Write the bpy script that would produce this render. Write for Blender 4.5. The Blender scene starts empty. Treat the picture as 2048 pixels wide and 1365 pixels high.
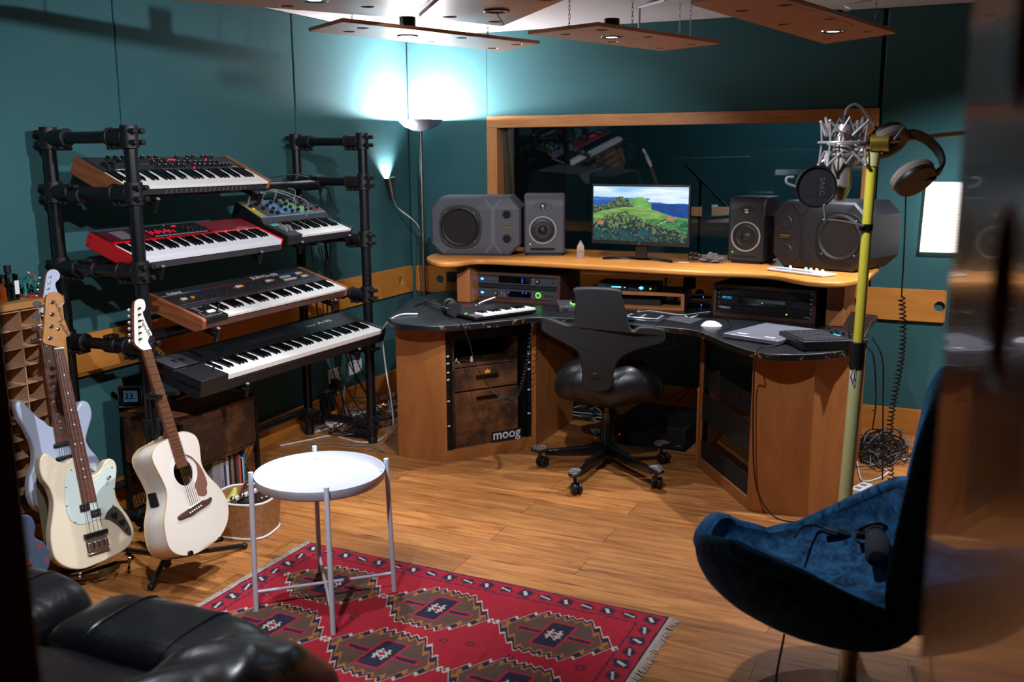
import bpy, bmesh, math, random
import numpy as np
from mathutils import Vector, Matrix, Euler
random.seed(7)
PI = math.pi
COL = bpy.context.scene.collection
SC = bpy.context.scene

# ---------------------------------------------------------------- camera (metres; back wall is parallel to X, left wall to Y)
CF, CYAW, CPIT, CROLL, CH = 1916.3, math.radians(24.2), math.radians(11.04), math.radians(-0.2835), 1.66
_f = Vector((-math.sin(CYAW)*math.cos(CPIT), math.cos(CYAW)*math.cos(CPIT), -math.sin(CPIT)))
_r = Vector((math.cos(CYAW), math.sin(CYAW), 0)); _u = _r.cross(_f)
_R = _r*math.cos(CROLL)+_u*math.sin(CROLL); _U = -_r*math.sin(CROLL)+_u*math.cos(CROLL)
def ray(px, py): return (_f*CF+_R*(px-1024)-_U*(py-682.5)).normalized()
def atz(px, py, z=0.0):      # survey point of the photo on a level surface
    d = ray(px, py); return Vector((0, 0, CH))+d*((z-CH)/d.z)
def aty(px, py, y):
    d = ray(px, py); return Vector((0, 0, CH))+d*(y/d.y)
def atx(px, py, x):
    d = ray(px, py); return Vector((0, 0, CH))+d*(x/d.x)
cam = bpy.data.cameras.new('camera'); camo = bpy.data.objects.new('camera', cam); COL.objects.link(camo)
m3 = Matrix((_R, _U, -_f)).transposed(); camo.matrix_world = Matrix.Translation((0, 0, CH)) @ m3.to_4x4()
cam.sensor_width = 36; cam.lens = CF*36/2048; cam.clip_start = .02
cam.dof.use_dof = True; cam.dof.focus_distance = 4.3; cam.dof.aperture_fstop = 2.6
SC.camera = camo

# ---------------------------------------------------------------- materials
def lin(h):
    h = h.lstrip('#'); o = []
    for i in (0, 2, 4):
        c = int(h[i:i+2], 16)/255; o.append(c/12.92 if c <= .04045 else ((c+.055)/1.055)**2.4)
    return (*o, 1)
MATS = {}
def nmat(name):
    m = bpy.data.materials.new(name); m.use_nodes = True; nt = m.node_tree; MATS[name] = m
    return m, nt, nt.nodes['Principled BSDF']
def N(nt, typ, **kw):
    n = nt.nodes.new(typ)
    for k, v in kw.items():
        if k in n.inputs: n.inputs[k].default_value = v
        else: setattr(n, k, v)
    return n
def mat(name, col, rough=.5, metal=0., bump=0., bscale=80., var=0., vscale=6., coat=0., emit=None, estr=0., spec=None, sheen=0.):
    m, nt, b = nmat(name)
    b.inputs['Base Color'].default_value = lin(col); b.inputs['Roughness'].default_value = rough
    b.inputs['Metallic'].default_value = metal; b.inputs['Coat Weight'].default_value = coat
    if spec is not None: b.inputs['Specular IOR Level'].default_value = spec
    if sheen:
        b.inputs['Sheen Weight'].default_value = sheen
    if emit: b.inputs['Emission Color'].default_value = lin(emit); b.inputs['Emission Strength'].default_value = estr
    L = nt.links.new
    tc = N(nt, 'ShaderNodeTexCoord') if (bump or var) else None
    if var:
        n = N(nt, 'ShaderNodeTexNoise', Scale=vscale, Detail=5.0); L(tc.outputs['Object'], n.inputs['Vector'])
        r = N(nt, 'ShaderNodeMapRange'); r.inputs['To Min'].default_value = 1-var; r.inputs['To Max'].default_value = 1+var*.6
        L(n.outputs['Fac'], r.inputs['Value'])
        mx = N(nt, 'ShaderNodeMix', data_type='RGBA', blend_type='MULTIPLY'); mx.inputs[0].default_value = 1
        mx.inputs[6].default_value = lin(col); L(r.outputs[0], mx.inputs[7]); L(mx.outputs[2], b.inputs['Base Color'])
    if bump:
        n = N(nt, 'ShaderNodeTexNoise', Scale=bscale, Detail=4.0); L(tc.outputs['Object'], n.inputs['Vector'])
        bp = N(nt, 'ShaderNodeBump', Strength=bump, Distance=.002); L(n.outputs['Fac'], bp.inputs['Height']); L(bp.outputs[0], b.inputs['Normal'])
    return m
def wood(name, c1, c2, axis=0, scale=1., rough=.45, stretch=14., coat=0., c3=None, big=0.):
    m, nt, b = nmat(name); L = nt.links.new
    tc = N(nt, 'ShaderNodeTexCoord'); mp = N(nt, 'ShaderNodeMapping'); L(tc.outputs['Object'], mp.inputs['Vector'])
    s = [stretch*scale*1.6]*3; s[axis] = scale*1.4; mp.inputs['Scale'].default_value = s
    n = N(nt, 'ShaderNodeTexNoise', Scale=2.2, Detail=8.0, Roughness=.62, Distortion=.6); L(mp.outputs[0], n.inputs['Vector'])
    cr = N(nt, 'ShaderNodeValToRGB'); e = cr.color_ramp.elements; e[0].position = .32; e[0].color = lin(c1); e[1].position = .68; e[1].color = lin(c2)
    L(n.outputs['Fac'], cr.inputs[0]); out = cr.outputs[0]
    if big:
        n2 = N(nt, 'ShaderNodeTexNoise', Scale=3.5, Detail=6.0, Roughness=.7); L(tc.outputs['Object'], n2.inputs['Vector'])
        cr2 = N(nt, 'ShaderNodeValToRGB'); e = cr2.color_ramp.elements; e[0].position = .42; e[1].position = .62
        L(n2.outputs['Fac'], cr2.inputs[0])
        mx = N(nt, 'ShaderNodeMix', data_type='RGBA'); L(cr2.outputs[0], mx.inputs[0]); L(out, mx.inputs[7]); mx.inputs[6].default_value = lin(c3); out = mx.outputs[2]
    L(out, b.inputs['Base Color']); b.inputs['Roughness'].default_value = rough; b.inputs['Coat Weight'].default_value = coat
    bp = N(nt, 'ShaderNodeBump', Strength=.15, Distance=.001); L(n.outputs['Fac'], bp.inputs['Height']); L(bp.outputs[0], b.inputs['Normal'])
    return m
def emis(name, col, s):
    m = bpy.data.materials.new(name); m.use_nodes = True; nt = m.node_tree; nt.nodes.clear()
    e = N(nt, 'ShaderNodeEmission', Color=lin(col), Strength=s); o = N(nt, 'ShaderNodeOutputMaterial'); nt.links.new(e.outputs[0], o.inputs[0]); MATS[name] = m
    return m
def vcmat(name, rough=.8, bump=0., emission=0., bscale=400.):
    m, nt, b = nmat(name); L = nt.links.new
    a = N(nt, 'ShaderNodeVertexColor', layer_name='pattern')
    if emission:
        b.inputs['Base Color'].default_value = (.01, .01, .01, 1); L(a.outputs[0], b.inputs['Emission Color']); b.inputs['Emission Strength'].default_value = emission; b.inputs['Roughness'].default_value = .25
    else: L(a.outputs[0], b.inputs['Base Color'])
    if not emission: b.inputs['Roughness'].default_value = rough
    if bump:
        tc = N(nt, 'ShaderNodeTexCoord'); n = N(nt, 'ShaderNodeTexNoise', Scale=bscale, Detail=3.0); L(tc.outputs['Object'], n.inputs['Vector'])
        bp = N(nt, 'ShaderNodeBump', Strength=bump, Distance=.003); L(n.outputs['Fac'], bp.inputs['Height']); L(bp.outputs[0], b.inputs['Normal'])
    return m
def glassmat(name, col='ffffff', ior=1.5, rough=0., refl=1.0):
    m = bpy.data.materials.new(name); m.use_nodes = True; nt = m.node_tree; nt.nodes.clear(); L = nt.links.new
    t = N(nt, 'ShaderNodeBsdfTransparent', Color=lin(col)); g = N(nt, 'ShaderNodeBsdfGlossy', Roughness=rough)
    f = N(nt, 'ShaderNodeFresnel', IOR=ior); mx = N(nt, 'ShaderNodeMixShader'); o = N(nt, 'ShaderNodeOutputMaterial')
    L(f.outputs[0], mx.inputs[0]); L(t.outputs[0], mx.inputs[1]); L(g.outputs[0], mx.inputs[2]); L(mx.outputs[0], o.inputs[0]); MATS[name] = m
    return m

# ---------------------------------------------------------------- mesh building
def frame_to(d):
    d = Vector(d).normalized(); a = Vector((0, 0, 1)) if abs(d.z) < .95 else Vector((1, 0, 0))
    x = a.cross(d).normalized(); y = d.cross(x); return x, y, d
def circ(cx, cy, r, n=24, sx=1., a0=0.): return [(cx+r*sx*math.cos(a0+2*PI*i/n), cy+r*math.sin(a0+2*PI*i/n)) for i in range(n)]
def spline(pts, k=8, closed=False):
    P = [Vector(p) for p in pts]; n = len(P); out = []
    rng = range(n) if closed else range(n-1)
    for i in rng:
        p0 = P[(i-1) % n] if (closed or i > 0) else P[0]*2-P[1]
        p1 = P[i]; p2 = P[(i+1) % n]; p3 = P[(i+2) % n] if (closed or i+2 < n) else P[-1]*2-P[-2]
        for j in range(k):
            t = j/k; out.append(.5*((2*p1)+(p2-p0)*t+(2*p0-5*p1+4*p2-p3)*t*t+(3*p1-p0-3*p2+p3)*t**3))
    if not closed: out.append(P[-1])
    return out
class MB:
    def __init__(s): s.v = []; s.f = []; s.m = []; s.M = Matrix.Identity(4)
    def at(s, M): s.M = M; return s
    def add(s, vs, fs, m=0):
        b = len(s.v); s.v += [s.M @ Vector(v) for v in vs]
        for f in fs: s.f.append([i+b for i in f]); s.m.append(m)
        return s
    def box(s, x0, x1, y0, y1, z0, z1, m=0):
        return s.add([(x, y, z) for x in (x0, x1) for y in (y0, y1) for z in (z0, z1)],
                     [(0, 1, 3, 2), (4, 6, 7, 5), (0, 4, 5, 1), (2, 3, 7, 6), (0, 2, 6, 4), (1, 5, 7, 3)], m)
    def cb(s, c, sx, sy, sz, m=0): return s.box(c[0]-sx/2, c[0]+sx/2, c[1]-sy/2, c[1]+sy/2, c[2]-sz/2, c[2]+sz/2, m)
    def beam(s, p0, p1, w, h, m=0, up=None):
        p0, p1 = Vector(p0), Vector(p1); d = (p1-p0).normalized(); a = Vector(up) if up else (Vector((0, 0, 1)) if abs(d.z) < .95 else Vector((0, 1, 0)))
        x = d.cross(a).normalized(); y = x.cross(d); vs = []
        for p in (p0, p1):
            for i, j in ((-1, -1), (1, -1), (1, 1), (-1, 1)): vs.append(p+x*i*w/2+y*j*h/2)
        return s.add(vs, [(0, 1, 2, 3), (7, 6, 5, 4), (0, 4, 5, 1), (1, 5, 6, 2), (2, 6, 7, 3), (3, 7, 4, 0)], m)
    def cyl(s, p0, p1, r0, r1=None, n=20, m=0):
        r1 = r0 if r1 is None else r1; x, y, d = frame_to(Vector(p1)-Vector(p0)); vs = []
        for p, r in ((Vector(p0), r0), (Vector(p1), r1)):
            for i in range(n): a = 2*PI*i/n; vs.append(p+x*math.cos(a)*r+y*math.sin(a)*r)
        return s.add(vs, [(i, (i+1) % n, n+(i+1) % n, n+i) for i in range(n)]+[tuple(range(n-1, -1, -1)), tuple(range(n, 2*n))], m)
    def tube(s, pts, r, n=8, m=0, closed=False, smooth=0):
        P = spline(pts, smooth, closed) if smooth else [Vector(p) for p in pts]
        rs = r if isinstance(r, (list, tuple)) else None; k = len(P); vs = []; x = None
        for i, p in enumerate(P):
            t = (P[(i+1) % k]-P[(i-1) % k]) if closed else (P[min(i+1, k-1)]-P[max(i-1, 0)])
            if t.length < 1e-9: t = Vector((0, 0, 1))
            t.normalize()
            if x is None: x = frame_to(t)[0]
            x = (x-t*x.dot(t)); x = x.normalized() if x.length > 1e-6 else frame_to(t)[0]
            y = t.cross(x); rr = r if rs is None else rs[min(len(rs)-1, int(i/(k-1)*(len(rs)-1)+.5))]
            for j in range(n): a = 2*PI*j/n; vs.append(p+x*math.cos(a)*rr+y*math.sin(a)*rr)
        fs = []
        for i in range(k if closed else k-1):
            for j in range(n): a, b = i*n, ((i+1) % k)*n; fs.append((a+j, a+(j+1) % n, b+(j+1) % n, b+j))
        if not closed: fs += [tuple(range(n-1, -1, -1)), tuple(range((k-1)*n, k*n))]
        return s.add(vs, fs, m)
    def lathe(s, prof, n=32, m=0, c=(0, 0, 0), d=(0, 0, 1), sx=1.):
        x, y, z = frame_to(d); c = Vector(c); vs = []; fs = []
        for r, h in prof:
            for j in range(n): a = 2*PI*j/n; vs.append(c+x*math.cos(a)*r*sx+y*math.sin(a)*r+z*h)
        for i in range(len(prof)-1):
            for j in range(n): fs.append((i*n+j, i*n+(j+1) % n, (i+1)*n+(j+1) % n, (i+1)*n+j))
        closed = prof[0] == prof[-1]
        if prof[0][0] > 1e-5 and not closed: fs.append(tuple(range(n-1, -1, -1)))
        if prof[-1][0] > 1e-5 and not closed: fs.append(tuple(range((len(prof)-1)*n, len(prof)*n)))
        return s.add(vs, fs, m)
    def ball(s, c, rx, ry=None, rz=None, n=16, m=0, e=1., half=False):
        ry = rx if ry is None else ry; rz = rx if rz is None else rz; vs = []; fs = []; k = n//2
        sg = lambda v: math.copysign(abs(v)**e, v)
        lo = 0 if half else -PI/2
        for i in range(k+1):
            t = lo+(PI/2-lo)*i/k
            for j in range(n): a = 2*PI*j/n; vs.append((c[0]+rx*sg(math.cos(t))*sg(math.cos(a)), c[1]+ry*sg(math.cos(t))*sg(math.sin(a)), c[2]+rz*sg(math.sin(t))))
        for i in range(k):
            for j in range(n): fs.append((i*n+j, i*n+(j+1) % n, (i+1)*n+(j+1) % n, (i+1)*n+j))
        return s.add(vs, fs, m)
    def prism(s, pts, z0, z1, m=0, inset=0., ms=None):
        n = len(pts); vs = [(x, y, z0) for x, y in pts]+[(x, y, z1) for x, y in pts]
        s.add(vs, [tuple(range(n-1, -1, -1)), tuple(range(n, 2*n))], m)
        b = len(s.v)-2*n
        for i in range(n): s.f.append([b+i, b+(i+1) % n, b+n+(i+1) % n, b+n+i]); s.m.append(m if ms is None else ms)
        return s
    def grid(s, fn, nu, nv, m=0, cu=False, cv=False):
        vs = [fn(i/nu, j/nv) for i in range(nu+(0 if cu else 1)) for j in range(nv+(0 if cv else 1))]
        W = nv+(0 if cv else 1); U_ = nu if cu else nu+1; fs = []
        for i in range(nu):
            for j in range(nv): a = i; b = (i+1) % U_; c = j; d = (j+1) % W; fs.append((a*W+c, b*W+c, b*W+d, a*W+d))
        return s.add(vs, fs, m)
    def plate(s, outline, holes, z0, z1, m=0):     # flat slab with real holes through it
        cu = bpy.data.curves.new('tmp', 'CURVE'); cu.dimensions = '2D'; cu.fill_mode = 'BOTH'; cu.extrude = abs(z1-z0)/2
        for pl in [outline]+holes:
            sp = cu.splines.new('POLY'); sp.points.add(len(pl)-1); sp.use_cyclic_u = True
            for q, (x, y) in zip(sp.points, pl): q.co = (x, y, 0, 1)
        o = bpy.data.objects.new('tmp', cu); me = bpy.data.meshes.new_from_object(o)
        vs = [(v.co.x, v.co.y, v.co.z+(z0+z1)/2) for v in me.vertices]; fs = [tuple(p.vertices) for p in me.polygons]
        bpy.data.objects.remove(o); bpy.data.meshes.remove(me); bpy.data.curves.remove(cu)
        return s.add(vs, fs, m)
    def text(s, st, size, m=0, ext=.0004, align='CENTER', M=None, sx=1., bold=0., font=None):
        cu = bpy.data.curves.new('tmp', 'FONT'); cu.body = st; cu.size = size; cu.extrude = ext; cu.align_x = align; cu.align_y = 'CENTER'; cu.resolution_u = 3; cu.offset = bold
        o = bpy.data.objects.new('tmp', cu); me = bpy.data.meshes.new_from_object(o); T = M or Matrix.Identity(4)
        vs = [T @ Vector((v.co.x*sx, v.co.y, v.co.z)) for v in me.vertices]; fs = [tuple(p.vertices) for p in me.polygons]
        bpy.data.objects.remove(o); bpy.data.meshes.remove(me); bpy.data.curves.remove(cu)
        return s.add(vs, fs, m)
    def build(s, name, mats, parent=None, bevel=0., seg=2, sub=0, ang=35, weld=True, org=None):
        me = bpy.data.meshes.new(name); bm = bmesh.new()
        o0 = Vector(org) if org else Vector((0, 0, 0))
        V = [bm.verts.new(v-o0) for v in s.v]
        for f, mi in zip(s.f, s.m):
            try: q = bm.faces.new([V[i] for i in f]); q.material_index = mi
            except ValueError: pass
        if weld: bmesh.ops.remove_doubles(bm, verts=bm.verts, dist=1e-6)
        bmesh.ops.recalc_face_normals(bm, faces=bm.faces)
        bm.to_mesh(me); bm.free()
        mats = mats if isinstance(mats, (list, tuple)) else [mats]
        for q in mats: me.materials.append(MATS[q] if isinstance(q, str) else q)
        me.polygons.foreach_set('use_smooth', [True]*len(me.polygons)); me.set_sharp_from_angle(angle=math.radians(ang))
        o = bpy.data.objects.new(name, me); COL.objects.link(o); o.location = o0
        if parent: o.parent = parent
        if bevel:
            b = o.modifiers.new('bevel', 'BEVEL'); b.width = bevel; b.segments = seg; b.limit_method = 'ANGLE'; b.angle_limit = math.radians(40); b.harden_normals = False
        if sub:
            b = o.modifiers.new('sub', 'SUBSURF'); b.levels = sub; b.render_levels = sub
        return o
def tag(o, label, cat, group=None, kind=None):
    o['label'] = label; o['category'] = cat
    if group: o['group'] = group
    if kind: o['kind'] = kind
    return o
def thing(name, label, cat, M=None, group=None):
    o = bpy.data.objects.new(name, None); COL.objects.link(o); o.empty_display_size = .1
    if M is not None: o.matrix_world = M
    return tag(o, label, cat, group)
def struct(o): o['kind'] = 'structure'; return o
def dup(o, parent=None, M=None):
    c = o.copy(); COL.objects.link(c); c.parent = parent
    if M is not None: c.matrix_basis = M
    return c
def duptree(o, M, label=None):
    r = dup(o, None, M)
    if label: r['label'] = label
    for ch in list(o.children):
        c = dup(ch, r)
        for g in list(ch.children): dup(g, c)
    return r
def T(x, y, z): return Matrix.Translation((x, y, z))
def RZ(a): return Matrix.Rotation(a, 4, 'Z')
def RX(a): return Matrix.Rotation(a, 4, 'X')
def RY(a): return Matrix.Rotation(a, 4, 'Y')
def axes(o, x, y, z): # matrix with given local axes
    M = Matrix.Identity(4)
    for i, a in enumerate((Vector(x).normalized(), Vector(y).normalized(), Vector(z).normalized())):
        for j in range(3): M[j][i] = a[j]
    for j in range(3): M[j][3] = o[j]
    return M
def cable(name, pts, r, m, label, cat='cable', group=None, k=8, parent=None):
    mb = MB(); mb.tube(pts, r, 6, 0, smooth=k); o = mb.build(name, m, parent)
    if not parent: tag(o, label, cat, group)
    return o
# colours
mat('teal_fabric', '#365d60', .95, bump=.35, bscale=500, var=.08, vscale=3, spec=.15)
mat('ceiling_white', '#989896', .9, bump=.2, bscale=30)
mat('black_metal', '#0a0a0c', .38, .3); mat('black_plastic', '#0b0b0d', .45); mat('black_matte', '#070708', .75)
mat('dark_grey', '#2a2a2f', .55, bump=.3, bscale=900); mat('grey_panel', '#3a3a40', .5); mat('mid_grey', '#77777c', .5)
mat('chrome', '#d8d8dc', .15, 1.); mat('brushed_steel', '#9a938a', .32, 1.); mat('nickel', '#b8b4b0', .25, 1.)
mat('white_paint', '#c8cad4', .4); mat('white_plastic', '#e6e4e2', .3); mat('ivory', '#ece8e2', .25); mat('white_ink', '#c9c9cc', .5)
mat('key_black', '#08080a', .18, coat=.3); mat('void_black', '#020202', .9)
wood('orange_wood', '#b5702c', '#c9853a', 0, .8, .42, 5); wood('orange_wood_y', '#b5702c', '#c9853a', 1, .8, .42, 5); wood('orange_wood_z', '#a8662a', '#bd7833', 2, .6, .5, 5)
wood('oak_x', '#a86a36', '#c88a50', 0, 1.5, .5, 14); wood('oak_z', '#a86a36', '#c88a50', 2, 1.5, .5, 14)
wood('walnut_y', '#3a1d10', '#5b3220', 1, 2, .45, 12); wood('walnut_x', '#7a4326', '#a45f3a', 0, 2, .45, 12)
wood('ped_wood', '#90562a', '#a56734', 2, 1., .5, 3)
wood('rustic', '#5a3217', '#8b5427', 0, 1.5, .6, 5, c3='#2c180c', big=1.)
wood('rustic_y', '#5a3217', '#8b5427', 1, 1.5, .6, 5, c3='#2c180c', big=1.)
wood('pale_wood', '#b98e6a', '#c79c78', 1, 1.2, .6, 8)
wood('maple', '#a96f38', '#b87f45', 2, 1.2, .35, 8, coat=.3)
wood('rosewood', '#5a3325', '#7d4a36', 2, 4, .5, 12)
wood('mahogany', '#6b3320', '#8a4630', 2, 3, .4, 12)
wood('door_wood', '#8a4413', '#9e541c', 2, .8, .22, 6, coat=.4)
wood('jamb_wood', '#4a2208', '#5a2b0c', 2, .8, .3, 6)
emis('led_red', '#ff1030', 3); emis('led_green', '#50ff30', 6); emis('led_blue', '#2a6cff', 5); emis('led_white', '#ffffff', 5); emis('led_orange', '#ff7a20', 6)
# ---------------------------------------------------------------- the room
XL, YB, ZC, XR, YF = -3.522, 6.062, 2.465, 1.75, -1.3
def floor_mat():
    m, nt, b = nmat('floor_planks'); L = nt.links.new
    tc = N(nt, 'ShaderNodeTexCoord'); br = N(nt, 'ShaderNodeTexBrick', Scale=1.0); br.offset = .37; br.offset_frequency = 2
    br.inputs['Brick Width'].default_value = 1.25; br.inputs['Row Height'].default_value = .178; br.inputs['Mortar Size'].default_value = .0012; br.inputs['Bias'].default_value = 0
    br.inputs['Color1'].default_value = (0, 0, 0, 1); br.inputs['Color2'].default_value = (1, 1, 1, 1); br.inputs['Mortar'].default_value = (.5, .5, .5, 1)
    L(tc.outputs['Object'], br.inputs['Vector'])
    sc = N(nt, 'ShaderNodeVectorMath', operation='SCALE'); sc.inputs[3].default_value = 7.3; L(br.outputs['Color'], sc.inputs[0])
    ad = N(nt, 'ShaderNodeVectorMath', operation='ADD'); L(tc.outputs['Object'], ad.inputs[0]); L(sc.outputs[0], ad.inputs[1])
    mp = N(nt, 'ShaderNodeMapping'); mp.inputs['Scale'].default_value = (1.1, 9, 1); L(ad.outputs[0], mp.inputs['Vector'])
    n = N(nt, 'ShaderNodeTexNoise', Scale=2.4, Detail=9.0, Roughness=.6, Distortion=1.1); L(mp.outputs[0], n.inputs['Vector'])
    cr = N(nt, 'ShaderNodeValToRGB'); e = cr.color_ramp.elements; e[0].position = .3; e[0].color = lin('#84502a'); e[1].position = .66; e[1].color = lin('#c38448')
    q = cr.color_ramp.elements.new(.47); q.color = lin('#a86a36'); L(n.outputs['Fac'], cr.inputs[0])
    n2 = N(nt, 'ShaderNodeTexNoise', Scale=1.3, Detail=2.0); mp2 = N(nt, 'ShaderNodeMapping'); mp2.inputs['Scale'].default_value = (2, 22, 1)
    L(ad.outputs[0], mp2.inputs['Vector']); L(mp2.outputs[0], n2.inputs['Vector'])
    k = N(nt, 'ShaderNodeValToRGB'); e = k.color_ramp.elements; e[0].position = .24; e[0].color = lin('#5b3a24'); e[1].position = .36; e[1].color = (1, 1, 1, 1); L(n2.outputs['Fac'], k.inputs[0])
    mx = N(nt, 'ShaderNodeMix', data_type='RGBA', blend_type='MULTIPLY'); mx.inputs[0].default_value = .8; L(cr.outputs[0], mx.inputs[6]); L(k.outputs[0], mx.inputs[7])
    hv = N(nt, 'ShaderNodeMapRange'); hv.inputs['To Min'].default_value = .72; hv.inputs['To Max'].default_value = 1.15; L(br.outputs['Color'], hv.inputs['Value'])
    m2 = N(nt, 'ShaderNodeMix', data_type='RGBA', blend_type='MULTIPLY'); m2.inputs[0].default_value = 1; L(mx.outputs[2], m2.inputs[6]); L(hv.outputs[0], m2.inputs[7])
    m3_ = N(nt, 'ShaderNodeMix', data_type='RGBA'); L(br.outputs['Fac'], m3_.inputs[0]); L(m2.outputs[2], m3_.inputs[6]); m3_.inputs[7].default_value = lin('#3a2212')
    L(m3_.outputs[2], b.inputs['Base Color']); b.inputs['Roughness'].default_value = .38
    bp = N(nt, 'ShaderNodeBump', Strength=.12, Distance=.001); L(n.outputs['Fac'], bp.inputs['Height']); L(bp.outputs[0], b.inputs['Normal'])
floor_mat()
YR = 9.2   # the room seen through the window ends here
struct(MB().box(XL-.3, XR+.2, YF-.2, YR, -.06, 0).build('floor', 'floor_planks'))
struct(MB().box(XL-.3, XR+.2, YF-.2, YR, ZC, ZC+.06).build('ceiling', 'ceiling_white'))
# left wall: three big fabric panels with dark joints between them
def seam_y(px, py): return atx(px, py, XL).y
s1, s2 = seam_y(243, 240), seam_y(587, 150)
mb = MB().box(XL-.12, XL-.02, YF, YR, 0, ZC, 1)
for a, b in ((YF, s1-.004), (s1+.004, s2-.006), (s2+.006, YB-.004)): mb.box(XL-.02, XL, a, b, 0, ZC, 0)
struct(mb.build('wall_left', ['teal_fabric', 'void_black'], bevel=.005))
# back wall with the window opening
WX0, WX1, WZ0, WZ1 = -2.90, -.387, .868, 1.912
xs1 = aty(972, 120, YB).x; xs2 = aty(1764, 120, YB).x
mb = MB()
mb.box(XL, WX0, YB+.02, YB+.22, 0, ZC, 1); mb.box(WX1, XR, YB+.02, YB+.22, 0, ZC, 1); mb.box(WX0, WX1, YB+.02, YB+.22, 0, WZ0, 1); mb.box(WX0, WX1, YB+.02, YB+.22, WZ1, ZC, 1)
mb.box(XL, WX0, YB, YB+.02, 0, ZC); mb.box(xs1+.006, WX1-.01, YB, YB+.02, WZ1, ZC); mb.box(WX1+.012, XR, YB, YB+.02, 0, ZC); mb.box(WX0, WX1, YB, YB+.02, 0, WZ0)
struct(mb.build('wall_back', ['teal_fabric', 'void_black'], bevel=.004))
struct(MB().box(XR, XR+.12, YF, YR, 0, ZC).build('wall_right', 'teal_fabric'))
struct(MB().box(XL, XR, YF-.12, YF, 0, ZC).build('wall_front', 'teal_fabric'))
struct(MB().box(XL, XR, YR, YR+.1, 0, ZC).build('wall_beyond_window', 'teal_fabric'))
# window: oak frame, deep reveal, tilted glass
fr = MB(); fw = .075
fr.box(WX0, WX1, YB-.014, YB+.03, WZ1-fw, WZ1, 0); fr.box(WX0, WX1, YB-.014, YB+.03, WZ0, WZ0+.03, 0)
fr.box(WX0, WX0+fw, YB-.013, YB+.03, WZ0, WZ1-fw, 1); fr.box(WX1-fw, WX1, YB-.013, YB+.03, WZ0, WZ1-fw, 1)
a, b_ = WX0+fw-.012, WX1-fw+.012
fr.box(a-.02, a, YB+.02, YB+.30, WZ0, WZ1, 1); fr.box(b_, b_+.02, YB+.02, YB+.30, WZ0, WZ1, 1); fr.box(a, b_, YB+.03, YB+.30, WZ1-fw+.012, WZ1-fw+.03, 0); fr.box(a, b_, YB+.03, YB+.30, WZ0+.0, WZ0+.02, 0)
win = struct(fr.build('window_1', ['oak_x', 'oak_z'], bevel=.002))
gm = MB(); gm.M = T(0, 6.2, 1.4) @ RX(math.radians(5)); gm.box(a, b_, -.002, .002, -.49, .45)
glassmat('window_glass', '#b8c8cc', 2.1)
g = gm.build('window_glass', 'window_glass', win)
# dado rails and baseboards with round holes
def rail(name, u0, u1, z0, z1, holes, fixed, left, t=.022, screws=()):
    mb = MB(); ol = [(u0, z0), (u1, z0), (u1, z1), (u0, z1)]; r = .008
    ol = [(u0+r, z0), (u1-r, z0), (u1, z0+r), (u1, z1-r), (u1-r, z1), (u0+r, z1), (u0, z1-r), (u0, z0+r)]
    M = axes((fixed, 0, 0), (0, 1, 0), (0, 0, 1), (1, 0, 0)) if left else axes((0, fixed, 0), (1, 0, 0), (0, 0, 1), (0, -1, 0))
    mb.M = M; mb.plate(ol, [circ(h, (z0+z1)/2, .03, 24) for h in holes], 0, t)
    for q in screws: mb.cyl((q[0], q[1], t), (q[0], q[1], t+.002), .006, n=10, m=1)
    o = struct(mb.build(name, ['orange_wood_y' if left else 'orange_wood', 'chrome'], bevel=.003)); return o
RZ0, RZ1 = .683, .871
hy = atx(797, 563, XL).y
rail('trim_1', 1.0, YB-.03, RZ0, RZ1, [hy-1.25*k for k in range(4)], XL+.001, True, screws=[(YB-.06, RZ1-.03), (YB-.06, RZ0+.03)])
bx = lambda px, py: aty(px, py, YB).x
rail('trim_2', XL+.045, bx(1331, 575), RZ0, RZ1, [bx(883, 560), bx(1100, 575)], YB-.001, False, screws=[(XL+.07, RZ1-.03), (XL+.07, RZ0+.03), (bx(1318, 560), RZ1-.03)])
rail('trim_3', bx(1336, 575), bx(1893, 600), RZ0, RZ1, [bx(1401, 588), bx(1706, 605), bx(1879, 613)], YB-.001, False, screws=[(bx(1342, 560), RZ1-.03), (bx(1708, 583), RZ1-.025), (bx(1703, 630), RZ0+.025)])
rail('trim_4', bx(1905, 600), XR-.05, RZ0, RZ1, [.6, 1.2], YB-.001, False)
rail('baseboard_left', YF+.1, YB-.03, 0, .147, [], XL+.001, True, screws=[(atx(790, 745, XL).y, .12), (atx(620, 808, XL).y, .12), (5.2, .12)])
rail('baseboard_back', XL+.03, XR, 0, .147, [], YB-.001, False, screws=[(bx(1328, 775), .12), (bx(1342, 777), .12), (bx(1747, 818), .12)])
# what stands in the room beyond the glass: a mic boom, a shelf edge and a draped blue shirt on a hook rail
st = thing('boom_stand', 'black boom microphone stand standing in the dark room beyond the window', 'microphone stand')
p = aty(1400, 400, 7.4)
MB().cyl((p.x, 7.4, 0), (p.x, 7.4, 1.45), .011).build('pole', 'black_metal', st)
MB().cyl(aty(1370, 330, 7.5), aty(1455, 415, 7.3), .008).build('boom_arm', 'black_metal', st)
MB().cyl((p.x, 7.4, 0), (p.x, 7.4, .03), .15, .13, 28).build('base', 'black_metal', st)
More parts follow.
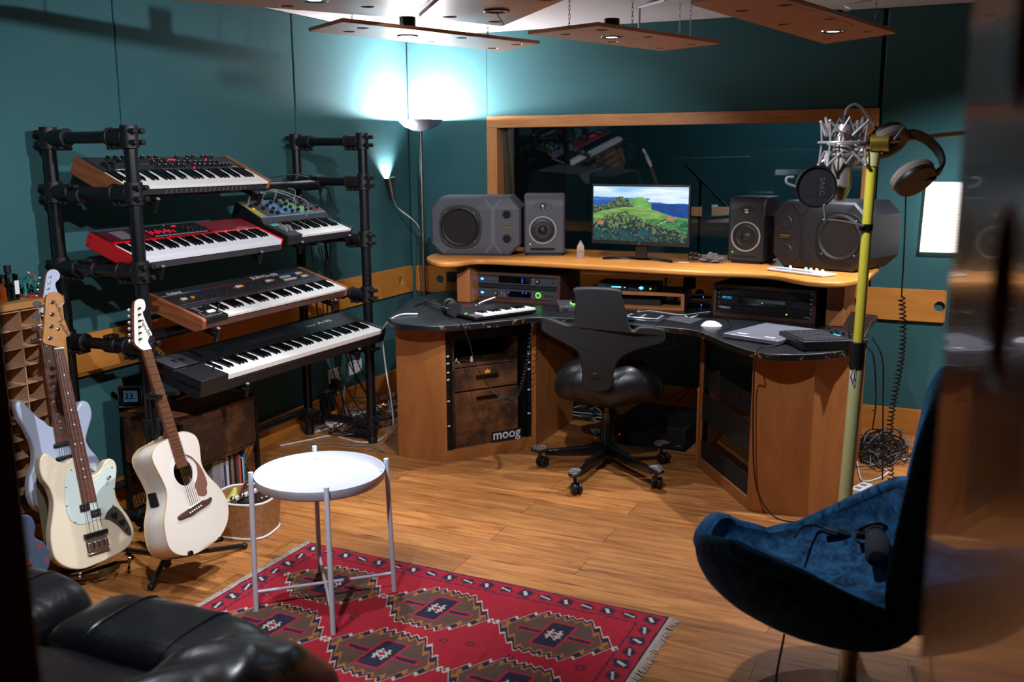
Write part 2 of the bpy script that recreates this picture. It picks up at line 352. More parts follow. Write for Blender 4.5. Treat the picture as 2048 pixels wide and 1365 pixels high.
# sockets on the left wall
def socket(px0, py0, lab, m):
    p0 = atx(px0, py0, XL+.001); y0 = p0.y; z0 = p0.z
    t = thing('wall_socket', lab, 'socket', T(XL, y0, z0), None)
    mb = MB(); mb.box(0, .009, 0, .146, -.09, 0); mb.build('face_plate', m, t, bevel=.003)
    h = MB()
    for c in (.04, .106):
        h.box(.009, .0095, c-.003, c+.003, -.035, -.025); h.box(.009, .0095, c-.014, c-.008, -.055, -.051); h.box(.009, .0095, c+.008, c+.014, -.055, -.051)
        h.box(.009, .012, c-.006, c+.006, -.02, -.006)
    h.build('pin_hole', 'mid_grey', t); return t
socket(655, 742, 'white double wall socket with a black plug pushed in', 'white_plastic')
socket(697, 725, 'shaded white double wall socket, the one with no plug', 'white_plastic')
p0 = atx(662, 770, XL+.012)
mb = MB(); mb.M = T(p0.x, p0.y, p0.z); mb.box(0, .03, 0, .045, -.03, .035); mb.cyl((.03, .022, 0), (.042, .022, .0), .014, .01); mb.tube([(.02, .02, -.03), (.025, .02, -.06), (.03, .02, -.08)], .004)
tag(mb.build('power_plug', 'black_plastic', bevel=.004), 'black three-pin plug in the white wall socket', 'plug')
_l = bpy.data.lights.new('beyond_fill', 'POINT'); _l.energy = 70; _l.color = (.75, .88, 1); _l.shadow_soft_size = .15; _o = bpy.data.objects.new('beyond_fill', _l); COL.objects.link(_o); _o.location = (-1.0, 7.9, 2.25)  # added fill light with no fixture, brightens the dark room beyond the glass
# ---------------------------------------------------------------- hanging ceiling panels
def downlight_head(parent, x, y, z, lit=True, r=.045):
    mb = MB(); mb.lathe([(r*.62, .001), (r*.66, -.003), (r*1.1, -.006), (r*1.18, -.004), (r*1.2, .0)], 28, 0, (x, y, z)); ring = mb.build('downlight_ring', 'chrome' if lit else 'black_metal', parent)
    b = MB(); b.cyl((x, y, z-.0015), (x, y, z+.012), r*.6, n=24); b.build('downlight_lamp', 'downlight_glow' if lit else 'mid_grey', ring)
emis('downlight_glow', '#dfe8ff', 14)
mat('panel_ply', '#b07a55', .32, var=.08, vscale=3, coat=.2); mat('panel_edge', '#9a5b30', .5)
def ceiling_panel(corners, z, label, holes, light, lit=True, chains=(), t=.018):
    P = [atz(x, y, z) for x, y in corners]      # left, near, right, far corner
    o = (P[0]+P[1]+P[2]+P[3])/4; ax = ((P[2]-P[3])+(P[1]-P[0])).normalized() if False else None
    th = thing('ceiling_panel', label, 'ceiling panel', T(o.x, o.y, z), 'plywood panels hanging from the ceiling')
    e1 = P[1]-P[0]; e2 = P[3]-P[0]
    bil = lambda u, v: (P[0]*(1-u)*(1-v)+P[1]*u*(1-v)+P[2]*u*v+P[3]*(1-u)*v)-o
    mb = MB(); hs = []
    for (u, v) in holes:
        c = bil(u, v); hs.append(circ(c.x, c.y, .028, 18))
    ol = [tuple((p-o).xy) for p in P]
    mb.plate(ol, hs, 0, t); mb.build('board', 'panel_ply', th, bevel=.005, seg=2)
    if light:
        c = bil(*light); downlight_head(th, c.x, c.y, 0, lit)
        hb = MB(); hb.cyl((c.x, c.y, t), (c.x, c.y, t+.07), .04); hb.build('downlight_housing', 'black_metal', th)
    for (u, v) in chains:
        c = bil(u, v); mb = MB(); n = int((ZC-z-t)/.02)
        mb.cyl((c.x, c.y, t), (c.x, c.y, t+.01), .005)
        for i in range(n+1):
            zc = t+.01+.02*i; q = .5 if i % 2 else 0
            ring = [Vector((c.x+.005*math.cos(a)*(1-2*q if not q else 0), c.y+.005*math.cos(a)*(1 if q else 0), zc+.013*math.sin(a))) for a in [2*PI*k/10 for k in range(10)]]
            mb.tube(ring, .0014, 5, closed=True)
        mb.build('chain', 'chrome', th)
    return th, o, bil
pA = ceiling_panel([(235, -8), (795, 36), (885, -12), (330, -60)], 2.26, 'large plywood ceiling panel at the upper left, nearest the stand wall', [(.12, .2), (.55, .12), (.82, .35), (.6, .75), (.25, .75)], (.6, .45), True, [(.15, .2), (.85, .2), (.85, .8)])
pB = ceiling_panel([(838, 34), (1005, 53), (1160, -12), (905, -25)], 2.24, 'plywood ceiling panel with the dark downlight and a small mic hanging from it', [(.3, .12), (.82, .12), (.15, .75), (.85, .82)], (.62, .45), False, [(.86, .15), (.86, .4), (.1, .8)])
pC = ceiling_panel([(617, 63), (1003, 103), (1080, 88), (685, 44)], 2.24, 'plywood ceiling panel hanging beside the glowing corner lamp', [(.13, .33), (.13, .72), (.55, .2), (.6, .8), (.9, .2), (.92, .75)], (.38, .5), True, [(.28, .9), (.72, .9), (.08, .75)])
pD = ceiling_panel([(1056, 69), (1322, 102), (1443, 88), (1196, 52)], 2.24, 'middle plywood ceiling panel with a lit downlight above the window', [(.12, .3), (.12, .82), (.5, .2), (.48, .8), (.9, .2), (.9, .72)], (.35, .5), True, [(.3, .9), (.8, .85), (.05, .5), (.9, .5)])
pE = ceiling_panel([(1382, 10), (1650, 88), (1794, 67), (1500, -22)], 2.20, 'orange plywood ceiling panel with a bright downlight, nearest the microphone', [(.2, .3), (.25, .85), (.5, .25), (.55, .82), (.9, .2), (.88, .8)], (.76, .5), True, [(.1, .1), (.88, .88), (.2, .85)])
# small microphone hanging from the dark downlight
th, o, bil = pB; c = bil(.62, .45)+o
tag(MB().tube([(c.x, c.y, 2.235), (c.x+.01, c.y+.01, 2.21), (c.x+.025, c.y, 2.195)], .0025).tube([(c.x+.025, c.y, 2.197), (c.x+.03, c.y, 2.18)], [.004, .009, .009, .005], 10).build('hanging_microphone', 'black_plastic'), 'tiny black microphone dangling from the dark ceiling downlight', 'microphone')
# conduit and wires on the ceiling
q0, q1 = atz(1279, 14, ZC-.02), atz(1330, 0, ZC-.02)
tag(MB().tube([q0+Vector((0, 0, -.17)), q0, q1], .007, 8).build('conduit_pipe', 'white_paint'), 'thin grey conduit bending down from the ceiling behind the middle panel', 'pipe')
cable('ceiling_cable', [atz(1690, 12, ZC-.01), atz(1700, 20, 2.36), atz(1660, 25, 2.27)], .004, 'white_plastic', 'white cable coming out of the ceiling above the orange panel')
cable('ceiling_cable', [atz(797, 30, 2.40), atz(803, 42, 2.33), atz(805, 55, 2.262)], .005, 'mid_grey', 'thin cable dropping to the panel beside the corner lamp')

# ---------------------------------------------------------------- floor lamp with a reading arm
LX, LY = -3.30, 5.84
lamp = thing('floor_lamp', 'tall brushed steel uplighter floor lamp with a reading arm in the corner', 'floor lamp', T(LX, LY, 0))
MB().lathe([(.001, 0), (.13, 0), (.13, .012), (.12, .022), (.015, .03)], 36).build('base', 'brushed_steel', lamp)
mb = MB(); ztop = aty(842, 240, LY).z
mb.cyl((0, 0, .02), (0, 0, ztop-.06), .0125); mb.cyl((0, 0, 1.09), (0, 0, 1.13), .016); mb.build('pole', 'brushed_steel', lamp)
R_ = (aty(881, 235, LY)-aty(802, 235, LY)).length/2
mb = MB(); prof = [(.012, -.075), (.05, -.07), (R_*.72, -.045), (R_*.93, -.015), (R_, .0), (R_-.004, .0), (R_*.9, -.014), (R_*.7, -.038), (.05, -.06), (.012, -.06)]
mb.lathe(prof, 48, 0, (0, 0, ztop)); bowl = mb.build('bowl_shade', mat('bowl_metal', '#b4b8c6', .3, .55), lamp, ang=60)
MB().cyl((-.05, 0, ztop-.03), (.05, 0, ztop-.03), .006).build('bulb', emis('bulb_glow', '#cfe4ff', 60), bowl)
# arm: joint on the pole, s-bend up to the small spot shade
J = aty(848, 472, LY)
pts = [J-Vector((LX, LY, 0))]
for px, py, dy in [(840, 470, 0), (838, 455, -.01), (826, 440, -.02), (800, 420, -.05), (790, 408, -.07), (785, 392, -.08)]:
    pts.append(aty(px, py, LY+dy)-Vector((LX, LY, 0)))
MB().tube(pts, .0055, 8, smooth=6).build('reading_arm', 'brushed_steel', lamp)
MB().cyl((-.035, 0, pts[0].z), (.012, 0, pts[0].z), .0075).build('arm_joint', 'brushed_steel', lamp)
e = pts[-1]; d = Vector((-.12, -.1, 1)).normalized()
mb = MB(); mb.lathe([(.012, -.03), (.018, -.01), (.02, .03), (.026, .06), (.042, .125), (.0405, .125), (.024, .06), (.016, .03), (.001, .03)], 28, 0, e, d); sh = mb.build('reading_shade', 'brushed_steel', lamp, ang=60)
MB().ball(e+d*.08, .014).build('reading_bulb', 'bulb_glow', sh)
MB().tube([(-.035, 0, pts[0].z-.01), (-.033, 0, .9), (-.02, 0, .5), (-.016, 0, .03)], .003, 6, smooth=5).build('lamp_cord', 'black_plastic', lamp)
cable('lamp_stay', [pts[0]+Vector((LX-.03, LY, 0)), pts[0]+Vector((LX-.012, LY, 0))], .004, 'brushed_steel', 'x', parent=lamp)

# ---------------------------------------------------------------- lights
def light(name, typ, loc, e, col=(1, 1, 1), size=.05, target=None, angle=None, blend=.3):
    l = bpy.data.lights.new(name, typ); l.energy = e; l.color = col
    if typ == 'SPOT': l.spot_size = math.radians(angle); l.spot_blend = blend; l.shadow_soft_size = size
    elif typ == 'POINT': l.shadow_soft_size = size
    else: l.size = size
    o = bpy.data.objects.new(name, l); COL.objects.link(o); o.location = loc
    if target is not None: o.rotation_euler = (Vector(target)-Vector(loc)).to_track_quat('-Z', 'Y').to_euler()
    return o
COOL = (.62, .86, 1.); NEUT = (.88, .92, 1.); WARM = (1., .82, .62)
light('uplighter_bulb', 'POINT', (LX, LY, ztop-.012), 215, (1., .87, .93), .016)
rp = Vector((LX, LY, 0))+e+d*.10
light('reading_bulb_light', 'SPOT', rp, 60, (.95, .95, 1), .01, rp+d, 100, .8)
def down(pnl, uv, en, ang=75, col=NEUT, tgt=None, bl=.5, sz=.02):
    th, o, bil = pnl; c = bil(*uv)+o; light('downlight', 'SPOT', (c.x, c.y, c.z-.012), en, col, sz, tgt or (c.x, c.y, 0), ang, bl)
down(pA, (.6, .45), 110, 62, tgt=(-2.35, 3.0, 0)); down(pC, (.38, .5), 40, 70); down(pD, (.35, .5), 85, 80); down(pE, (.76, .5), 130, 90)
# spots in the part of the ceiling behind the camera's upper edge
light('ceiling_spot', 'SPOT', (-.8, 2.75, 2.33), 200, NEUT, .025, (-3.3, 3.5, 1.0), 72, .5)
light('ceiling_spot', 'SPOT', (-1.35, 1.35, 2.33), 150, NEUT, .03, (-2.75, 3.0, .75), 72, .6)
light('ceiling_spot', 'SPOT', (-1.5, 3.1, 2.2), 190, NEUT, .02, (-2.1, 5.4, 1.05), 58, .6)
light('ceiling_spot', 'SPOT', (.5, 4.6, 2.3), 190, NEUT, .03, (.4, 5.4, 0.6), 110, .6)
light('ceiling_spot', 'SPOT', (-.9, 2.6, 2.34), 110, NEUT, .03, (-.45, 3.8, .4), 70, .6)
light('ceiling_spot', 'SPOT', (-1.9, 2.1, 2.34), 95, NEUT, .03, (-1.8, 1.8, 0), 80, .6)
w = bpy.data.worlds.new('world'); SC.world = w; w.use_nodes = True; w.node_tree.nodes['Background'].inputs[0].default_value = (.3, .4, .6, 1); w.node_tree.nodes['Background'].inputs[1].default_value = .02
SC.view_settings.view_transform = 'Standard'; SC.view_settings.look = 'None'; SC.view_settings.exposure = 0; SC.view_settings.gamma = 1; SC.view_settings.use_curve_mapping = False
SC.cycles.use_denoising = True; SC.cycles.max_bounces = 8; SC.cycles.sample_clamp_indirect = 6; SC.cycles.caustics_reflective = False; SC.cycles.caustics_refractive = False
class Face:      # vertical face through two base points; local x along it, y into the body, z up
    def __init__(s, a, b, z0):
        s.o = Vector((a[0], a[1], z0)); s.x = Vector((b[0]-a[0], b[1]-a[1], 0)).normalized(); s.y = Vector((0, 0, 1)).cross(s.x)
        s.M = axes(s.o, s.x, s.y, (0, 0, 1)); s.len = (Vector((b[0], b[1], 0))-Vector((a[0], a[1], 0))).length
    def loc(s, px, py):
        d = ray(px, py); o = Vector((0, 0, CH)); p = o+d*((s.o-o).dot(s.y)/d.dot(s.y))-s.o
        return p.dot(s.x), p.z
DZ = .79
desk = thing('studio_desk', 'large curved wooden studio desk with worn black worktop and raised shelf', 'desk', T(0, 0, 0))
# worktop: black laminate with chipped edge
def worktop_mat():
    m, nt, b = nmat('worktop_black'); L = nt.links.new
    b.inputs['Base Color'].default_value = lin('#121216'); b.inputs['Roughness'].default_value = .32
    tc = N(nt, 'ShaderNodeTexCoord'); n = N(nt, 'ShaderNodeTexNoise', Scale=9.0, Detail=8.0, Roughness=.7); L(tc.outputs['Object'], n.inputs['Vector'])
    r = N(nt, 'ShaderNodeMapRange'); r.inputs['To Min'].default_value = .22; r.inputs['To Max'].default_value = .5; L(n.outputs['Fac'], r.inputs['Value']); L(r.outputs[0], b.inputs['Roughness'])
    m, nt, b = nmat('worktop_edge'); L = nt.links.new
    tc = N(nt, 'ShaderNodeTexCoord'); n = N(nt, 'ShaderNodeTexNoise', Scale=14.0, Detail=9.0, Roughness=.75); L(tc.outputs['Object'], n.inputs['Vector'])
    cr = N(nt, 'ShaderNodeValToRGB'); e = cr.color_ramp.elements; e[0].position = .57; e[0].color = lin('#0e0e11'); e[1].position = .6; e[1].color = lin('#8a6647'); L(n.outputs['Fac'], cr.inputs[0]); L(cr.outputs[0], b.inputs['Base Color']); b.inputs['Roughness'].default_value = .4
worktop_mat()
front = [atz(x, y, DZ).xy for x, y in [(774, 637), (781, 643), (795, 648), (847, 652), (893, 651), (960, 646), (1024, 640), (1072, 635), (1110, 635), (1180, 640), (1258, 648), (1337, 655), (1390, 661), (1420, 671), (1453, 685), (1505, 702), (1558, 709), (1624, 708), (1677, 703), (1705, 697), (1722, 684), (1739, 655), (1741, 645)]]
fr3 = spline([Vector((p[0], p[1], 0)) for p in front], 4); ol = [(p.x, p.y) for p in fr3]
ol += [(-.29, 5.5), (-.55, 5.66), (-2.65, 5.66), (-2.95, 5.45), (-2.95, 5.05)]
mb = MB(); mb.prism(ol, DZ-.034, DZ, 0, ms=1); mb.build('worktop', ['worktop_black', 'worktop_edge'], desk, bevel=.005)
A, B, C_, D = Vector((-2.692, 4.436)), Vector((-2.405, 4.434)), Vector((-2.059, 4.912)), Vector((-2.05, 5.5))
E_, F_, G_, H_ = Vector((-1.123, 4.925)), Vector((-.742, 4.369)), Vector((-.479, 4.394)), Vector((-.341, 4.70))
zt = DZ-.034
def wall_panel(mb, p, q, z0, z1, t=.02, m=0):
    f = Face(p, q, 0); mb.M = f.M; mb.box(0, f.len, 0, t, z0, z1, m); mb.M = Matrix.Identity(4)
# left pedestal
mb = MB(); wall_panel(mb, A, B, 0, zt); wall_panel(mb, (-2.70, 5.5), A, 0, zt); wall_panel(mb, C_, D, 0, zt)
f = Face(B, C_, 0); mb.M = f.M; w = f.len
mb.box(0, .022, 0, .022, 0, zt); mb.box(w-.022, w, 0, .022, 0, zt); mb.box(.022, w-.022, 0, .022, 0, .06); mb.box(.022, w-.022, 0, .022, zt-.03, zt)
mb.M = Matrix.Identity(4); mb.prism([A+Vector((.01, .02)), B+Vector((0, .03)), C_+Vector((-.02, .02)), D+Vector((-.02, 0)), Vector((-2.68, 5.5))], .0, .02)
mb.box(-2.69, -2.06, 5.48, 5.5, 0, zt, 0)
pedl = mb.build('left_pedestal', 'ped_wood', desk, bevel=.0025)
def rack_rail(f, x0, x1, y, z0, z1, parent, marks=True):
    mb = MB(); mb.M = f.M; mb.box(x0, x1, y, y+.002, z0, z1); mb.box(x0, x0+.002, y, y+.03, z0, z1)
    n = int((z1-z0)/.0222)
    for i in range(n):
        z = z0+.012+i*.0222; mb.box((x0+x1)/2-.004, (x0+x1)/2+.004, y-.0006, y, z-.004, z+.004, 1)
    for k, z in ((3, .2), (4, .34), (1, .46), (2, .5), (5, .55), (6, .59)):
        if marks: mb.box((x0+x1)/2-.008, (x0+x1)/2+.008, y-.001, y-.0004, z-.004, z+.004, 2)
    mb.build('rack_rail', ['black_metal', 'void_black', 'white_ink'], parent)
rack_rail(f, .024, .056, .012, .062, zt-.031, pedl); rack_rail(f, w-.056, w-.024, .012, .062, zt-.031, pedl)
mb = MB(); mb.M = f.M; mb.box(.056, .075, .03, .05, .06, zt-.03); mb.box(w-.075, w-.056, .03, .05, .06, zt-.03); mb.box(.056, w-.056, .016, .03, zt-.09, zt-.031); mb.build('rack_frame', 'black_metal', pedl)
# sticker card with wordmark leaning at the bottom right of the opening
mb = MB(); mb.M = f.M; sx0, sx1 = f.loc(985, 890)[0], f.loc(1044, 880)[0]; s0, s1_ = f.loc(1015, 892)[1], f.loc(1015, 862)[1]
mb.box(sx0, sx1, .008, .011, .062, s1_+.004, 0)
Mt = T((sx0+sx1)/2, .007, (.062+s1_)/2+.002) @ RX(PI/2)
mb.text('moog', .078, 1, .0004, M=Mt @ T(0, .008, 0), bold=.0009)
mb.build('wordmark_card', ['black_matte', 'white_paint'], pedl)
# right pedestal (open back)
mb = MB(); wall_panel(mb, F_, G_, 0, zt); wall_panel(mb, G_, H_, 0, zt); wall_panel(mb, H_, (-.335, 5.45), 0, zt)
mb.prism([E_+Vector((.02, .02)), F_+Vector((0, .03)), G_+Vector((0, .03)), H_+Vector((-.02, 0)), Vector((-.355, 5.45)), Vector((-1.12, 5.45))], .0, .02)
g2 = Face(E_, F_, 0); mb.M = g2.M; w2 = g2.len
mb.box(0, .024, 0, .03, 0, zt); mb.box(w2-.024, w2, 0, .03, 0, zt); mb.box(.024, w2-.024, 0, .03, 0, .06); mb.box(.024, w2-.024, 0, .03, zt-.02, zt)
mb.box(.2, .225, .45, .47, 0.02, zt); mb.M = Matrix.Identity(4)
mb.box(-1.145, -1.123, 4.98, 5.45, 0, .42)
pedr = mb.build('right_pedestal', 'ped_wood', desk, bevel=.0025)
H0, H1 = .06, zt-.02
for i, (a, b_) in enumerate(((0, .08), (.27, .42), (.47, .69), (.85, 1.))):
    mb = MB(); mb.M = g2.M; z1, z0 = H1-(H1-H0)*a, H1-(H1-H0)*b_; mb.box(.03, w2-.03, .008, .012, z0, z1)
    for q in (.034, w2-.034):
        mb.cyl((q, .008, z0+.012), (q, .006, z0+.012), .004, n=10, m=1)
    o = mb.build('vented_rack_panel' if i == 1 else 'blank_rack_panel', ['black_matte' if i != 1 else 'rack_mesh_dark', 'chrome'], pedr) if i != 1 else None
    if i == 1:
        mb = MB(); mb.M = g2.M
        for k in range(7): mb.box(.03, w2-.03, .008, .011, z0+(z1-z0)*k/6.-.002, z0+(z1-z0)*k/6.+.002)
        for k in range(26): mb.box(.05+k*(w2-.1)/25-.003, .05+k*(w2-.1)/25+.003, .008, .011, z0, z1)
        mb.build('vented_rack_panel', 'black_matte', pedr)
rack_rail(g2, .024, .045, .014, .062, zt-.021, pedr, False); rack_rail(g2, w2-.045, w2-.024, .014, .062, zt-.021, pedr, False)
# raised shelf
SZ = 1.05
sf = [atz(x, y, SZ) for x, y in [(859, 510), (853, 514), (857, 519), (867, 523), (883, 525), (918, 524), (949, 520), (980, 520), (1067, 524), (1160, 529), (1284, 536), (1400, 542), (1505, 546), (1555, 550), (1585, 556), (1624, 562), (1677, 564), (1717, 559), (1738, 553), (1743, 547)]]
o2 = [(p.x, p.y) for p in spline(sf, 4)]+[(-.30, 5.55), (-.40, 5.84), (-2.90, 5.88), (sf[0].x-.02, sf[0].y+.15)]
mb = MB(); mb.prism(o2, SZ-.03, SZ, 0, ms=0); shelf = mb.build('raised_shelf', 'orange_wood', desk, bevel=.010, seg=3)
mb = MB(); mb.box(-2.55, -.60, 5.36, 5.38, SZ-.075, SZ-.03); mb.build('shelf_apron', 'ped_wood', desk)
mb = MB(); a_ = atz(914, 604, DZ); mb.box(a_.x, a_.x+.085, a_.y, 5.75, DZ, SZ-.03); mb.build('shelf_support', 'ped_wood', desk, bevel=.004)
mb = MB(); a_ = atz(1650, 652, DZ); mb.box(a_.x, a_.x+.085, a_.y, 5.75, DZ, SZ-.03); mb.build('shelf_support', 'ped_wood', desk, bevel=.004)
# drawer unit inside the left pedestal
cab = thing('drawer_cabinet', 'dark rustic drawer cabinet inside the left side of the desk, orange crown sticker on it', 'cabinet', f.M @ T(.085, .06, .021))
cw = .42
mb = MB(); mb.box(0, cw, 0, .42, 0, .02); mb.box(0, .018, 0, .42, 0, .66); mb.box(cw-.018, cw, 0, .42, 0, .66); mb.box(0, cw, 0, .42, .64, .66); mb.box(.018, cw-.018, .0, .42, .485, .505); mb.box(.018, cw-.018, .40, .42, 0, .66); mb.build('body', 'rustic', cab, bevel=.002)
for z0, z1, hz in ((.02, .345, .30), (.355, .482, .42)):
    d = MB().box(.012, cw-.012, -.016, 0, z0, z1).build('drawer', 'rustic', cab, bevel=.002)
    MB().box(.14, .28, -.03, -.022, hz, hz+.014).box(.15, .158, -.022, -.016, hz, hz+.014).box(.262, .27, -.022, -.016, hz, hz+.014).build('handle', 'black_metal', d)
mat('sticker_orange', '#e08a2a', .5)
mb = MB(); z = .45; x = .215
mb.add([(x-.016, -.0168, z-.01), (x+.016, -.0168, z-.01), (x+.019, -.0168, z+.012), (x+.009, -.0168, z+.002), (x, -.0168, z+.016), (x-.009, -.0168, z+.002), (x-.019, -.0168, z+.012)], [(0, 1, 3), (1, 2, 3), (0, 3, 4), (0, 4, 5), (0, 5, 6)]); mb.build('crown_sticker', 'sticker_orange', cab)
mb = MB(); mb.M = cab.matrix_world @ T(.03, .02, .505)
mb.tube([(0, 0, .004), (.012, 0, .03), (.02, .01, .01), (.03, 0, .003)], .002, 6, smooth=5); tag(mb.build('coiled_lead', 'white_plastic'), 'short bright lead lying on the shelf inside the desk cabinet', 'cable')
mb = MB(); mb.M = cab.matrix_world @ T(.14, .03, .505); mb.cyl((0, 0, 0), (0, 0, .018), .008); mb.ball((0, 0, .024), .006); tag(mb.build('desk_figurine', 'white_plastic'), 'tiny pale figurine standing on the shelf inside the desk cabinet', 'figurine')
# ---------------------------------------------------------------- big monitors with one large cone and two ports
mat('speaker_body', '#3f3e46', .55, bump=.25, bscale=700); mat('speaker_edge', '#8a8a92', .4); mat('cone_black', '#0d0d10', .18, coat=.6); mat('cone_poly', '#25211f', .22, coat=.5); mat('rubber', '#0a0a0b', .5)
mat('speaker_black', '#161619', .5, bump=.25, bscale=700); mat('cone_grey', '#858086', .45); mat('ring_grey', '#97979c', .35, .3); mat('gold_ink', '#b08a4a', .4, .6); mat('badge_black', '#0a0806', .4)
mat('ridge_highlight', '#66656e', .5); mat('speaker_side', '#4a4744', .6, bump=.2, bscale=500)
def ring(mb, x, z, y0, y1, r0, r1, n=40, m=0):   # annulus around an axis pointing to local -y
    mb.lathe([(r0, 0), (r1, 0), (r1, y1-y0), (r0, y1-y0), (r0, 0)], n, m, (x, y0, z), (0, 1, 0))
def big_speaker(pa, pb, lx, rx, woof, ports, badge, groove, name_label, body, depth, mirror):
    f = Face(atz(*pa, SZ), atz(*pb, SZ), SZ); th = thing('studio_monitor', name_label, 'speaker', f.M)
    x0 = f.loc(*lx)[0]; x1 = f.loc(*rx)[0]; h = .36; c = .071
    ol = [(x0+c, 0), (x1-c, 0), (x1, c), (x1, h-c), (x1-c, h), (x0+c, h), (x0, h-c), (x0, c)]
    R90 = RX(PI/2)                      # prism xy -> xz
    mb = MB(); mb.M = T(0, depth, 0) @ R90; mb.prism(ol, 0, depth-.012, 0)
    ins = lambda k: [(x0+c+k*.4, k), (x1-c-k*.4, k), (x1-k, c+k*.4), (x1-k, h-c-k*.4), (x1-c-k*.4, h-k), (x0+c+k*.4, h-k), (x0+k, h-c-k*.4), (x0+k, c+k*.4)]
    b = mb.build('cabinet', body if mirror else 'speaker_body', th, bevel=.003) if False else None
    # cabinet with a softly stepped front
    A0, A1 = ol, ins(.012); vs = [(x, .012, z) for x, z in A0]+[(x, 0, z) for x, z in A1]+[(x, depth, z) for x, z in A0]
    fs = [(i, (i+1) % 8, 8+(i+1) % 8, 8+i) for i in range(8)]+[(16+i, 16+(i+1) % 8, (i+1) % 8, i) for i in range(8)]+[tuple(range(23, 15, -1))]
    wx, wz = f.loc(*woof); R = .128; mb = MB(); mb.add(vs, fs); mb.M = axes((0, 0, 0), (1, 0, 0), (0, 0, 1), (0, -1, 0)); mb.plate(A1, [circ(wx, wz, R*.83, 48)], -.004, 0); mb.build('cabinet', body, th, bevel=.003)
    gx = f.loc(*groove)[0]; s = -1 if mirror else 1
    mb = MB(); k = .043
    mb.beam((gx-.006, -.001, c+.0), (gx-.006, -.001, h-c-.0), .006, .006); mb.beam((gx+.006, -.001, c), (gx+.006, -.001, h-c), .006, .006)
    for sg in (-1, 1):
        mb.beam((gx+sg*.006, -.001, h-c), (gx+sg*(.006+k), -.001, h-.018), .006, .006); mb.beam((gx+sg*.006, -.001, c), (gx+sg*(.006+k), -.001, .018), .006, .006)
    mb.build('front_ridge', 'ridge_highlight' if not mirror else body, th)  # ridges share the cabinet colour; the lighter tone paints in their highlight
    wx, wz = f.loc(*woof); R = .128
    d = MB(); sq = [(R*1.02*math.copysign(abs(math.cos(t))**.72, math.cos(t)), R*1.02*math.copysign(abs(math.sin(t))**.72, math.sin(t))) for t in [2*PI*i/48 for i in range(48)]]
    d.M = axes((wx, 0, wz), (1, 0, 0), (0, 0, 1), (0, -1, 0)); d.plate(sq, [circ(0, 0, R*.8, 48)], 0, .012, 0)
    wf = d.build('woofer_basket', 'rubber', th, bevel=.004)
    d = MB(); d.lathe([(R*.95, .0), (R*.93, -.006), (R*.87, -.009), (R*.80, -.004), (R*.79, .002), (R*.95, .002), (R*.95, .0)], 48, 0, (wx, -.012, wz), (0, 1, 0)); d.build('surround', 'rubber', wf)
    d = MB(); d.lathe([(R*.79, -.001), (R*.72, .004), (R*.27, .035-.036+.0), (R*.22, -.002)], 48, 0, (wx, -.0145, wz), (0, 1, 0))
    # dished cone: deeper towards the plug
    d = MB(); d.lathe([(R*.81, -.010), (R*.6, .012), (R*.4, .030), (R*.2, .044), (.001, .046)], 48, 0, (wx, 0, wz), (0, 1, 0)); d.build('cone', 'cone_poly', wf, ang=60)
    d = MB()
    for i in range(4):
        a = PI/4+i*PI/2; d.cyl((wx+R*.98*math.cos(a)*1.0, -.02, wz+R*.98*math.sin(a)), (wx+R*.98*math.cos(a), -.014, wz+R*.98*math.sin(a)), .004, n=8)
    d.build('basket_screw', 'mid_grey', wf)
    d = MB(); d.cyl((wx, .048, wz), (wx, .030, wz), .03, .024, n=28); ring(d, wx, wz, .022, .03, .014, .022, 24); d.ball((wx, .027, wz), .010, .006, .010); d.build('phase_plug', 'black_plastic', wf)
    for p in ports:
        x, z = f.loc(*p); d = MB(); d.lathe([(.025, .006), (.025, -.002), (.032, -.003), (.034, .0)], 32, 0, (x, 0, z), (0, 1, 0)); q = d.build('bass_port', body, th)
        MB().cyl((x, -.001, z), (x, -.0005, z), .025, n=32).build('port_opening', 'void_black', q)
    x, z = f.loc(*badge); d = MB(); d.box(x-.028, x+.028, -.003, 0, z-.012, z+.012, 0); d.M = T(x, -.0032, z+.002) @ RX(PI/2); d.text('TANNOY', .015, 1, .0003); d.M = Matrix.Identity(4); d.box(x-.026, x+.026, -.0035, -.003, z-.0095, z-.0075, 1)
    d.build('badge', ['badge_black', 'gold_ink'], th)
    return f, th
big_speaker((882, 511), (1030, 512), (861, 450), (1042, 450), (921, 453.5), [(1013, 430), (1013.4, 478.7)], (1013, 456), (986, 450), 'large eight-sided grey studio monitor at the left end of the shelf', 'speaker_body', .30, False)
fR, tR = big_speaker((1560, 534), (1732, 549), (1546, 450), (1734, 450), (1680, 475), [(1572, 444), (1571, 500)], (1570, 472), (1603, 450), 'large eight-sided black studio monitor at the right end of the shelf', 'speaker_black', .40, True)
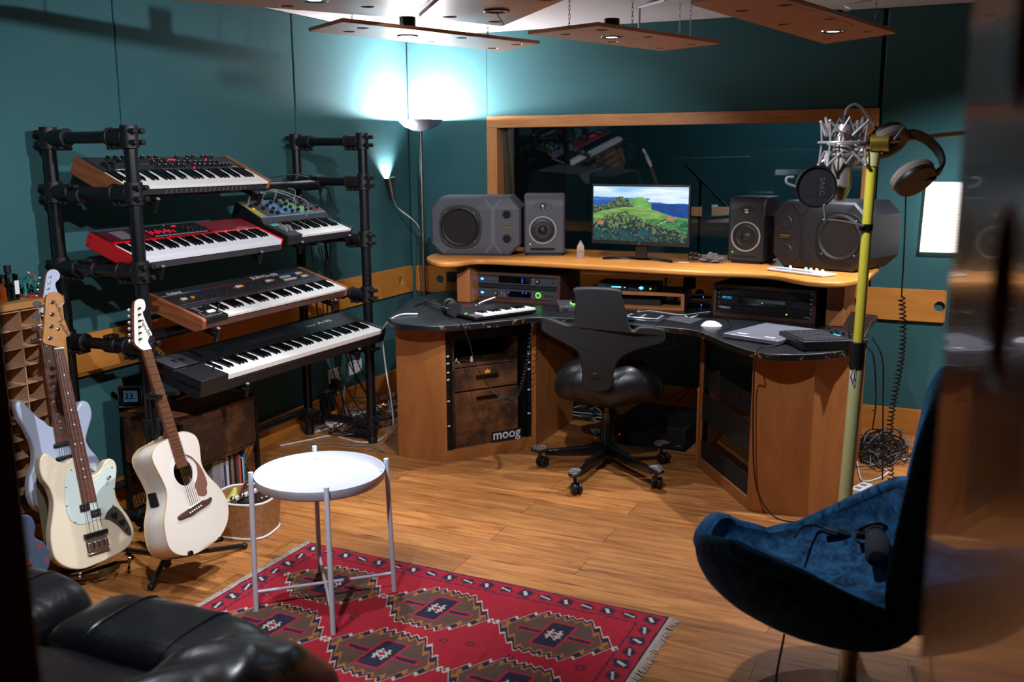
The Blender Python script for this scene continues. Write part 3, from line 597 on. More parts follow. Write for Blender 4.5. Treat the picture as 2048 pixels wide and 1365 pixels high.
def small_speaker(pa, pb, xl, xr, woof, tw, led, label, body, cone, rot):
    f = Face(atz(*pa, SZ), atz(*pb, SZ), SZ); th = thing('studio_monitor', label, 'speaker', f.M)
    x0, x1 = f.loc(*xl)[0], f.loc(*xr)[0]; h = .371; dp = .26; w = x1-x0
    mb = MB(); prof = []
    # side profile (y,z): rounded upper front, small feet gap under
    pr = [(0, .012), (0, h-.075)]+[(.075*(1-math.cos(t))*.6, h-.075+.075*math.sin(t)) for t in [PI/2*k/7 for k in range(1, 8)]]+[(dp-.02, h), (dp, h-.02), (dp, .012)]
    mb.M = axes((x0, 0, 0), (0, 1, 0), (0, 0, 1), (1, 0, 0)); mb.prism(pr, 0, w); mb.build('cabinet', body, th, bevel=.012, seg=3)
    mb = MB(); mb.box(x0+.02, x1-.02, .02, dp-.02, 0, .014); mb.build('foot_plate', 'rubber', th)
    wx, wz = f.loc(*woof); R = .084
    d = MB(); ring(d, wx, wz, -.006, 0, R-.008, R, 48); wf = d.build('trim_ring', 'ring_grey', th)
    d = MB(); d.lathe([(R-.008, -.003), (R-.016, -.002), (R-.022, -.007), (R-.032, -.007), (R-.036, -.002), (R*.34, .0-.0005), (R*.34, -.003), (R*.25, -.012), (.001, -.016)], 48, 0, (wx, 0, wz), (0, 1, 0)); d.m = [1 if i >= 48*4 and i < 48*6 else 0 for i in range(len(d.m))]
    d.build('woofer', ['rubber', cone], wf, ang=50)
    tx, tz = f.loc(*tw); d = MB(); d.lathe([(.055, 0), (.052, -.002), (.03, -.0005), (.02, -.001)], 40, 0, (tx, 0, tz), (0, 1, 0), 1.); 
    for i in range(len(d.v)): d.v[i] = Vector((d.v[i].x, d.v[i].y, tz+(d.v[i].z-tz)*.52))
    tt = d.build('tweeter_recess', body, th); d = MB(); ring(d, tx, tz, -.005, -.001, .015, .019, 32); d.build('tweeter_ring', 'rubber', tt)
    d = MB(); d.lathe([(.0155, -.002), (.012, -.006), (.006, -.0085), (.001, -.009)], 28, 0, (tx, 0, tz), (0, 1, 0)); d.build('tweeter_dome', 'nickel', tt)
    d = MB(); d.box(wx-.075, wx+.075, -.001, .0, .033, .049); d.build('bass_slot', 'void_black', th, bevel=.004)
    lx, lz = f.loc(*led); MB().ball((lx, -.001, lz), .0025).build('power_light', 'led_green', th)
    d = MB(); d.M = T(wx, .0235, h-.018) @ RX(PI/2-.65); d.text('FOCAL', .013, 0, .0003); d.M = T(wx, .012, h-.030+.0) @ RX(PI/2-.3)
    if rot: d = MB(); d.M = T(wx+.0, .0045, h-.049) @ RX(PI/2-.12); d.text('FOCAL', .014, 0, .0003, bold=.0004)
    d.build('wordmark', 'mid_grey', th)
    return f
small_speaker((1052, 512), (1122, 512), (1048, 450), (1130, 450), (1085.5, 460.5), (1085.5, 413.5), (1060, 488.5), 'small black studio monitor beside the left big speaker', 'speaker_body', 'cone_grey', False)
small_speaker((1457, 526), (1525, 530), (1456, 450), (1529, 450), (1491.5, 473.5), (1493, 422), (1465, 504), 'small black studio monitor between monitor screen and right big speaker', 'speaker_black', 'cone_grey', True)

# ---------------------------------------------------------------- computer monitor
fy = atz(1278, 522, SZ).y
fm = Face((aty(1184, 440, fy+.03).x, fy+.03), (aty(1382, 440, fy-.03).x, fy-.03), SZ)
x0, z1 = fm.loc(1184, 368.5); x1, _ = fm.loc(1382, 371); z0 = fm.loc(1283, 491)[1]; z1 = fm.loc(1283, 369.5)[1]
mon = thing('computer_monitor', 'black widescreen monitor showing green hills, on a curved foot', 'monitor', fm.M)
mb = MB(); mb.box(x0, x1, 0, .02, z0, z1); mb.box(x0+.1, x1-.1, .02, .045, z0+.06, z1-.06); mb.build('housing', 'black_plastic', mon, bevel=.003)
sx0, sx1, sz0, sz1 = x0+.011, x1-.011, z0+.022, z1-.012
NX, NZ = 300, 170
rs = np.random.RandomState(3)
def vnoise(x, y, seed=0):
    xi = np.floor(x).astype(int); yi = np.floor(y).astype(int); fx = x-xi; fy_ = y-yi
    h = lambda a, b: (np.sin(a*127.1+b*311.7+seed*17.3)*43758.5453) % 1.0
    u = fx*fx*(3-2*fx); v = fy_*fy_*(3-2*fy_)
    return (h(xi, yi)*(1-u)+h(xi+1, yi)*u)*(1-v)+(h(xi, yi+1)*(1-u)+h(xi+1, yi+1)*u)*v
def fbm(x, y, seed=0, o=4): return sum(vnoise(x*2**i, y*2**i, seed+i)/2**(i+1) for i in range(o))
U, V = np.meshgrid(np.linspace(0, 1, NX+1), np.linspace(0, 1, NZ+1), indexing='ij')   # V up
def C3(h): return np.array(lin(h)[:3])
img = np.zeros(U.shape+(3,)); up = V
sky = up > .8
img[:] = C3('#8fc0e8'); t = np.clip(fbm(U*3, V*14, 5)*1.6-.35, 0, 1)[..., None]; img = img*(1-t)+C3('#f4fbff')*t
def layer(mask, a, b, n):
    global img
    c = C3(a)*(1-n[..., None])+C3(b)*n[..., None]; img = np.where(mask[..., None], c, img)
layer(V < .79+.04*fbm(U*6, U*0, 1)-.02*U, '#1e4f9e', '#4b7fc4', fbm(U*8, V*12, 2))
layer(V < .72+.06*fbm(U*7, U*0+3, 3), '#0d3f92', '#2a62b4', fbm(U*10, V*16, 4))
layer((V < .80-.0*U) & (V > .68+.07*fbm(U*5, U*0, 8)) & (U > .55+.1*fbm(V*20, V*0, 9)), '#a9c9e6', '#eef6fb', fbm(U*6, V*10, 11))
ridge = .60+.22*np.exp(-((U-.5)/.2)**2)-.12*np.clip((U-.55)/.45, 0, 1)*2.6*(U > .55)-.02
layer((V < ridge+.02*fbm(U*30, U*0, 6)), '#2f7a4a', '#8fbf5e', fbm(U*14, V*22, 12))
layer((V < .70-.02*fbm(U*20, U*0, 2)) & (U > .62) & (V > .42+.16*(1-U)+.30*(1-U)), '#062d6e', '#134a93', fbm(U*14, V*18, 31))
f1 = .62+.17*np.exp(-((U-.3)/.13)**2)+.05*fbm(U*60, U*0, 7)-.35*np.clip(U-.38, 0, 1)*3
layer((V < f1) & (U < .52), '#0c3534', '#7d9150', np.clip(fbm(U*60, V*50, 13)*2.2-.8, 0, 1))
hill = .5+.13*np.sin(np.clip(U, 0, .85)/.85*PI)-.12*np.clip(U-.55, 0, 1)
layer(V < hill, '#356f3c', '#8fb05a', np.clip(fbm(U*10+V*3, V*40, 15)*1.3-.35+1.1*(V-.3), 0, 1))
layer((V < .44-.42*(U-.95)*(U > .75)) & (V < .42) & (U > .64-.25*(V-.1)), '#0f4f3c', '#5f9a50', np.clip(fbm(U*34, V*30, 19)*1.8-.5, 0, 1))
path = np.abs((U-.62)*.85-(V-.25)*.95) < .006; layer(path & (V > .22) & (V < .46), '#c2b07a', '#d8c795', V)
t1 = .40+.11*np.exp(-((U-.33)/.2)**2)+.07*fbm(U*40, U*0, 21)-.42*np.clip(U-.36, 0, 1)-.06*(U < .12)
layer(V < t1, '#06282e', '#7f9a52', np.clip(fbm(U*60, V*34, 23)*2.6-1.2+1.3*(V-.2), 0, 1))
layer((V < .22) & (U < .68) & (fbm(U*30, V*20, 28) > .47), '#073438', '#125056', fbm(U*30, V*30, 25))
for cx_, cy_ in ((.08, .33), (.83, .43)): layer((((U-cx_)/.035)**2+((V-cy_)/.035)**2 < 1+.5*fbm(U*60, V*60, 3)), '#8a4a3a', '#c98a6a', fbm(U*80, V*80, 2))
def colored_grid(name, fn, nx, ny, cols, material, parent):
    u = np.linspace(0, 1, nx+1); v = np.linspace(0, 1, ny+1); Uu, Vv = np.meshgrid(u, v, indexing='ij')
    co = fn(Uu, Vv).reshape(-1, 3); me = bpy.data.meshes.new(name); idx = np.arange((nx+1)*(ny+1)).reshape(nx+1, ny+1)
    q = np.stack([idx[:-1, :-1], idx[1:, :-1], idx[1:, 1:], idx[:-1, 1:]], -1).reshape(-1, 4)
    me.vertices.add(len(co)); me.vertices.foreach_set('co', co.ravel()); me.loops.add(q.size); me.loops.foreach_set('vertex_index', q.ravel().astype(np.int32))
    me.polygons.add(len(q)); me.polygons.foreach_set('loop_start', np.arange(0, q.size, 4, dtype=np.int32)); me.polygons.foreach_set('loop_total', np.full(len(q), 4, dtype=np.int32))
    me.update(calc_edges=True)
    a = me.color_attributes.new('pattern', 'FLOAT_COLOR', 'POINT'); a.data.foreach_set('color', np.concatenate([cols.reshape(-1, 3), np.ones((len(co), 1))], 1).ravel())
    me.materials.append(material); o = bpy.data.objects.new(name, me); COL.objects.link(o)
    if parent: o.parent = parent
    return o
vcmat('screen_picture', emission=1.15)
colored_grid('screen', lambda u, v: np.stack([sx0+(sx1-sx0)*u, u*0-.0012, sz0+(sz1-sz0)*v], -1), NX, NZ, img, MATS['screen_picture'], mon)
xc = (x0+x1)/2
mb = MB(); mb.M = T(xc, -.0008, z0+.011) @ RX(PI/2); mb.text('LG', .012, 0, .0003); mb.build('wordmark', 'mid_grey', mon)
mb = MB(); mb.box(xc-.035, xc+.035, .03, .05, .012, z0+.12); mb.build('neck', 'black_plastic', mon, bevel=.004)
mb = MB(); n = 14; vs = []; W_ = .215
for i in range(n+1):
    a = -1+2*i/n; y = -.085*a*a+.07; vs += [(xc+a*W_, y-.02, 0), (xc+a*W_, y+.02, 0), (xc+a*W_, y+.016, .014), (xc+a*W_, y-.012, .014)]
mb.add(vs, [(4*i+j, 4*i+(j+1) % 4, 4*i+4+(j+1) % 4, 4*i+4+j) for i in range(n) for j in range(4)]+[(0, 1, 2, 3), (4*n+3, 4*n+2, 4*n+1, 4*n)]); mb.build('curved_foot', 'cone_black', mon, bevel=.002)

# ---------------------------------------------------------------- small things on the raised shelf
def crystal_mat():
    m, nt, b = nmat('quartz'); b.inputs['Base Color'].default_value = lin('#f6e4d8'); b.inputs['Roughness'].default_value = .06; b.inputs['Transmission Weight'].default_value = .75; b.inputs['IOR'].default_value = 1.5
crystal_mat()
p = atz(1161, 517, SZ); mb = MB(); mb.M = T(p.x, p.y, SZ) @ RZ(.3)
mb.lathe([(.001, 0), (.024, 0), (.026, .05), (.022, .075), (.001, .108)], 6); tag(mb.build('quartz_crystal', 'quartz', ang=5), 'clear pointed quartz crystal standing on the shelf left of the screen', 'crystal')
def rock(name, px, py, rx, ry, rz, m, label, seed, amp):
    p = atz(px, py, SZ); bm = bmesh.new(); bmesh.ops.create_icosphere(bm, subdivisions=4, radius=1); random.seed(seed)
    from mathutils import noise
    for v in bm.verts:
        d = v.co.normalized(); k = 1+amp*noise.noise(d*2.3+Vector((seed, 0, 0)))+amp*.6*noise.noise(d*6+Vector((0, seed, 0)))
        v.co = Vector((d.x*rx*k, d.y*ry*k, max(d.z*rz*k+rz*.85, 0)))
    me = bpy.data.meshes.new(name); bm.to_mesh(me); bm.free(); me.materials.append(MATS[m]); o = bpy.data.objects.new(name, me); COL.objects.link(o); o.location = (p.x, p.y, SZ)
    return tag(o, label, 'rock')
mat('pyrite', '#6d6258', .28, .85, var=.5, vscale=40); mat('grey_stone', '#5a5552', .85, bump=.8, bscale=120, var=.4, vscale=30)
rock('pyrite_rock', 1387, 521, .034, .03, .026, 'pyrite', 'shiny brown metallic rock on the shelf right of the screen', 4, .35)
rock('grey_rock', 1424, 526, .062, .035, .028, 'grey_stone', 'rough grey stone cluster beside the small right-hand speaker', 9, .5)
p = atz(1368, 525, SZ); tag(MB().box(p.x-.03, p.x+.03, p.y-.008, p.y+.008, SZ, SZ+.002).build('pencil_stub', 'white_plastic'), 'thin white slip lying in front of the metallic rock', 'paper slip')
c = [atz(x, y, SZ+.012) for x, y in ((1533, 537), (1645, 551), (1658, 542), (1548, 530))]
sq = thing('pad_controller', 'small white music controller with coloured knobs in front of the right speaker', 'music controller', axes((c[0].x, c[0].y, SZ), (c[1]-c[0]), Vector((0, 0, 1)).cross(c[1]-c[0]), (0, 0, 1)))
Lc = (c[1]-c[0]).length; Wc = .11
mb = MB(); mb.box(0, Lc, 0, Wc, .002, .014); mb.build('body', 'white_paint', sq, bevel=.004)
mb = MB(); mb.box(.004, Lc-.004, .004, Wc-.004, .001, .003); mb.build('side_band', 'mid_grey', sq)
mb = MB()
for i in range(14):
    for j in range(2): mb.box(.03+i*.018, .044+i*.018, .012+j*.022, .028+j*.022, .014, .0165)
mb.build('key_buttons', 'ring_grey', sq)
for i, (u, cc) in enumerate(((.27, '#dcdcdc'), (.55, '#58c8d8'), (.64, '#58d868'), (.74, '#e8e8f0'), (.84, '#e85a2a'))):
    mat('cap_%d' % i, cc, .4); k = MB().cyl((Lc*u, .07, .014), (Lc*u, .07, .030), .0085, .0075).build('knob', 'white_plastic', sq); MB().cyl((Lc*u, .07, .030), (Lc*u, .07, .0315), .007).build('knob_cap', 'cap_%d' % i, k)
# ---------------------------------------------------------------- rack cases and the things on the worktop
mat('case_walnut', '#4e2a1c', .5, var=.2, vscale=30); mat('case_top', '#141213', .5)
mat('screw_steel', '#b0b0b8', .3, 1.); mat('display_dark', '#05060a', .12); mat('alu', '#a9aab2', .35, .7); mat('laptop_grey', '#8d8d9a', .35, .6)
mat('pad_grey', '#3a3a42', .5); mat('glow_ring_green', '#204018', .4, emit='#66ff33', estr=5); mat('blue_glow', '#0a1a40', .4, emit='#3c8cff', estr=6)
mat('cyan_print', '#2f9fd8', .4, emit='#2f9fd8', estr=.6)
def case(pa, pb, pc, htop, lab, name='rack_case'):
    f = Face(atz(*pa, DZ), atz(*pb, DZ), DZ); h = f.loc(*htop)[1]; w = f.len; d = .34
    th = thing(name, lab, 'rack case', f.M); mb = MB()
    mb.box(0, .018, 0, d, 0, h); mb.box(w-.018, w, 0, d, 0, h); mb.box(.018, w-.018, 0, d, 0, .018); mb.box(.018, w-.018, 0, d, h-.018, h); mb.build('body', 'case_walnut', th, bevel=.002)
    MB().box(.001, w-.001, .004, d, h, h+.002).build('top_lining', 'case_top', th)
    return f, th, w, h
def unit(f, x0, x1, z0, z1, name, lab, m, cat='rack unit', d=.25, group=None, y0=.012):
    th = thing(name, lab, cat, f.M @ T(x0, y0, z0), group); w = x1-x0; h = z1-z0
    MB().box(0, w, 0, .004, 0, h).box(.02, w-.02, .004, d, .004, h-.004).build('chassis', m, th, bevel=.001)
    for x in (.008, w-.008):
        for z in (.009, h-.009): MB().cyl((x, 0, z), (x, -.003, z), .0045, n=12).build('rack_screw', 'screw_steel', th)
    return th, w, h
def diamond(mb, x, z, s, y=-.0008, m=0): mb.add([(x-s, y, z), (x, y, z-s*.62), (x+s, y, z), (x, y, z+s*.62)], [(0, 1, 2, 3)], m)
def knob(parent, x, z, r, m='black_plastic', cap=True, l=.014):
    k = MB().cyl((x, 0, z), (x, -l, z), r, r*.86, n=20).build('knob', m, parent, bevel=.0008)
    if cap: MB().cyl((x, -l, z), (x, -l-.0008, z), r*.6, n=16).box(x-.0008, x+.0008, -l-.0014, -l, z, z+r*.8).build('knob_cap', 'ring_grey', k)
    return k
f, th, w, h = case((944, 600), (1120, 611), None, (1000, 546), 'walnut rack case on the left of the desk holding two audio interfaces')
for i, (za, zb) in enumerate(((.60, .91), (.12, .44))):
    t, uw, uh = unit(f, .02, w-.02, h*za, h*zb, 'audio_interface', ('grey rack audio interface with a wide dark display, upper one in the left case' if i == 0 else 'grey rack audio interface with glowing green ring, lower one in the left case'), 'grey_panel')
    mb = MB(); diamond(mb, .045, uh/2, .013); mb.build('emblem', 'blue_glow', t)
    if i == 0:
        mb = MB().box(uw*.29, uw*.68, -.001, 0, uh*.15, uh*.9); dsp = mb.build('display', 'display_dark', t)
        mb = MB(); [mb.box(uw*.575, uw*.582, -.0018, -.001, uh*q-.002, uh*q+.002) for q in (.3, .5, .72)]; mb.build('level_light', 'led_blue', dsp)
        mb = MB(); mb.M = T(uw*.19, -.0008, uh*.5) @ RX(PI/2); mb.text('apollo x16', .009, 0, .0002); mb.build('lettering', 'mid_grey', t)
        knob(t, uw*.77, uh*.5, .013)
    else:
        mb = MB().box(uw*.40, uw*.68, -.001, 0, uh*.15, uh*.8); dsp = mb.build('display', 'display_dark', t)
        mb = MB(); [mb.box(uw*q, uw*q+.004, -.0018, -.001, uh*.62, uh*.7) for q in (.41, .58, .62)]; mb.build('level_light', 'led_blue', dsp)
        mb = MB(); mb.M = T(uw*.16, -.0008, uh*.78) @ RX(PI/2); mb.text('apollo x8p', .008, 0, .0002); mb.build('lettering', 'mid_grey', t)
        knob(t, uw*.26, uh*.5, .012); k = knob(t, uw*.77, uh*.5, .012)
        mb = MB(); ring(mb, uw*.77, uh*.5, -.003, -.001, .013, .016, 28); mb.build('glow_ring', 'glow_ring_green', k)
        for q in (.86, .90): MB().cyl((uw*q, 0, uh*.6), (uw*q, -.012, uh*.6), .006, n=16).build('jack_plug', 'nickel', t)
        mb = MB(); [mb.box(uw*(.32+.035*a)-.002, uw*(.32+.035*a)+.002, -.001, 0, uh*(.25+.2*b)-.0015, uh*(.25+.2*b)+.0015, (a+b) % 2) for a in range(2) for b in range(3)]; mb.build('button_row', ['led_red', 'white_plastic'], t)
    mb = MB(); [mb.box(uw*.705, uw*.71, -.001, 0, uh*q-.002, uh*q+.002) for q in (.2, .45, .7)]; mb.build('indicator', 'white_ink', t)
    MB().box(uw*.93, uw*.945, -.003, 0, uh*.3, uh*.55).build('power_switch', 'black_plastic', t)
MB().box(.02, w-.02, .014, .018, h*.46, h*.58).build('blank_panel', 'black_matte', th)
f, th, w, h = case((1425, 631), (1630, 650), None, (1427, 567), 'walnut rack case on the right of the desk with black units inside')
t, uw, uh = unit(f, .02, w-.02, h*.66, h*.93, 'blank_rack_unit', 'blank black rack plate at the top of the right rack case', 'black_matte')
t, uw, uh = unit(f, .02, w-.02, h*.36, h*.64, 'midi_interface', 'black rack unit with blue wordmark and a silver display in the right case', 'black_plastic')
mb = MB(); mb.M = T(.055, -.0008, uh*.8) @ RX(PI/2); mb.text('MOTU', .018, 0, .0002, bold=.0005); mb.build('wordmark', 'cyan_print', t)
mb = MB().box(uw*.23, uw*.73, -.001, 0, uh*.2, uh*.88); dsp = mb.build('display', 'display_dark', t); MB().box(uw*.42, uw*.72, -.002, -.001, uh*.5, uh*.82).build('display_window', 'mid_grey', dsp); MB().box(uw*.48, uw*.487, -.003, -.002, uh*.45, uh*.52).build('status_light', 'led_green', dsp)
mb = MB(); mb.M = T(uw*.86, -.0008, uh*.5) @ RX(PI/2); mb.text('MIDI Timepiece AV', .007, 0, .0002); mb.build('lettering', 'mid_grey', t)
t, uw, uh = unit(f, .02, w-.02, h*.08, h*.35, 'power_conditioner', 'black power conditioner with green light at the bottom of the right case', 'black_plastic')
mb = MB(); mb.M = T(.045, -.0008, uh*.72) @ RX(PI/2); mb.text('FURMAN', .015, 0, .0002, bold=.0004); mb.M = T(uw*.95, -.0008, uh*.35) @ RX(PI/2); mb.text('M-10LX', .009, 0, .0002); mb.build('wordmark', 'white_ink', t)
MB().ball((uw*.74, -.001, uh*.5), .0035).build('power_light', 'led_green', t); MB().box(uw*.79, uw*.83, -.006, 0, uh*.25, uh*.75).build('power_switch', 'black_matte', t)
MB().cyl((.14, 0, uh*.5), (.14, -.008, uh*.5), .011).build('knob', 'black_matte', t)
# low wooden shelf in the middle, two black boxes and a stream of wires
f = Face(atz(1190, 615, DZ), atz(1368, 623, DZ), DZ); h = f.loc(1368, 588)[1]; w = f.len
st = thing('wooden_riser', 'low open wooden shelf standing in the middle of the desk', 'riser', f.M); mb = MB(); d = .3
mb.box(-.06, w, 0, d, 0, .018); mb.box(-.06, w, 0, d, h-.018, h); mb.box(w-.02, w, .0, d, .018, h-.018); mb.box(-.06, -.04, 0, d, .018, h-.018); mb.box(w-.10, w-.08, d-.02, d, .018, h-.018); mb.build('body', 'ped_wood', st, bevel=.002)
g_ = Face(f.M @ Vector((0, .02, 0)), f.M @ Vector((w, .02, 0)), DZ+h)
xs = [g_.loc(1194, 575)[0], g_.loc(1255, 580)[0], g_.loc(1316, 582)[0]]; bh = g_.loc(1255, 568)[1]
for i, lab in enumerate(('matt black box with a blue lit name on the wooden riser', 'dark grey processor box with a glowing blue diamond on the wooden riser')):
    t = thing('audio_processor', lab, 'audio box', g_.M @ T(xs[i], 0, 0)); bw = xs[i+1]-xs[i]
    MB().box(0, bw-.003, 0, .2, .003, bh).build('chassis', 'black_plastic' if i == 0 else 'speaker_black', t, bevel=.003)
    for q in (.02, bw-.022):
        MB().cyl((q, .02, 0), (q, .02, .004), .007, n=12).build('foot', 'rubber', t)
    if i == 0: MB().box(.085, .14, -.0008, 0, bh*.45, bh*.6).build('lit_name', 'blue_glow', t); MB().box(.158, .166, -.0008, 0, bh*.47, bh*.53).build('status_light', 'blue_glow', t)
    else:
        mb = MB(); diamond(mb, bw*.45, bh*.5, .016); mb.build('emblem', 'blue_glow', t); MB().ball((bw*.75, -.001, bh*.45), .004).build('power_light', 'led_green', t); MB().ball((bw*.84, -.001, bh*.45), .005).build('button', 'black_matte', t)
mb = MB(); mb.M = f.M @ T(0, .05, .018); mb.box(.02, w-.14, 0, .18, 0, .045); tag(mb.build('rack_processor', 'black_matte', bevel=.003), 'black box with many wires, under the top of the wooden riser', 'audio box')
mb = MB(); mb.M = g_.M @ T(xs[2]+.02, .01, 0); mb.box(0, .12, 0, .12, 0, .012); mb.box(.004, .116, .004, .116, .012, .014, 1); tag(mb.build('external_drive', ['case_walnut', 'dark_grey'], bevel=.002), 'thin flat dark drive lying on the right end of the wooden riser', 'drive')
p = atz(1373, 580, DZ+h); mb = MB(); mb.M = T(p.x, p.y+.07, DZ+h); mb.lathe([(.001, 0), (.036, 0), (.036, .055), (.033, .062), (.001, .062)], 32); tag(mb.build('mini_speaker', 'black_matte'), 'small black round pot on the right end of the wooden riser, wires around it', 'speaker')
for i, (x, y, lab) in enumerate(((1400, 612, 'flat black hub with a blue light, lower of the two beside the riser'), (1400, 603, 'flat black hub with a blue light, resting on top of the other'))):
    p = atz(x, y, DZ); t = thing('usb_hub', lab, 'hub', T(p.x+.0, p.y+.02*i, DZ+.018*i) @ RZ(.15+.2*i)); MB().box(-.06, .06, -.03, .04, 0, .017).build('case', 'black_plastic', t, bevel=.003); MB().ball((.01, -.031, .009), .003).build('status_light', 'led_blue', t)
# controller with the green ring
a, b = atz(1119, 625, DZ), atz(1163, 624, DZ); f = Face(a, b, DZ)
t = thing('monitor_controller', 'small grey desktop audio controller with a glowing green dial ring', 'audio controller', f.M); MB().add([(0, 0, 0), (.15, 0, 0), (.15, .13, 0), (0, .13, 0), (0, 0, .03), (.15, 0, .03), (.15, .13, .05), (0, .13, .05)], [(0, 1, 2, 3), (4, 5, 6, 7), (0, 1, 5, 4), (1, 2, 6, 5), (2, 3, 7, 6), (3, 0, 4, 7)]).build('case', 'grey_panel', t, bevel=.003)
dk = MB(); dk.M = T(.10, .06, .041) @ RX(.15); dk.lathe([(.024, 0), (.023, .018), (.001, .019)], 28); dk = dk.build('dial', 'black_plastic', t)
mb = MB(); mb.M = T(.10, .06, .041) @ RX(.15); mb.lathe([(.025, 0), (.025, .003), (.029, .003), (.029, 0), (.025, 0)], 28); mb.build('glow_ring', 'glow_ring_green', dk)
mb = MB(); mb.M = T(0, 0, .031) @ RX(.15); [mb.box(.04+.018*i, .046+.018*i, .012, .017, 0, .001) for i in range(4)]; mb.build('button_row', 'white_ink', t); MB().box(.015, .05, -.001, 0, .006, .02).build('headphone_jack', 'black_matte', t)
# piano-style keyboards -------------------------------------------------
def keybed(parent, W, D_, n_white, z0=0., kh=.012, gap=.0009, start='C', bx=.0, wf='ivory', bk=.62, lift=.010, front=.012):
    # local: x along keys (left to right), y away from the player, z up
    kw = W/n_white; mb = MB(); names = 'CDEFGAB'; s0 = names.index(start)
    for i in range(n_white):
        mb.box(bx+i*kw+gap/2, bx+(i+1)*kw-gap/2, 0, D_, z0-front, z0)
    a = mb.build('white_keys', wf, parent, bevel=.0008 if n_white < 70 else 0)
    mb = MB()
    for i in range(n_white-1):
        if names[(s0+i) % 7] in 'CDFGA':
            c = bx+(i+1)*kw; hw = kw*.27; y0 = D_*(1-bk)
            mb.add([(c-hw, y0, z0), (c+hw, y0, z0), (c+hw, D_, z0), (c-hw, D_, z0), (c-hw*.8, y0+.012, z0+lift), (c+hw*.8, y0+.012, z0+lift), (c+hw*.8, D_, z0+lift), (c-hw*.8, D_, z0+lift)], [(4, 5, 6, 7), (0, 1, 5, 4), (1, 2, 6, 5), (2, 3, 7, 6), (3, 0, 4, 7)])
    mb.build('black_keys', 'key_black', parent); return a
c = [atz(x, y, DZ+.03) for x, y in ((951, 633), (1073, 617), (1055, 604), (935, 612))]
ux = (c[1]-c[0]); W = ux.length; ux.normalize()
mk = thing('mini_keyboard', 'compact black midi keyboard with white mini keys at the desk\'s left', 'midi keyboard', axes((c[0].x, c[0].y, DZ), ux, Vector((0, 0, 1)).cross(ux), (0, 0, 1)))
D_ = (c[3]-c[0]).length*.9
MB().box(0, W, 0, D_, .006, .026).build('case', 'black_plastic', mk, bevel=.006)
keybed(mk, W-.062, .085, 15, .034, bx=.055, bk=.6, lift=.006)
for i in range(8): MB().cyl((.075+i*.026, D_-.03, .026), (.075+i*.026, D_-.03, .044), .0065, .0055, n=14).build('knob', 'dark_grey', mk)
mb = MB(); [mb.box(.012+.014*(i % 2), .02+.014*(i % 2), .03+.02*(i//2), .04+.02*(i//2), .026, .028) for i in range(6)]; mb.build('pad_buttons', 'mid_grey', mk); MB().box(.02, .032, .12, .126, .026, .028).build('status_light', 'led_green', mk); MB().ball((.046, .05, .027), .0022).build('status_light', 'led_red', mk)
p = atz(1000, 607, DZ); rc = atz(925, 622, DZ); mb = MB(); mb.M = T(rc.x+.02, rc.y+.04, DZ) @ RZ(-.3); mb.box(-.04, .04, -.04, .04, 0, .025); tag(mb.build('red_box', mat('box_red', '#6a1018', .5), bevel=.004), 'small dark red box behind the mini keyboard, next to the headphones', 'box')
# closed-back headphones on the desk
def headphones(name, lab, M, cushion, shell, band, spread=.0, cup=.044, hb=.085, hz=1.7):
    t = thing(name, lab, 'headphones', M)
    for s in (-1, 1):
        x = s*.075; mb = MB(); mb.lathe([(.001, .0), (cup*.8, .0), (cup*.98, .006), (cup*1.0, .014), (cup*.95, .02)], 32, 0, (x, 0, 0), (s, 0, 0), .85 if 0 else 1.)
        e_ = mb.build('ear_cup', shell, t)
        mb = MB(); mb.tube([Vector((x-s*.006, cup*.72*math.cos(a), cup*.8*math.sin(a))) for a in [2*PI*k/24 for k in range(24)]], cup*.3, 10, closed=True); mb.build('ear_cushion', cushion, e_)
        MB().tube([(x+s*.012, -.0, cup*.2), (x+s*.02, 0, cup*.9), (x+s*.004, 0, cup*(hz-.2)), (x-s*.002, 0, cup*(hz+.1))], .006, 8, smooth=4).build('yoke', shell, t)
    pts = [Vector((.075*math.cos(a)*1.0, 0, cup*hz+hb*math.sin(a))) for a in [PI*k/14 for k in range(15)]]
    mb = MB(); vs = []
    for p_ in pts:
        n_ = (p_-Vector((0, 0, cup*hz))).normalized(); vs += [p_+Vector((0, -.018, 0)), p_+Vector((0, .018, 0)), p_+n_*.009+Vector((0, .016, 0)), p_+n_*.009+Vector((0, -.016, 0))]
    mb.add(vs, [(4*i+j, 4*i+(j+1) % 4, 4*i+4+(j+1) % 4, 4*i+4+j) for i in range(14) for j in range(4)]+[(0, 1, 2, 3), (59, 58, 57, 56)]); mb.build('headband', band, t, bevel=.003)
    return t
p = atz(893, 632, DZ); headphones('headphones', 'black closed-back headphones lying on the left end of the desk', T(p.x+.02, p.y+.02, DZ+.046) @ RZ(2.2) @ RX(-1.35) @ Matrix.Scale(.92, 4), 'rubber', 'black_plastic', 'black_matte')
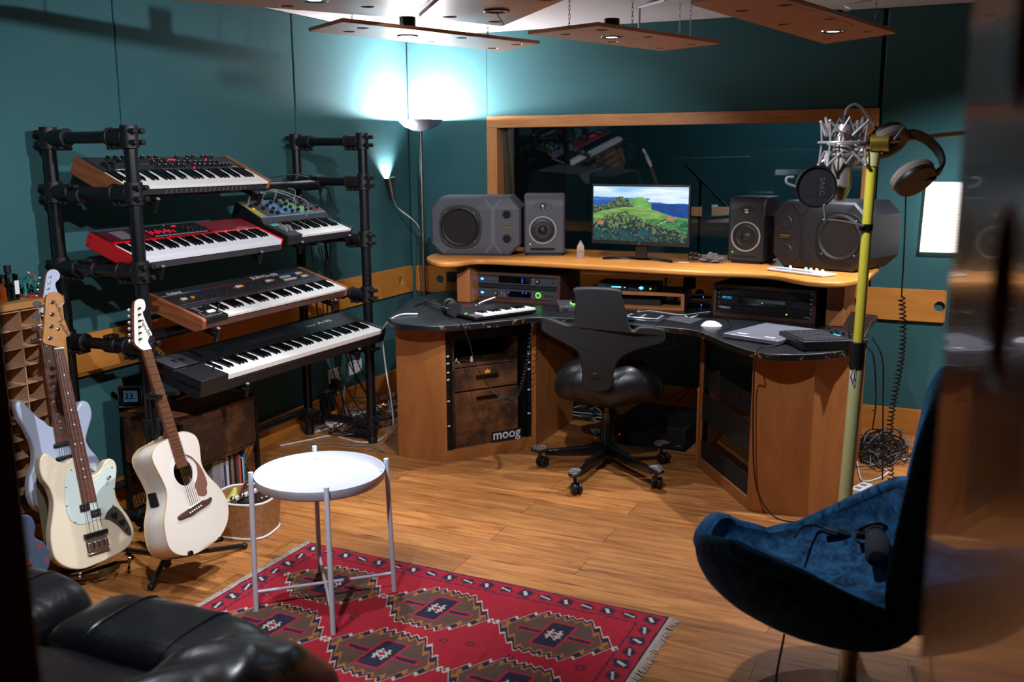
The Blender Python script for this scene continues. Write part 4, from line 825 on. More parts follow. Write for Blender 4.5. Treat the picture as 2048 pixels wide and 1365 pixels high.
# computer keyboard, trackpad, mouse
c = [atz(x, y, DZ+.008) for x, y in ((1180, 634), (1317, 643), (1329, 632), (1195, 626))]; ux = c[1]-c[0]; W = ux.length
M = axes((c[0].x, c[0].y, DZ+.02), ux, Vector((0, 0, 1)).cross(ux), (0, 0, 1))
ck = thing('computer_keyboard', 'slim grey computer keyboard with dark keys, half hidden behind the chair', 'computer keyboard', M)
MB().box(0, W, 0, .115, -.004, .002).build('base', 'alu', ck, bevel=.002)
mb = MB(); k_ = .019; nn = int((W-.01)/k_)
for i in range(nn):
    for j in range(6):
        if (nn-5 <= i < nn-4) and j != 0 and False: continue
        if i in (nn-5, nn-9) : continue
        mb.box(.006+i*k_, .006+i*k_+.016, .006+j*.018, .006+j*.018+.0155, .002, .005)
mb.build('key_buttons', 'black_plastic', ck)
mb = MB(); mb.M = M; mb.box(-.01, W+.01, -.02, .12, -.02, -.006); tag(mb.build('keyboard_tray', 'glass_clear' if 'glass_clear' in MATS else mat('clear_acrylic', '#30343a', .1), bevel=.002), 'clear acrylic riser under the grey computer keyboard', 'riser')
c = [atz(x, y, DZ) for x, y in ((1329, 641), (1380, 650), (1406, 640), (1349, 635))]; mb = MB(); mb.prism([(q.x, q.y) for q in c], DZ, DZ+.008); tag(mb.build('trackpad', 'pad_grey', bevel=.002), 'flat grey trackpad between the keyboard and the white mouse', 'trackpad')
p = atz(1423, 652, DZ); mb = MB(); mb.M = T(p.x, p.y, DZ) @ RZ(.35)
mb.grid(lambda u, v: ((lambda a, r: (.055*r*math.cos(a)*(1.0), .029*r*math.sin(a), .026*(1-r**2.6)*(1-.15*r*math.cos(a))))(2*PI*u, v)), 36, 10, cu=True); tag(mb.build('computer_mouse', 'white_plastic', ang=80), 'white low computer mouse on the black desk', 'computer mouse')
# laptop (closed), grid controller, effect pedal
def slab(name, lab, cat, px, z, h, m, bevel=.004, y=True):
    c = [atz(x, y_, z+h) for x, y_ in px]; ux = (c[1]-c[0]); W = ux.length; uy = Vector((0, 0, 1)).cross(ux.normalized()); D_ = (c[3]-c[0]).dot(uy)
    t = thing(name, lab, cat, axes((c[0].x, c[0].y, z), ux, uy, (0, 0, 1))); MB().box(0, W, 0, D_, .002, h).build('case', m, t, bevel=bevel, seg=3); return t, W, D_, h
t, W, D_, h = slab('laptop', 'closed grey laptop lying on the right side of the black desk', 'laptop', ((1446, 666), (1556, 682), (1583, 664), (1500, 641)), DZ, .026, 'laptop_grey', .006)
MB().box(-.001, W+.001, .01, D_-.01, .012, .0135).build('lid_seam', 'void_black', t)
mb = MB(); [mb.box(W*x, W*x+.05, D_*.1, D_*.1+.018, h, h+.0006) for x in (.18, .68)]; mb.build('white_sticker', 'white_plastic', t); MB().box(-.001, 0, .05, .056, .006, .009).build('charge_light', 'led_green', t)
t, W, D_, h = slab('grid_controller', 'black pad controller with rows of buttons beside the laptop', 'music controller', ((1558, 662), (1607, 684), (1692, 657), (1637, 642)), DZ, .045, 'black_plastic', .004)
mb = MB(); kx, ky = W/8.5, D_*.62/8
for i in range(8):
    for j in range(8): mb.box(.008+i*kx, .008+i*kx+kx*.8, .02+j*ky, .02+j*ky+ky*.8, h, h+.003)
mb.build('pad_buttons', 'dark_grey', t)
for i in range(4): MB().cyl((.02+i*W*.25, D_*.8, h), (.02+i*W*.25, D_*.8, h+.018), .007, .006, n=14).build('knob', 'black_matte', t)
MB().box(W*.35, W*.6, D_*.7, D_*.76, h, h+.001).build('blue_display', 'cyan_print', t)
p = atz(1680, 680, DZ+.03); t = thing('effect_pedal', 'small black box with knobs and switches at the desk\'s right end', 'effect pedal', T(p.x-.0, p.y+.03, DZ) @ RZ(.1)); MB().add([(-.065, -.05, 0), (.065, -.05, 0), (.065, .05, 0), (-.065, .05, 0), (-.06, -.045, .032), (.06, -.045, .032), (.06, .05, .05), (-.06, .05, .05)], [(0, 1, 2, 3), (4, 5, 6, 7), (0, 1, 5, 4), (1, 2, 6, 5), (2, 3, 7, 6), (3, 0, 4, 7)]).build('case', 'black_plastic', t, bevel=.003)
for i in range(4): MB().cyl((-.04+.026*i, .02, .044), (-.04+.026*i, .02, .062), .008, .007, n=16).build('knob', 'black_matte', t)
for i in range(2): MB().cyl((-.02+.04*i, -.02, .036), (-.02+.04*i, -.022, .05), .003, n=10).build('toggle_switch', 'chrome', t)
MB().cyl((.02, -.045, .018), (.06, -.10, .018), .006).build('jack_plug', 'nickel', t)
# black equipment box on the floor under the desk
a, b = atz(1226, 886, 0), atz(1370, 906, 0); f = Face(a, b, 0); hh = f.loc(1230, 842)[1]
t = thing('equipment_box', 'large low black equipment box on the floor under the desk', 'equipment box', f.M); MB().box(0, f.len, 0, .48, .01, hh).build('case', 'black_matte', t, bevel=.006)
MB().ball((.04, -.001, hh*.42), .003).build('power_light', 'led_red', t); MB().box(.28, .34, -.004, 0, hh*.5, hh*.7).box(.30, .36, -.004, 0, hh*.2, hh*.35).build('front_knobs', 'black_plastic', t); MB().box(.38, .41, -.001, 0, .03, .035).build('lettering', 'mid_grey', t)
for q in (.03, f.len-.05):
    MB().cyl((q, .03, 0), (q, .03, .012), .015).build('foot', 'rubber', t)
# ---------------------------------------------------------------- saddle chair seen from behind
mat('chair_leather', '#131215', .38, bump=.12, bscale=160, coat=.08); mat('chair_back', '#100f12', .55, bump=.2, bscale=500)
cc = atz(1213, 930, 0); ang = math.atan2(-cc.x, cc.y)   # faces the desk, away from the camera
ch = thing('saddle_chair', 'black leather saddle chair on a five-star wheeled base, seen from behind', 'office chair', T(cc.x, cc.y, 0) @ RZ(math.radians(17)))
inv = ch.matrix_world.inverted()
Fz = ch.matrix_world
xr, yr = Vector((Fz[0][0], Fz[1][0], 0)), Vector((Fz[0][1], Fz[1][1], 0))
def bp(px, py, yoff=0.):   # a photo point on the vertical plane through the chair, in chair space
    d = ray(px, py); o = Vector((0, 0, CH)); p = o+d*(((Vector((cc.x, cc.y, 0))+yr*yoff)-o).dot(yr)/d.dot(yr)); return inv @ p
# base: five arms with toe caps and casters, placed from the photo
feet = [(1080, 925), (1150, 975), (1312, 968), (1322, 915), (1190, 890)]
for i, (px, py) in enumerate(feet):
    w_ = inv @ atz(px, py, .03); d = Vector((w_.x, w_.y, 0)); L_ = d.length; d.normalize(); s = Vector((-d.y, d.x, 0))
    mb = MB(); st_ = [(.03, .10, .026, .03), (L_*.35, .085, .022, .026), (L_*.7, .085, .018, .02), (L_*.93, .085, .016, .014)]; vs = []
    for r, z, w_2, hh in st_:
        c = d*r; vs += [c-s*w_2+Vector((0, 0, z-hh)), c+s*w_2+Vector((0, 0, z-hh)), c+s*w_2*.7+Vector((0, 0, z+hh)), c-s*w_2*.7+Vector((0, 0, z+hh))]
    mb.add(vs, [(4*a+j, 4*a+(j+1) % 4, 4*a+4+(j+1) % 4, 4*a+4+j) for a in range(3) for j in range(4)]+[(0, 1, 2, 3), (15, 14, 13, 12)]); arm = mb.build('base_arm', 'cone_black', ch, bevel=.004)
    c = d*L_; mb = MB(); mb.M = T(c.x, c.y, .102) @ RZ(math.atan2(d.y, d.x)); mb.ball((0, 0, 0), .05, .033, .018, 20); mb.build('toe_cap', 'black_plastic', arm)
    mb = MB(); mb.M = T(c.x, c.y, .102) @ RZ(math.atan2(d.y, d.x))
    for k in range(7):
        x = -.036+k*.012; hw = .03*math.sqrt(max(0, 1-(x/.048)**2)); z = .018*math.sqrt(max(0, 1-(x/.05)**2-.25)); mb.box(x-.003, x+.003, -hw*.85, hw*.85, z-.004, z+.0035)
    mb.build('toe_cap_ridge', 'ring_grey', arm)
    cr = random.Random(i).uniform(0, 3); ax_ = Vector((math.cos(cr), math.sin(cr), 0)); ce = Vector((c.x+ax_.y*.02, c.y-ax_.x*.02, .03))
    mb = MB(); mb.cyl(ce-ax_*.024, ce-ax_*.006, .03, n=24); mb.cyl(ce+ax_*.006, ce+ax_*.024, .03, n=24); mb.cyl(ce-ax_*.007, ce+ax_*.007, .02, n=20); mb.cyl((c.x, c.y, .04), (c.x, c.y, .095), .009); mb.build('caster', 'black_plastic', arm, bevel=.004)
mb = MB(); mb.lathe([(.001, .05), (.03, .05), (.036, .07), (.036, .125), (.028, .14), (.028, .30), (.020, .30), (.020, .42), (.016, .42), (.016, .5)], 28); mb.build('column', 'cone_black', ch)
MB().box(-.07, .07, -.06, .1, .47, .51).cyl((.05, .02, .475), (.20, .0, .47), .012).build('tilt_mechanism', 'black_metal', ch, bevel=.004)
# saddle seat: two rounded humps left and right of a waist
sl, sr, stp, sb = bp(1110, 745, .06), bp(1328, 765, .06), bp(1270, 716, .06), bp(1235, 800, .06)
hw = (sr.x-sl.x)/2; xm = (sr.x+sl.x)/2; zt_ = stp.z+.0; zb_ = bp(1150, 792, .06).z-.012
def seatf(u, v):
    a = 2*PI*u; t = -PI/2+PI*v; ct = math.cos(t); e = .55
    x = hw*math.copysign(abs(math.cos(a))**e, math.cos(a))*ct**.5 if ct > 0 else 0
    y = .20*math.copysign(abs(math.sin(a))**e, math.sin(a))*ct**.5 if ct > 0 else 0
    z = (zt_-zb_)/2*math.sin(t)
    wst = 1-.42*math.exp(-(x/.075)**2)*(y > 0) ; y *= wst
    z += -.045*math.exp(-(x/.07)**2)*(.5+.5*math.sin(t))-1.0*max(0, abs(x)-.1)**2+.03*math.exp(-(x/.10)**2)*(.5-.5*math.sin(t))*-1
    return (xm+x, y+.06, (zt_+zb_)/2+z)
mb = MB(); mb.grid(seatf, 48, 20, cu=True); seat = mb.build('seat', 'chair_leather', ch, ang=80)
for s in (-1, 1):
    pts = []
    for k in range(13):
        v = .2+.65*k/12; p_ = seatf(.75+s*.075, v); pts.append(Vector(p_)*1+Vector((0, -.001, 0)))
    MB().tube(pts, .0022, 6).build('seat_seam', 'rubber', seat)
# back: tall pad with two wing arms
yb = -.20
o_ = [(1152, 577), (1235, 580), (1245, 600), (1262, 660), (1282, 655), (1320, 660), (1332, 672), (1327, 690), (1290, 698), (1262, 706), (1238, 722), (1228, 745), (1222, 778), (1190, 785), (1166, 780), (1163, 735), (1154, 705), (1130, 690), (1085, 668), (1080, 655), (1083, 640), (1100, 640), (1142, 650), (1150, 620), (1149, 595)]
q = [bp(x, y, yb) for x, y in o_]
O2 = spline([Vector((p.x, p.z, 0)) for p in q], 5, True)
def bend(x, z): return yb+.04-.55*x*x*0+1.1*max(0, abs(x-q[13].x)-.09)**2*-1.*0+ (-.0 if True else 0)
cxm = (min(p.x for p in O2)+max(p.x for p in O2))/2
mb = MB(); vs = []; fs = []; K = len(O2)
bm_pts = [(p.x, p.y) for p in O2]
mb.M = T(0, yb+.055, 0) @ RX(PI/2); mb.prism(bm_pts, 0, .055); mb.M = Matrix.Identity(4)
for i, v in enumerate(mb.v):     # wings sweep forward round the sitter
    dx = abs(v.x-cxm); mb.v[i] = Vector((v.x, v.y+1.0*max(0, dx-.1)**2, v.z))
back = mb.build('backrest', 'chair_back', ch, bevel=.024, seg=5, ang=60)
c_ = bp(1190, 753, yb); mb = MB(); mb.lathe([(.020, -.004), (.020, .004), (.016, .006), (.001, .006)], 28, 0, (c_.x, yb-.0, c_.z), (0, -1, 0)); k = mb.build('adjuster_knob', 'black_plastic', back); MB().box(c_.x-.013, c_.x+.013, yb-.012, yb-.005, c_.z-.003, c_.z+.003).build('knob_grip', 'black_matte', k)
MB().beam((cxm, -.17, .60), (cxm, 0, .49), .06, .03).build('back_bracket', 'black_metal', ch)
# ---------------------------------------------------------------- pipe stand holding the five keyboards
XR_, XF_, YL_, YR_ = -3.42, -2.973, 2.925, 4.605; PR = .0265
mat('pipe_black', '#131316', .36, .2, coat=.2); mat('clamp_black', '#101013', .5)
ks = thing('keyboard_stand', 'tall black pipe rack with four tiers holding the keyboards', 'keyboard stand', T(XR_, YL_, 0)); K0 = Vector((XR_, YL_, 0))
W2 = lambda x, y, z: Vector((x, y, z))-K0
for x in (XR_, XF_):
    for y in (YL_, YR_):
        MB().cyl(W2(x, y, .02), W2(x, y, 1.76), PR, n=24).build('post', 'pipe_black', ks)
        MB().lathe([(.001, 0), (.03, 0), (.03, .03), (.02, .05)], 24, 0, W2(x, y, 0)).build('rubber_foot', 'rubber', ks)
        MB().lathe([(PR+.005, -.01), (PR+.005, .004), (PR-.004, .009), (.001, .0105)], 24, 0, W2(x, y, 1.765)).build('post_cap', 'clamp_black', ks)
def clamp(x, y, z, dx, m='clamp_black'):   # t-joint round a post with a socket towards dx and twin bolts opposite
    mb = MB(); s = 1 if dx > 0 else -1
    mb.cyl(W2(x, y, z-.045), W2(x, y, z+.045), PR+.009, n=24); mb.cyl(W2(x+s*.02, y, z), W2(x+s*.10, y, z), PR+.008, n=24)
    mb.cyl(W2(x+s*.095, y, z), W2(x+s*.108, y, z), PR+.012, n=24)
    for k in (-.022, .022):
        mb.cyl(W2(x-s*.055, y-.02, z+k), W2(x-s*.02, y-.02, z+k), .011, n=12); mb.cyl(W2(x-s*.055, y+.02, z+k), W2(x-s*.02, y+.02, z+k), .011, n=12)
    mb.cyl(W2(x+s*.06, y-.03, z-.042), W2(x+s*.06, y+.03, z-.042), .009, n=12); mb.cyl(W2(x+s*.09, y-.03, z-.042), W2(x+s*.09, y+.03, z-.042), .009, n=12)
    mb.build('clamp', m, ks, bevel=.002)
TI = [1.735, 1.513, 1.195, .878, .585]
for y in (YL_, YR_):
    for z in TI+[.118]:
        if z == .585 and y == YL_: continue
        MB().cyl(W2(XR_, y, z), W2(XF_, y, z), .024, n=24).build('side_rail', 'pipe_black', ks)
        clamp(XR_, y, z, 1); clamp(XF_, y, z, -1)
for x, z in ((-3.285, 1.50), (-3.24, 1.195), (-3.16, .878), (-3.12, .585)):
    MB().cyl(W2(x, YL_-.03 if z > .6 else 3.2, z), W2(x, YR_+.03, z), .0235, n=24).build('long_rail', 'pipe_black', ks)
    for y in ((YL_, YR_) if z > .6 else (YR_,)):
        mb = MB(); mb.cyl(W2(x-.03, y, z), W2(x+.03, y, z), .034, n=24)
        for k in (-.012, .012): mb.cyl(W2(x+k, y-.03, z+.038), W2(x+k, y+.02, z+.038), .009, n=12)
        mb.build('clamp', 'clamp_black', ks, bevel=.002)
MB().cyl(W2(XR_, YL_, .15), W2(XR_, YR_, .15), .02, n=20).build('long_rail', 'pipe_black', ks)
# the extra clamp low on the front left post
mb = MB(); mb.cyl(W2(XF_, YL_, .50), W2(XF_, YL_, .58), PR+.01, n=24); mb.cyl(W2(XF_+.03, YL_+.02, .52), W2(XF_+.055, YL_+.02, .52), .012, n=12); mb.cyl(W2(XF_+.03, YL_+.02, .56), W2(XF_+.055, YL_+.02, .56), .012, n=12); mb.build('clamp', 'clamp_black', ks, bevel=.002)

# ---------------------------------------------------------------- keyboards
class KB:
    def __init__(s, name, lab, X, Y, Z, yaw, tilt, W, D, H):
        a, t = math.radians(yaw), math.radians(tilt); U = Vector((math.sin(a), math.cos(a), 0)); V = Vector((-math.cos(a)*math.cos(t), math.sin(a)*math.cos(t), math.sin(t)))
        s.M = axes((X, Y, Z), U, V, U.cross(V)); s.W, s.D, s.H = W, D, H; s.t = thing(name, lab, 'keyboard instrument', s.M)
    def loc(s, px, py, z=0.):
        I = s.M.inverted(); o = I @ Vector((0, 0, CH)); d = (I.to_3x3() @ ray(px, py)); k = (z-o.z)/d.z; p = o+d*k; return p.x, p.y
    def mb(s): return MB()
def side_prism(mb, prof, x0, x1, m=0):
    M0 = mb.M; mb.M = M0 @ axes((x0, 0, 0), (0, 1, 0), (0, 0, 1), (1, 0, 0)); mb.prism(prof, 0, x1-x0, m); mb.M = M0
def supports(kb, pxs, zb, ytub=None):
    for px, py in pxs:
        x = kb.loc(px, py, -kb.H)[0]; inv = ks.matrix_world.inverted() if False else Matrix.Translation(-K0)
        mb = MB(); mb.M = inv @ kb.M; mb.box(x-.014, x+.014, -.012, kb.D*.8, zb-.022, zb-.002); mb.box(x-.011, x+.011, -.018, -.006, zb-.045, zb+.018)
        mb.build('support_arm', 'black_metal', ks, bevel=.003)
        mb = MB(); mb.M = inv @ kb.M; mb.lathe([(.009, 0), (.009, .003), (.006, .006), (.001, .007)], 14, 0, (x, -.012, zb+.018)); mb.build('arm_tip', 'mid_grey', ks)
mat('synth_black', '#26262a', .5, bump=.2, bscale=900); mat('nord_red', '#d8141c', .32, coat=.3); mat('nord_dark', '#4a0c14', .35); mat('nord_white', '#f4f4f8', .2)
# 1 top tier
k1 = KB('synthesizer', 'black synthesizer with wooden ends and many knobs on the top tier', -3.036, 2.937, 1.54, .2, 24.6, .937, .291, .075)
t = k1.t; W, D, H = k1.W, k1.D, k1.H
pf = [(0, 0), (D, 0), (D, -.078), (.06, -.078), (0, -.044)]
wood('cheek_wood', '#7d4426', '#a0603a', 1, 2, .45, 10)
for x0 in (0, W-.018):
    mb = MB(); side_prism(mb, pf, x0, x0+.018); mb.build('end_cheek', 'cheek_wood', t, bevel=.003)
mb = MB(); side_prism(mb, [(.006, -.022), (.15, -.022), (.15, -.006), (D-.004, -.004), (D-.004, -.07), (.06, -.07), (.006, -.048)], .018, W-.018); mb.build('chassis', 'synth_black', t, bevel=.002)
keybed(t, W-.038, .145, 36, -.006, bx=.019, lift=.010)
mb = MB(); [mb.box(.25+i*.03, .252+i*.03, .0045, .006, -.044, -.026) for i in range(18)]; mb.build('front_vent', 'mid_grey', t)
rows = [(.93, (.215, .26, .305, .43, .475, .52, .665, .745, .785, .855, .89, .925)), (.81, (.25, .295, .34, .46, .505, .55, .70)), (.72, (.44, .49, .53, .575, .61, .65, .69, .73, .765, .80, .84, .875, .905)), (.61, (.44, .485, .53, .575, .61, .69, .725, .76, .80, .835, .875, .905, .935, .96))]
kn = None
for v, us in rows:
    for u in us:
        M = T(.02+(W-.04)*(u-.06), D*v, -.005)
        if kn is None: kn = MB().lathe([(.0095, 0), (.0085, .003), (.0078, .016), (.001, .0165)], 14).build('knob', 'black_plastic', t); kn.matrix_basis = M; kc = MB().lathe([(.0055, .0166), (.0052, .0172), (.001, .0172)], 12).build('knob_cap', 'ring_grey', kn)
        else: k = dup(kn, t, M); dup(kc, k)
for u in (.07, .105):
    mb = MB(); mb.M = T(u, D*.66, -.012) @ RY(PI/2); mb.lathe([(.001, 0), (.028, 0), (.028, .012), (.001, .012)], 28); mb.build('control_wheel', 'black_matte', t)
MB().box(.48, .54, D*.86, D*.90, -.004, -.002).build('display', mat('red_display', '#300008', .3, emit='#ff2030', estr=1.0), t)
mb = MB(); mb.M = T(.16, D*.56, -.0045); mb.text('PROPHET REV2', .016, 0, .0002, bold=.0004); mb.M = T(W-.09, D*.60, -.0045); mb.text('Dave Smith', .013, 0, .0002); mb.build('lettering', 'white_ink', t)
mb = MB(); [mb.box(a, b, D*c-.0004, D*c+.0004, -.0045, -.0035) for a, b, c in ((.14, .35, .96), (.37, .60, .98), (.62, .86, .97), (.14, .34, .74), (.36, .62, .555), (.62, .93, .555))]; mb.build('panel_lines', 'mid_grey', t)
for u, v in ((.42, .88), (.615, .58), (.79, .86)): MB().ball((W*u, D*v, -.002), .004).build('status_light', 'led_red', t)
MB().box(.05, .08, D*.5, D*.56, -.12, -.07).build('rear_bracket', 'black_matte', t)
supports(k1, [(298, 395), (506, 383)], -.078)
# 2 red stage keyboard
k2 = KB('stage_keyboard', 'bright red stage keyboard with a black control panel on the second tier', -3.005, 2.942, 1.25, -.35, 20, .977, .278, .072); t = k2.t; W, D, H = k2.W, k2.D, k2.H
pf = [(0, -.002), (.012, 0), (D, 0), (D, -.06), (.05, -.066), (0, -.058)]
for x0 in (0, W-.012):
    mb = MB(); side_prism(mb, pf, x0, x0+.012); mb.build('end_cheek', 'nord_red', t, bevel=.003)
mb = MB(); side_prism(mb, [(.006, -.036), (.142, -.034), (.142, -.002), (.150, .002), (D, .002), (D, -.058), (.05, -.064), (.006, -.056)], .012, W-.012); mb.build('chassis', 'nord_red', t, bevel=.002)
MB().box(.012, W-.012, -.004, .006, -.058, -.034).build('front_bar', 'grey_panel', t)
keybed(t, W-.028, .14, 43, -.004, bx=.014, lift=.011, front=.026, wf='nord_white')
xa, xb = k2.loc(362, 478)[0], k2.loc(440, 452)[0]; xa = .26; xb = .63
MB().box(.014, xa, .160, D-.004, .002, .0035).build('left_panel', 'nord_dark', t); MB().box(.09, .17, .175, D-.02, .0035, .004).build('sound_list_label', mat('label_grey', '#6a6068', .6), t)
cp = MB().box(xa, xb, .158, D-.004, .002, .0045).build('control_panel', 'black_plastic', t); MB().box(xb, W-.02, .160, D-.004, .002, .0035).build('right_panel', mat('nord_mid', '#7a1822', .35), t)
mb = MB(); [mb.box(xa+.012+i*.026, xa+.033+i*.026, .163, .172, .0045, .0065) for i in range(13)]; mb.build('button_row', 'ring_grey', cp)
for i in range(9):
    MB().box(xa+.02+i*.018, xa+.022+i*.018, .19+.012*(i % 2), .235-.01*(i % 3), .0045, .0058).build('drawbar_light', 'led_red', cp)
for u, v in ((.6, .93), (.75, .8), (.9, .72), (.45, .97)): MB().ball((xa+(xb-xa)*u, D*v, .005), .0025).build('status_light', 'led_red', cp)
MB().box(xa+.20, xa+.225, D*.90, D*.93, .0045, .0055).build('display', 'led_red', cp)
for i in range(9): MB().lathe([(.008, 0), (.007, .014), (.001, .0145)], 12, 0, (xb-.13+(i % 5)*.028, .19+.035*(i//5), .0045)).build('knob', 'black_matte', cp)
mb = MB(); mb.M = T(W-.12, .172, .0036); mb.text('nord electro', .02, 0, .0002, bold=.0004); mb.build('wordmark', mat('pink_ink', '#b87078', .5), t)
mb = MB(); mb.cyl((-.001, D-.02, -.012), (0, D-.02, -.012), .004, n=10); mb.cyl((-.001, D-.015, -.045), (0, D-.015, -.045), .004, n=10); mb.build('side_screw', 'black_matte', t)
supports(k2, [(326, 544), (524, 514)], -.068)
# 3 small semi-modular synth
k3 = KB('modular_synthesizer', 'small synthesizer with yellow, blue and green panel and patch cables beside the red keyboard', -2.994, 3.938, 1.262, .3, 20, .57, .365, .07); t = k3.t; W, D, H = k3.W, k3.D, k3.H
pf = [(0, 0), (.165, 0), (.19, .022), (D, .045), (D, -.055), (0, -.055)]
for x0 in (0, W-.01):
    mb = MB(); side_prism(mb, pf, x0, x0+.01); mb.build('end_cheek', 'black_plastic', t, bevel=.002)
mb = MB(); side_prism(mb, [(.0, -.018), (.165, -.018), (.165, -.001), (.19, .019), (D-.002, .042), (D-.002, -.052), (0, -.052)], .01, W-.01); mb.build('chassis', 'dark_grey', t, bevel=.002)
MB().box(.01, .115, .0, .165, -.03, .002).build('wheel_block', 'dark_grey', t, bevel=.004)
keybed(t, W-.013-.115, .16, 19, -.004, bx=.117, lift=.010, start='F', front=.012)
for u in (.05, .085):
    mb = MB(); mb.M = T(u-.008, .075, -.004) @ RY(PI/2); mb.lathe([(.001, 0), (.027, 0), (.03, .006), (.027, .012), (.001, .012)], 28); mb.build('control_wheel', 'ring_grey', t)
MB().box(.03, .09, .125, .15, .002, .003).build('arp_label', mat('arp_teal', '#5fb9a8', .5), t)
sl_ = math.atan2(.023, D-.19); PM = T(0, .19, .0195) @ RX(sl_); pd = (D-.19)/math.cos(sl_)
cols = {'y': mat('pan_yellow', '#a8a44a', .5), 'b': mat('pan_blue', '#5e9ac4', .5), 'g': mat('pan_green', '#7fc07a', .5), 'r': mat('pan_red', '#b03a3a', .5), 'k': mat('pan_grey', '#47474c', .5)}
mb = MB(); mb.M = PM; mb.box(.012, W-.012, .002, pd-.003, 0, .0012, 0); mb.box(.014, .062, .012, pd-.01, .0012, .002, 1)
for a, b, c, d in ((.17, .27, .06, pd-.01), (.21, .36, .03, .10), (.25, .40, .03, .06)): mb.box(a, b, c, d, .0012, .002, 2)
mb.box(.33, .40, .06, pd-.01, .0012, .0022, 3); mb.box(.37, .47, .02, .08, .0012, .0022, 3); mb.box(.51, .555, .012, .05, .0012, .002, 4); mb.box(.012, W-.012, -.0, .012, .0005, .0021, 2); mb.build('colour_panel', [cols[q] for q in 'kybgr'], t)
kn = None
for i, (u, v) in enumerate([(.045, .62), (.10, .7), (.115, .45), (.135, .2), (.17, .12), (.18, .38), (.175, .6), (.23, .75), (.27, .5), (.26, .25), (.30, .15), (.29, .85), (.33, .6), (.33, .4), (.36, .85), (.36, .2), (.40, .75), (.41, .5), (.45, .3), (.42, .15), (.47, .62), (.50, .8), (.48, .42), (.47, .18), (.53, .95), (.54, .25)]):
    M = PM @ T(u, v*pd*.92+.01, .0015)
    if kn is None: kn = MB().lathe([(.0105, 0), (.0095, .004), (.008, .017), (.001, .0175)], 14).build('knob', 'black_plastic', t); kn.matrix_basis = M; kc = MB().box(-.001, .001, 0, .008, .0176, .0184).build('knob_mark', 'white_ink', kn)
    else: k = dup(kn, t, M); dup(kc, k)
mb = MB(); mb.M = PM @ T(.06, .006, .0022); mb.text('GRANDMOTHER', .012, 0, .0002); mb.M = PM @ T(.52, .006, .0022); mb.text('moog', .012, 0, .0002); mb.build('lettering', mat('blue_ink', '#1d3550', .5), t)
mb = MB(); mb.M = PM; mb.ball((.05, .09, .003), .003); mb.build('status_light', 'led_orange', t); MB().box(.205, .225, .248, .262, .024, .03).build('red_button', 'pan_red', t)
def patch(a, b, hgt):
    A_, B_ = PM @ Vector((a[0], a[1], .002)), PM @ Vector((b[0], b[1], .002)); up = Vector((0, .02, 1)); pts = [A_, A_+up*.045, A_+up*hgt+(B_-A_)*.2, B_+up*hgt*.9-(B_-A_)*.15, B_+up*.045, B_]
    mb = MB(); mb.M = k3.M; mb.tube(pts, .0026, 6, smooth=6); mb.tube([A_, A_+up*.032], .0045, 8); mb.tube([B_, B_+up*.032], .0045, 8)
    tag(mb.build('patch_cable', mat('patch_grey', '#8a8a8e', .4) if 'patch_grey' not in MATS else 'patch_grey'), 'grey patch cable looping over the colourful synthesizer panel', 'patch cable', 'patch cables plugged into the colourful synthesizer')
patch((.035, .13), (.06, .14), .08); patch((.125, .12), (.30, .02), .09); patch((.155, .13), (.36, -.02), .095); patch((.28, .15), (.30, .16), .07); patch((.29, .155), (.44, .14), .075)
supports(k3, [(597, 494), (685, 477)], -.056)
# 4 eighties synth with wooden ends
k4 = KB('vintage_synthesizer', 'vintage synthesizer with wooden case, orange and white buttons on the third tier', -2.903, 3.197, .96, -.25, 17.5, 1.13, .33, .055); t = k4.t; W, D, H = k4.W, k4.D, k4.H
pf = [(0, -.008), (.012, 0), (.15, 0), (D, .0), (D, -.075), (.035, -.075), (0, -.05)]
for x0 in (0, W-.022):
    mb = MB(); side_prism(mb, pf, x0, x0+.022); mb.build('end_cheek', 'cheek_wood', t, bevel=.004)
mb = MB(); side_prism(mb, [(.004, -.024), (.035, -.024), (.035, -.07), (.006, -.052)], .022, W-.022); mb.build('front_rail', 'walnut_front', t, bevel=.002) if 'walnut_front' in MATS else mb.build('front_rail', wood('walnut_front', '#4f3027', '#6d4639', 0, 2, .5, 12), t, bevel=.002)
mb = MB(); side_prism(mb, [(.035, -.02), (.135, -.02), (.135, -.006), (.165, -.004), (D-.002, -.003), (D-.002, -.07), (.035, -.07)], .022, W-.022); mb.build('chassis', 'synth_black', t, bevel=.001)
MB().box(.022, W-.022, .132, .158, -.0055, -.0035).build('grey_strip', 'grey_panel', t)
keybed(t, W-.022-.165, .125, 36, -.004, bx=.163, lift=.009)
bb = MB().box(.022, .16, .002, .128, -.03, .001).build('bender_block', 'black_plastic', t, bevel=.003)
MB().box(.075, .12, .04, .06, .001, .010).build('bender_button', 'nord_white', bb, bevel=.003); MB().cyl((.115, .1, 0), (.115, .1, .014), .01).build('knob', 'black_matte', bb); MB().cyl((.145, .055, 0), (.148, .055, .03), .004).build('bender_lever', 'black_matte', bb)
mb = MB(); [mb.box(a, b, c-.0006, c+.0006, .0011, .0016) for a, b, c in ((.035, .14, .02), (.035, .12, .115), (.04, .07, .07))]; [mb.box(a-.0006, a+.0006, b, c, .0011, .0016) for a, b, c in ((.035, .02, .06), (.14, .02, .05), (.05, .08, .115), (.062, .08, .115))]; mb.build('panel_lines', 'white_ink', bb)
P4 = lambda u: .03+(W-.06)*u
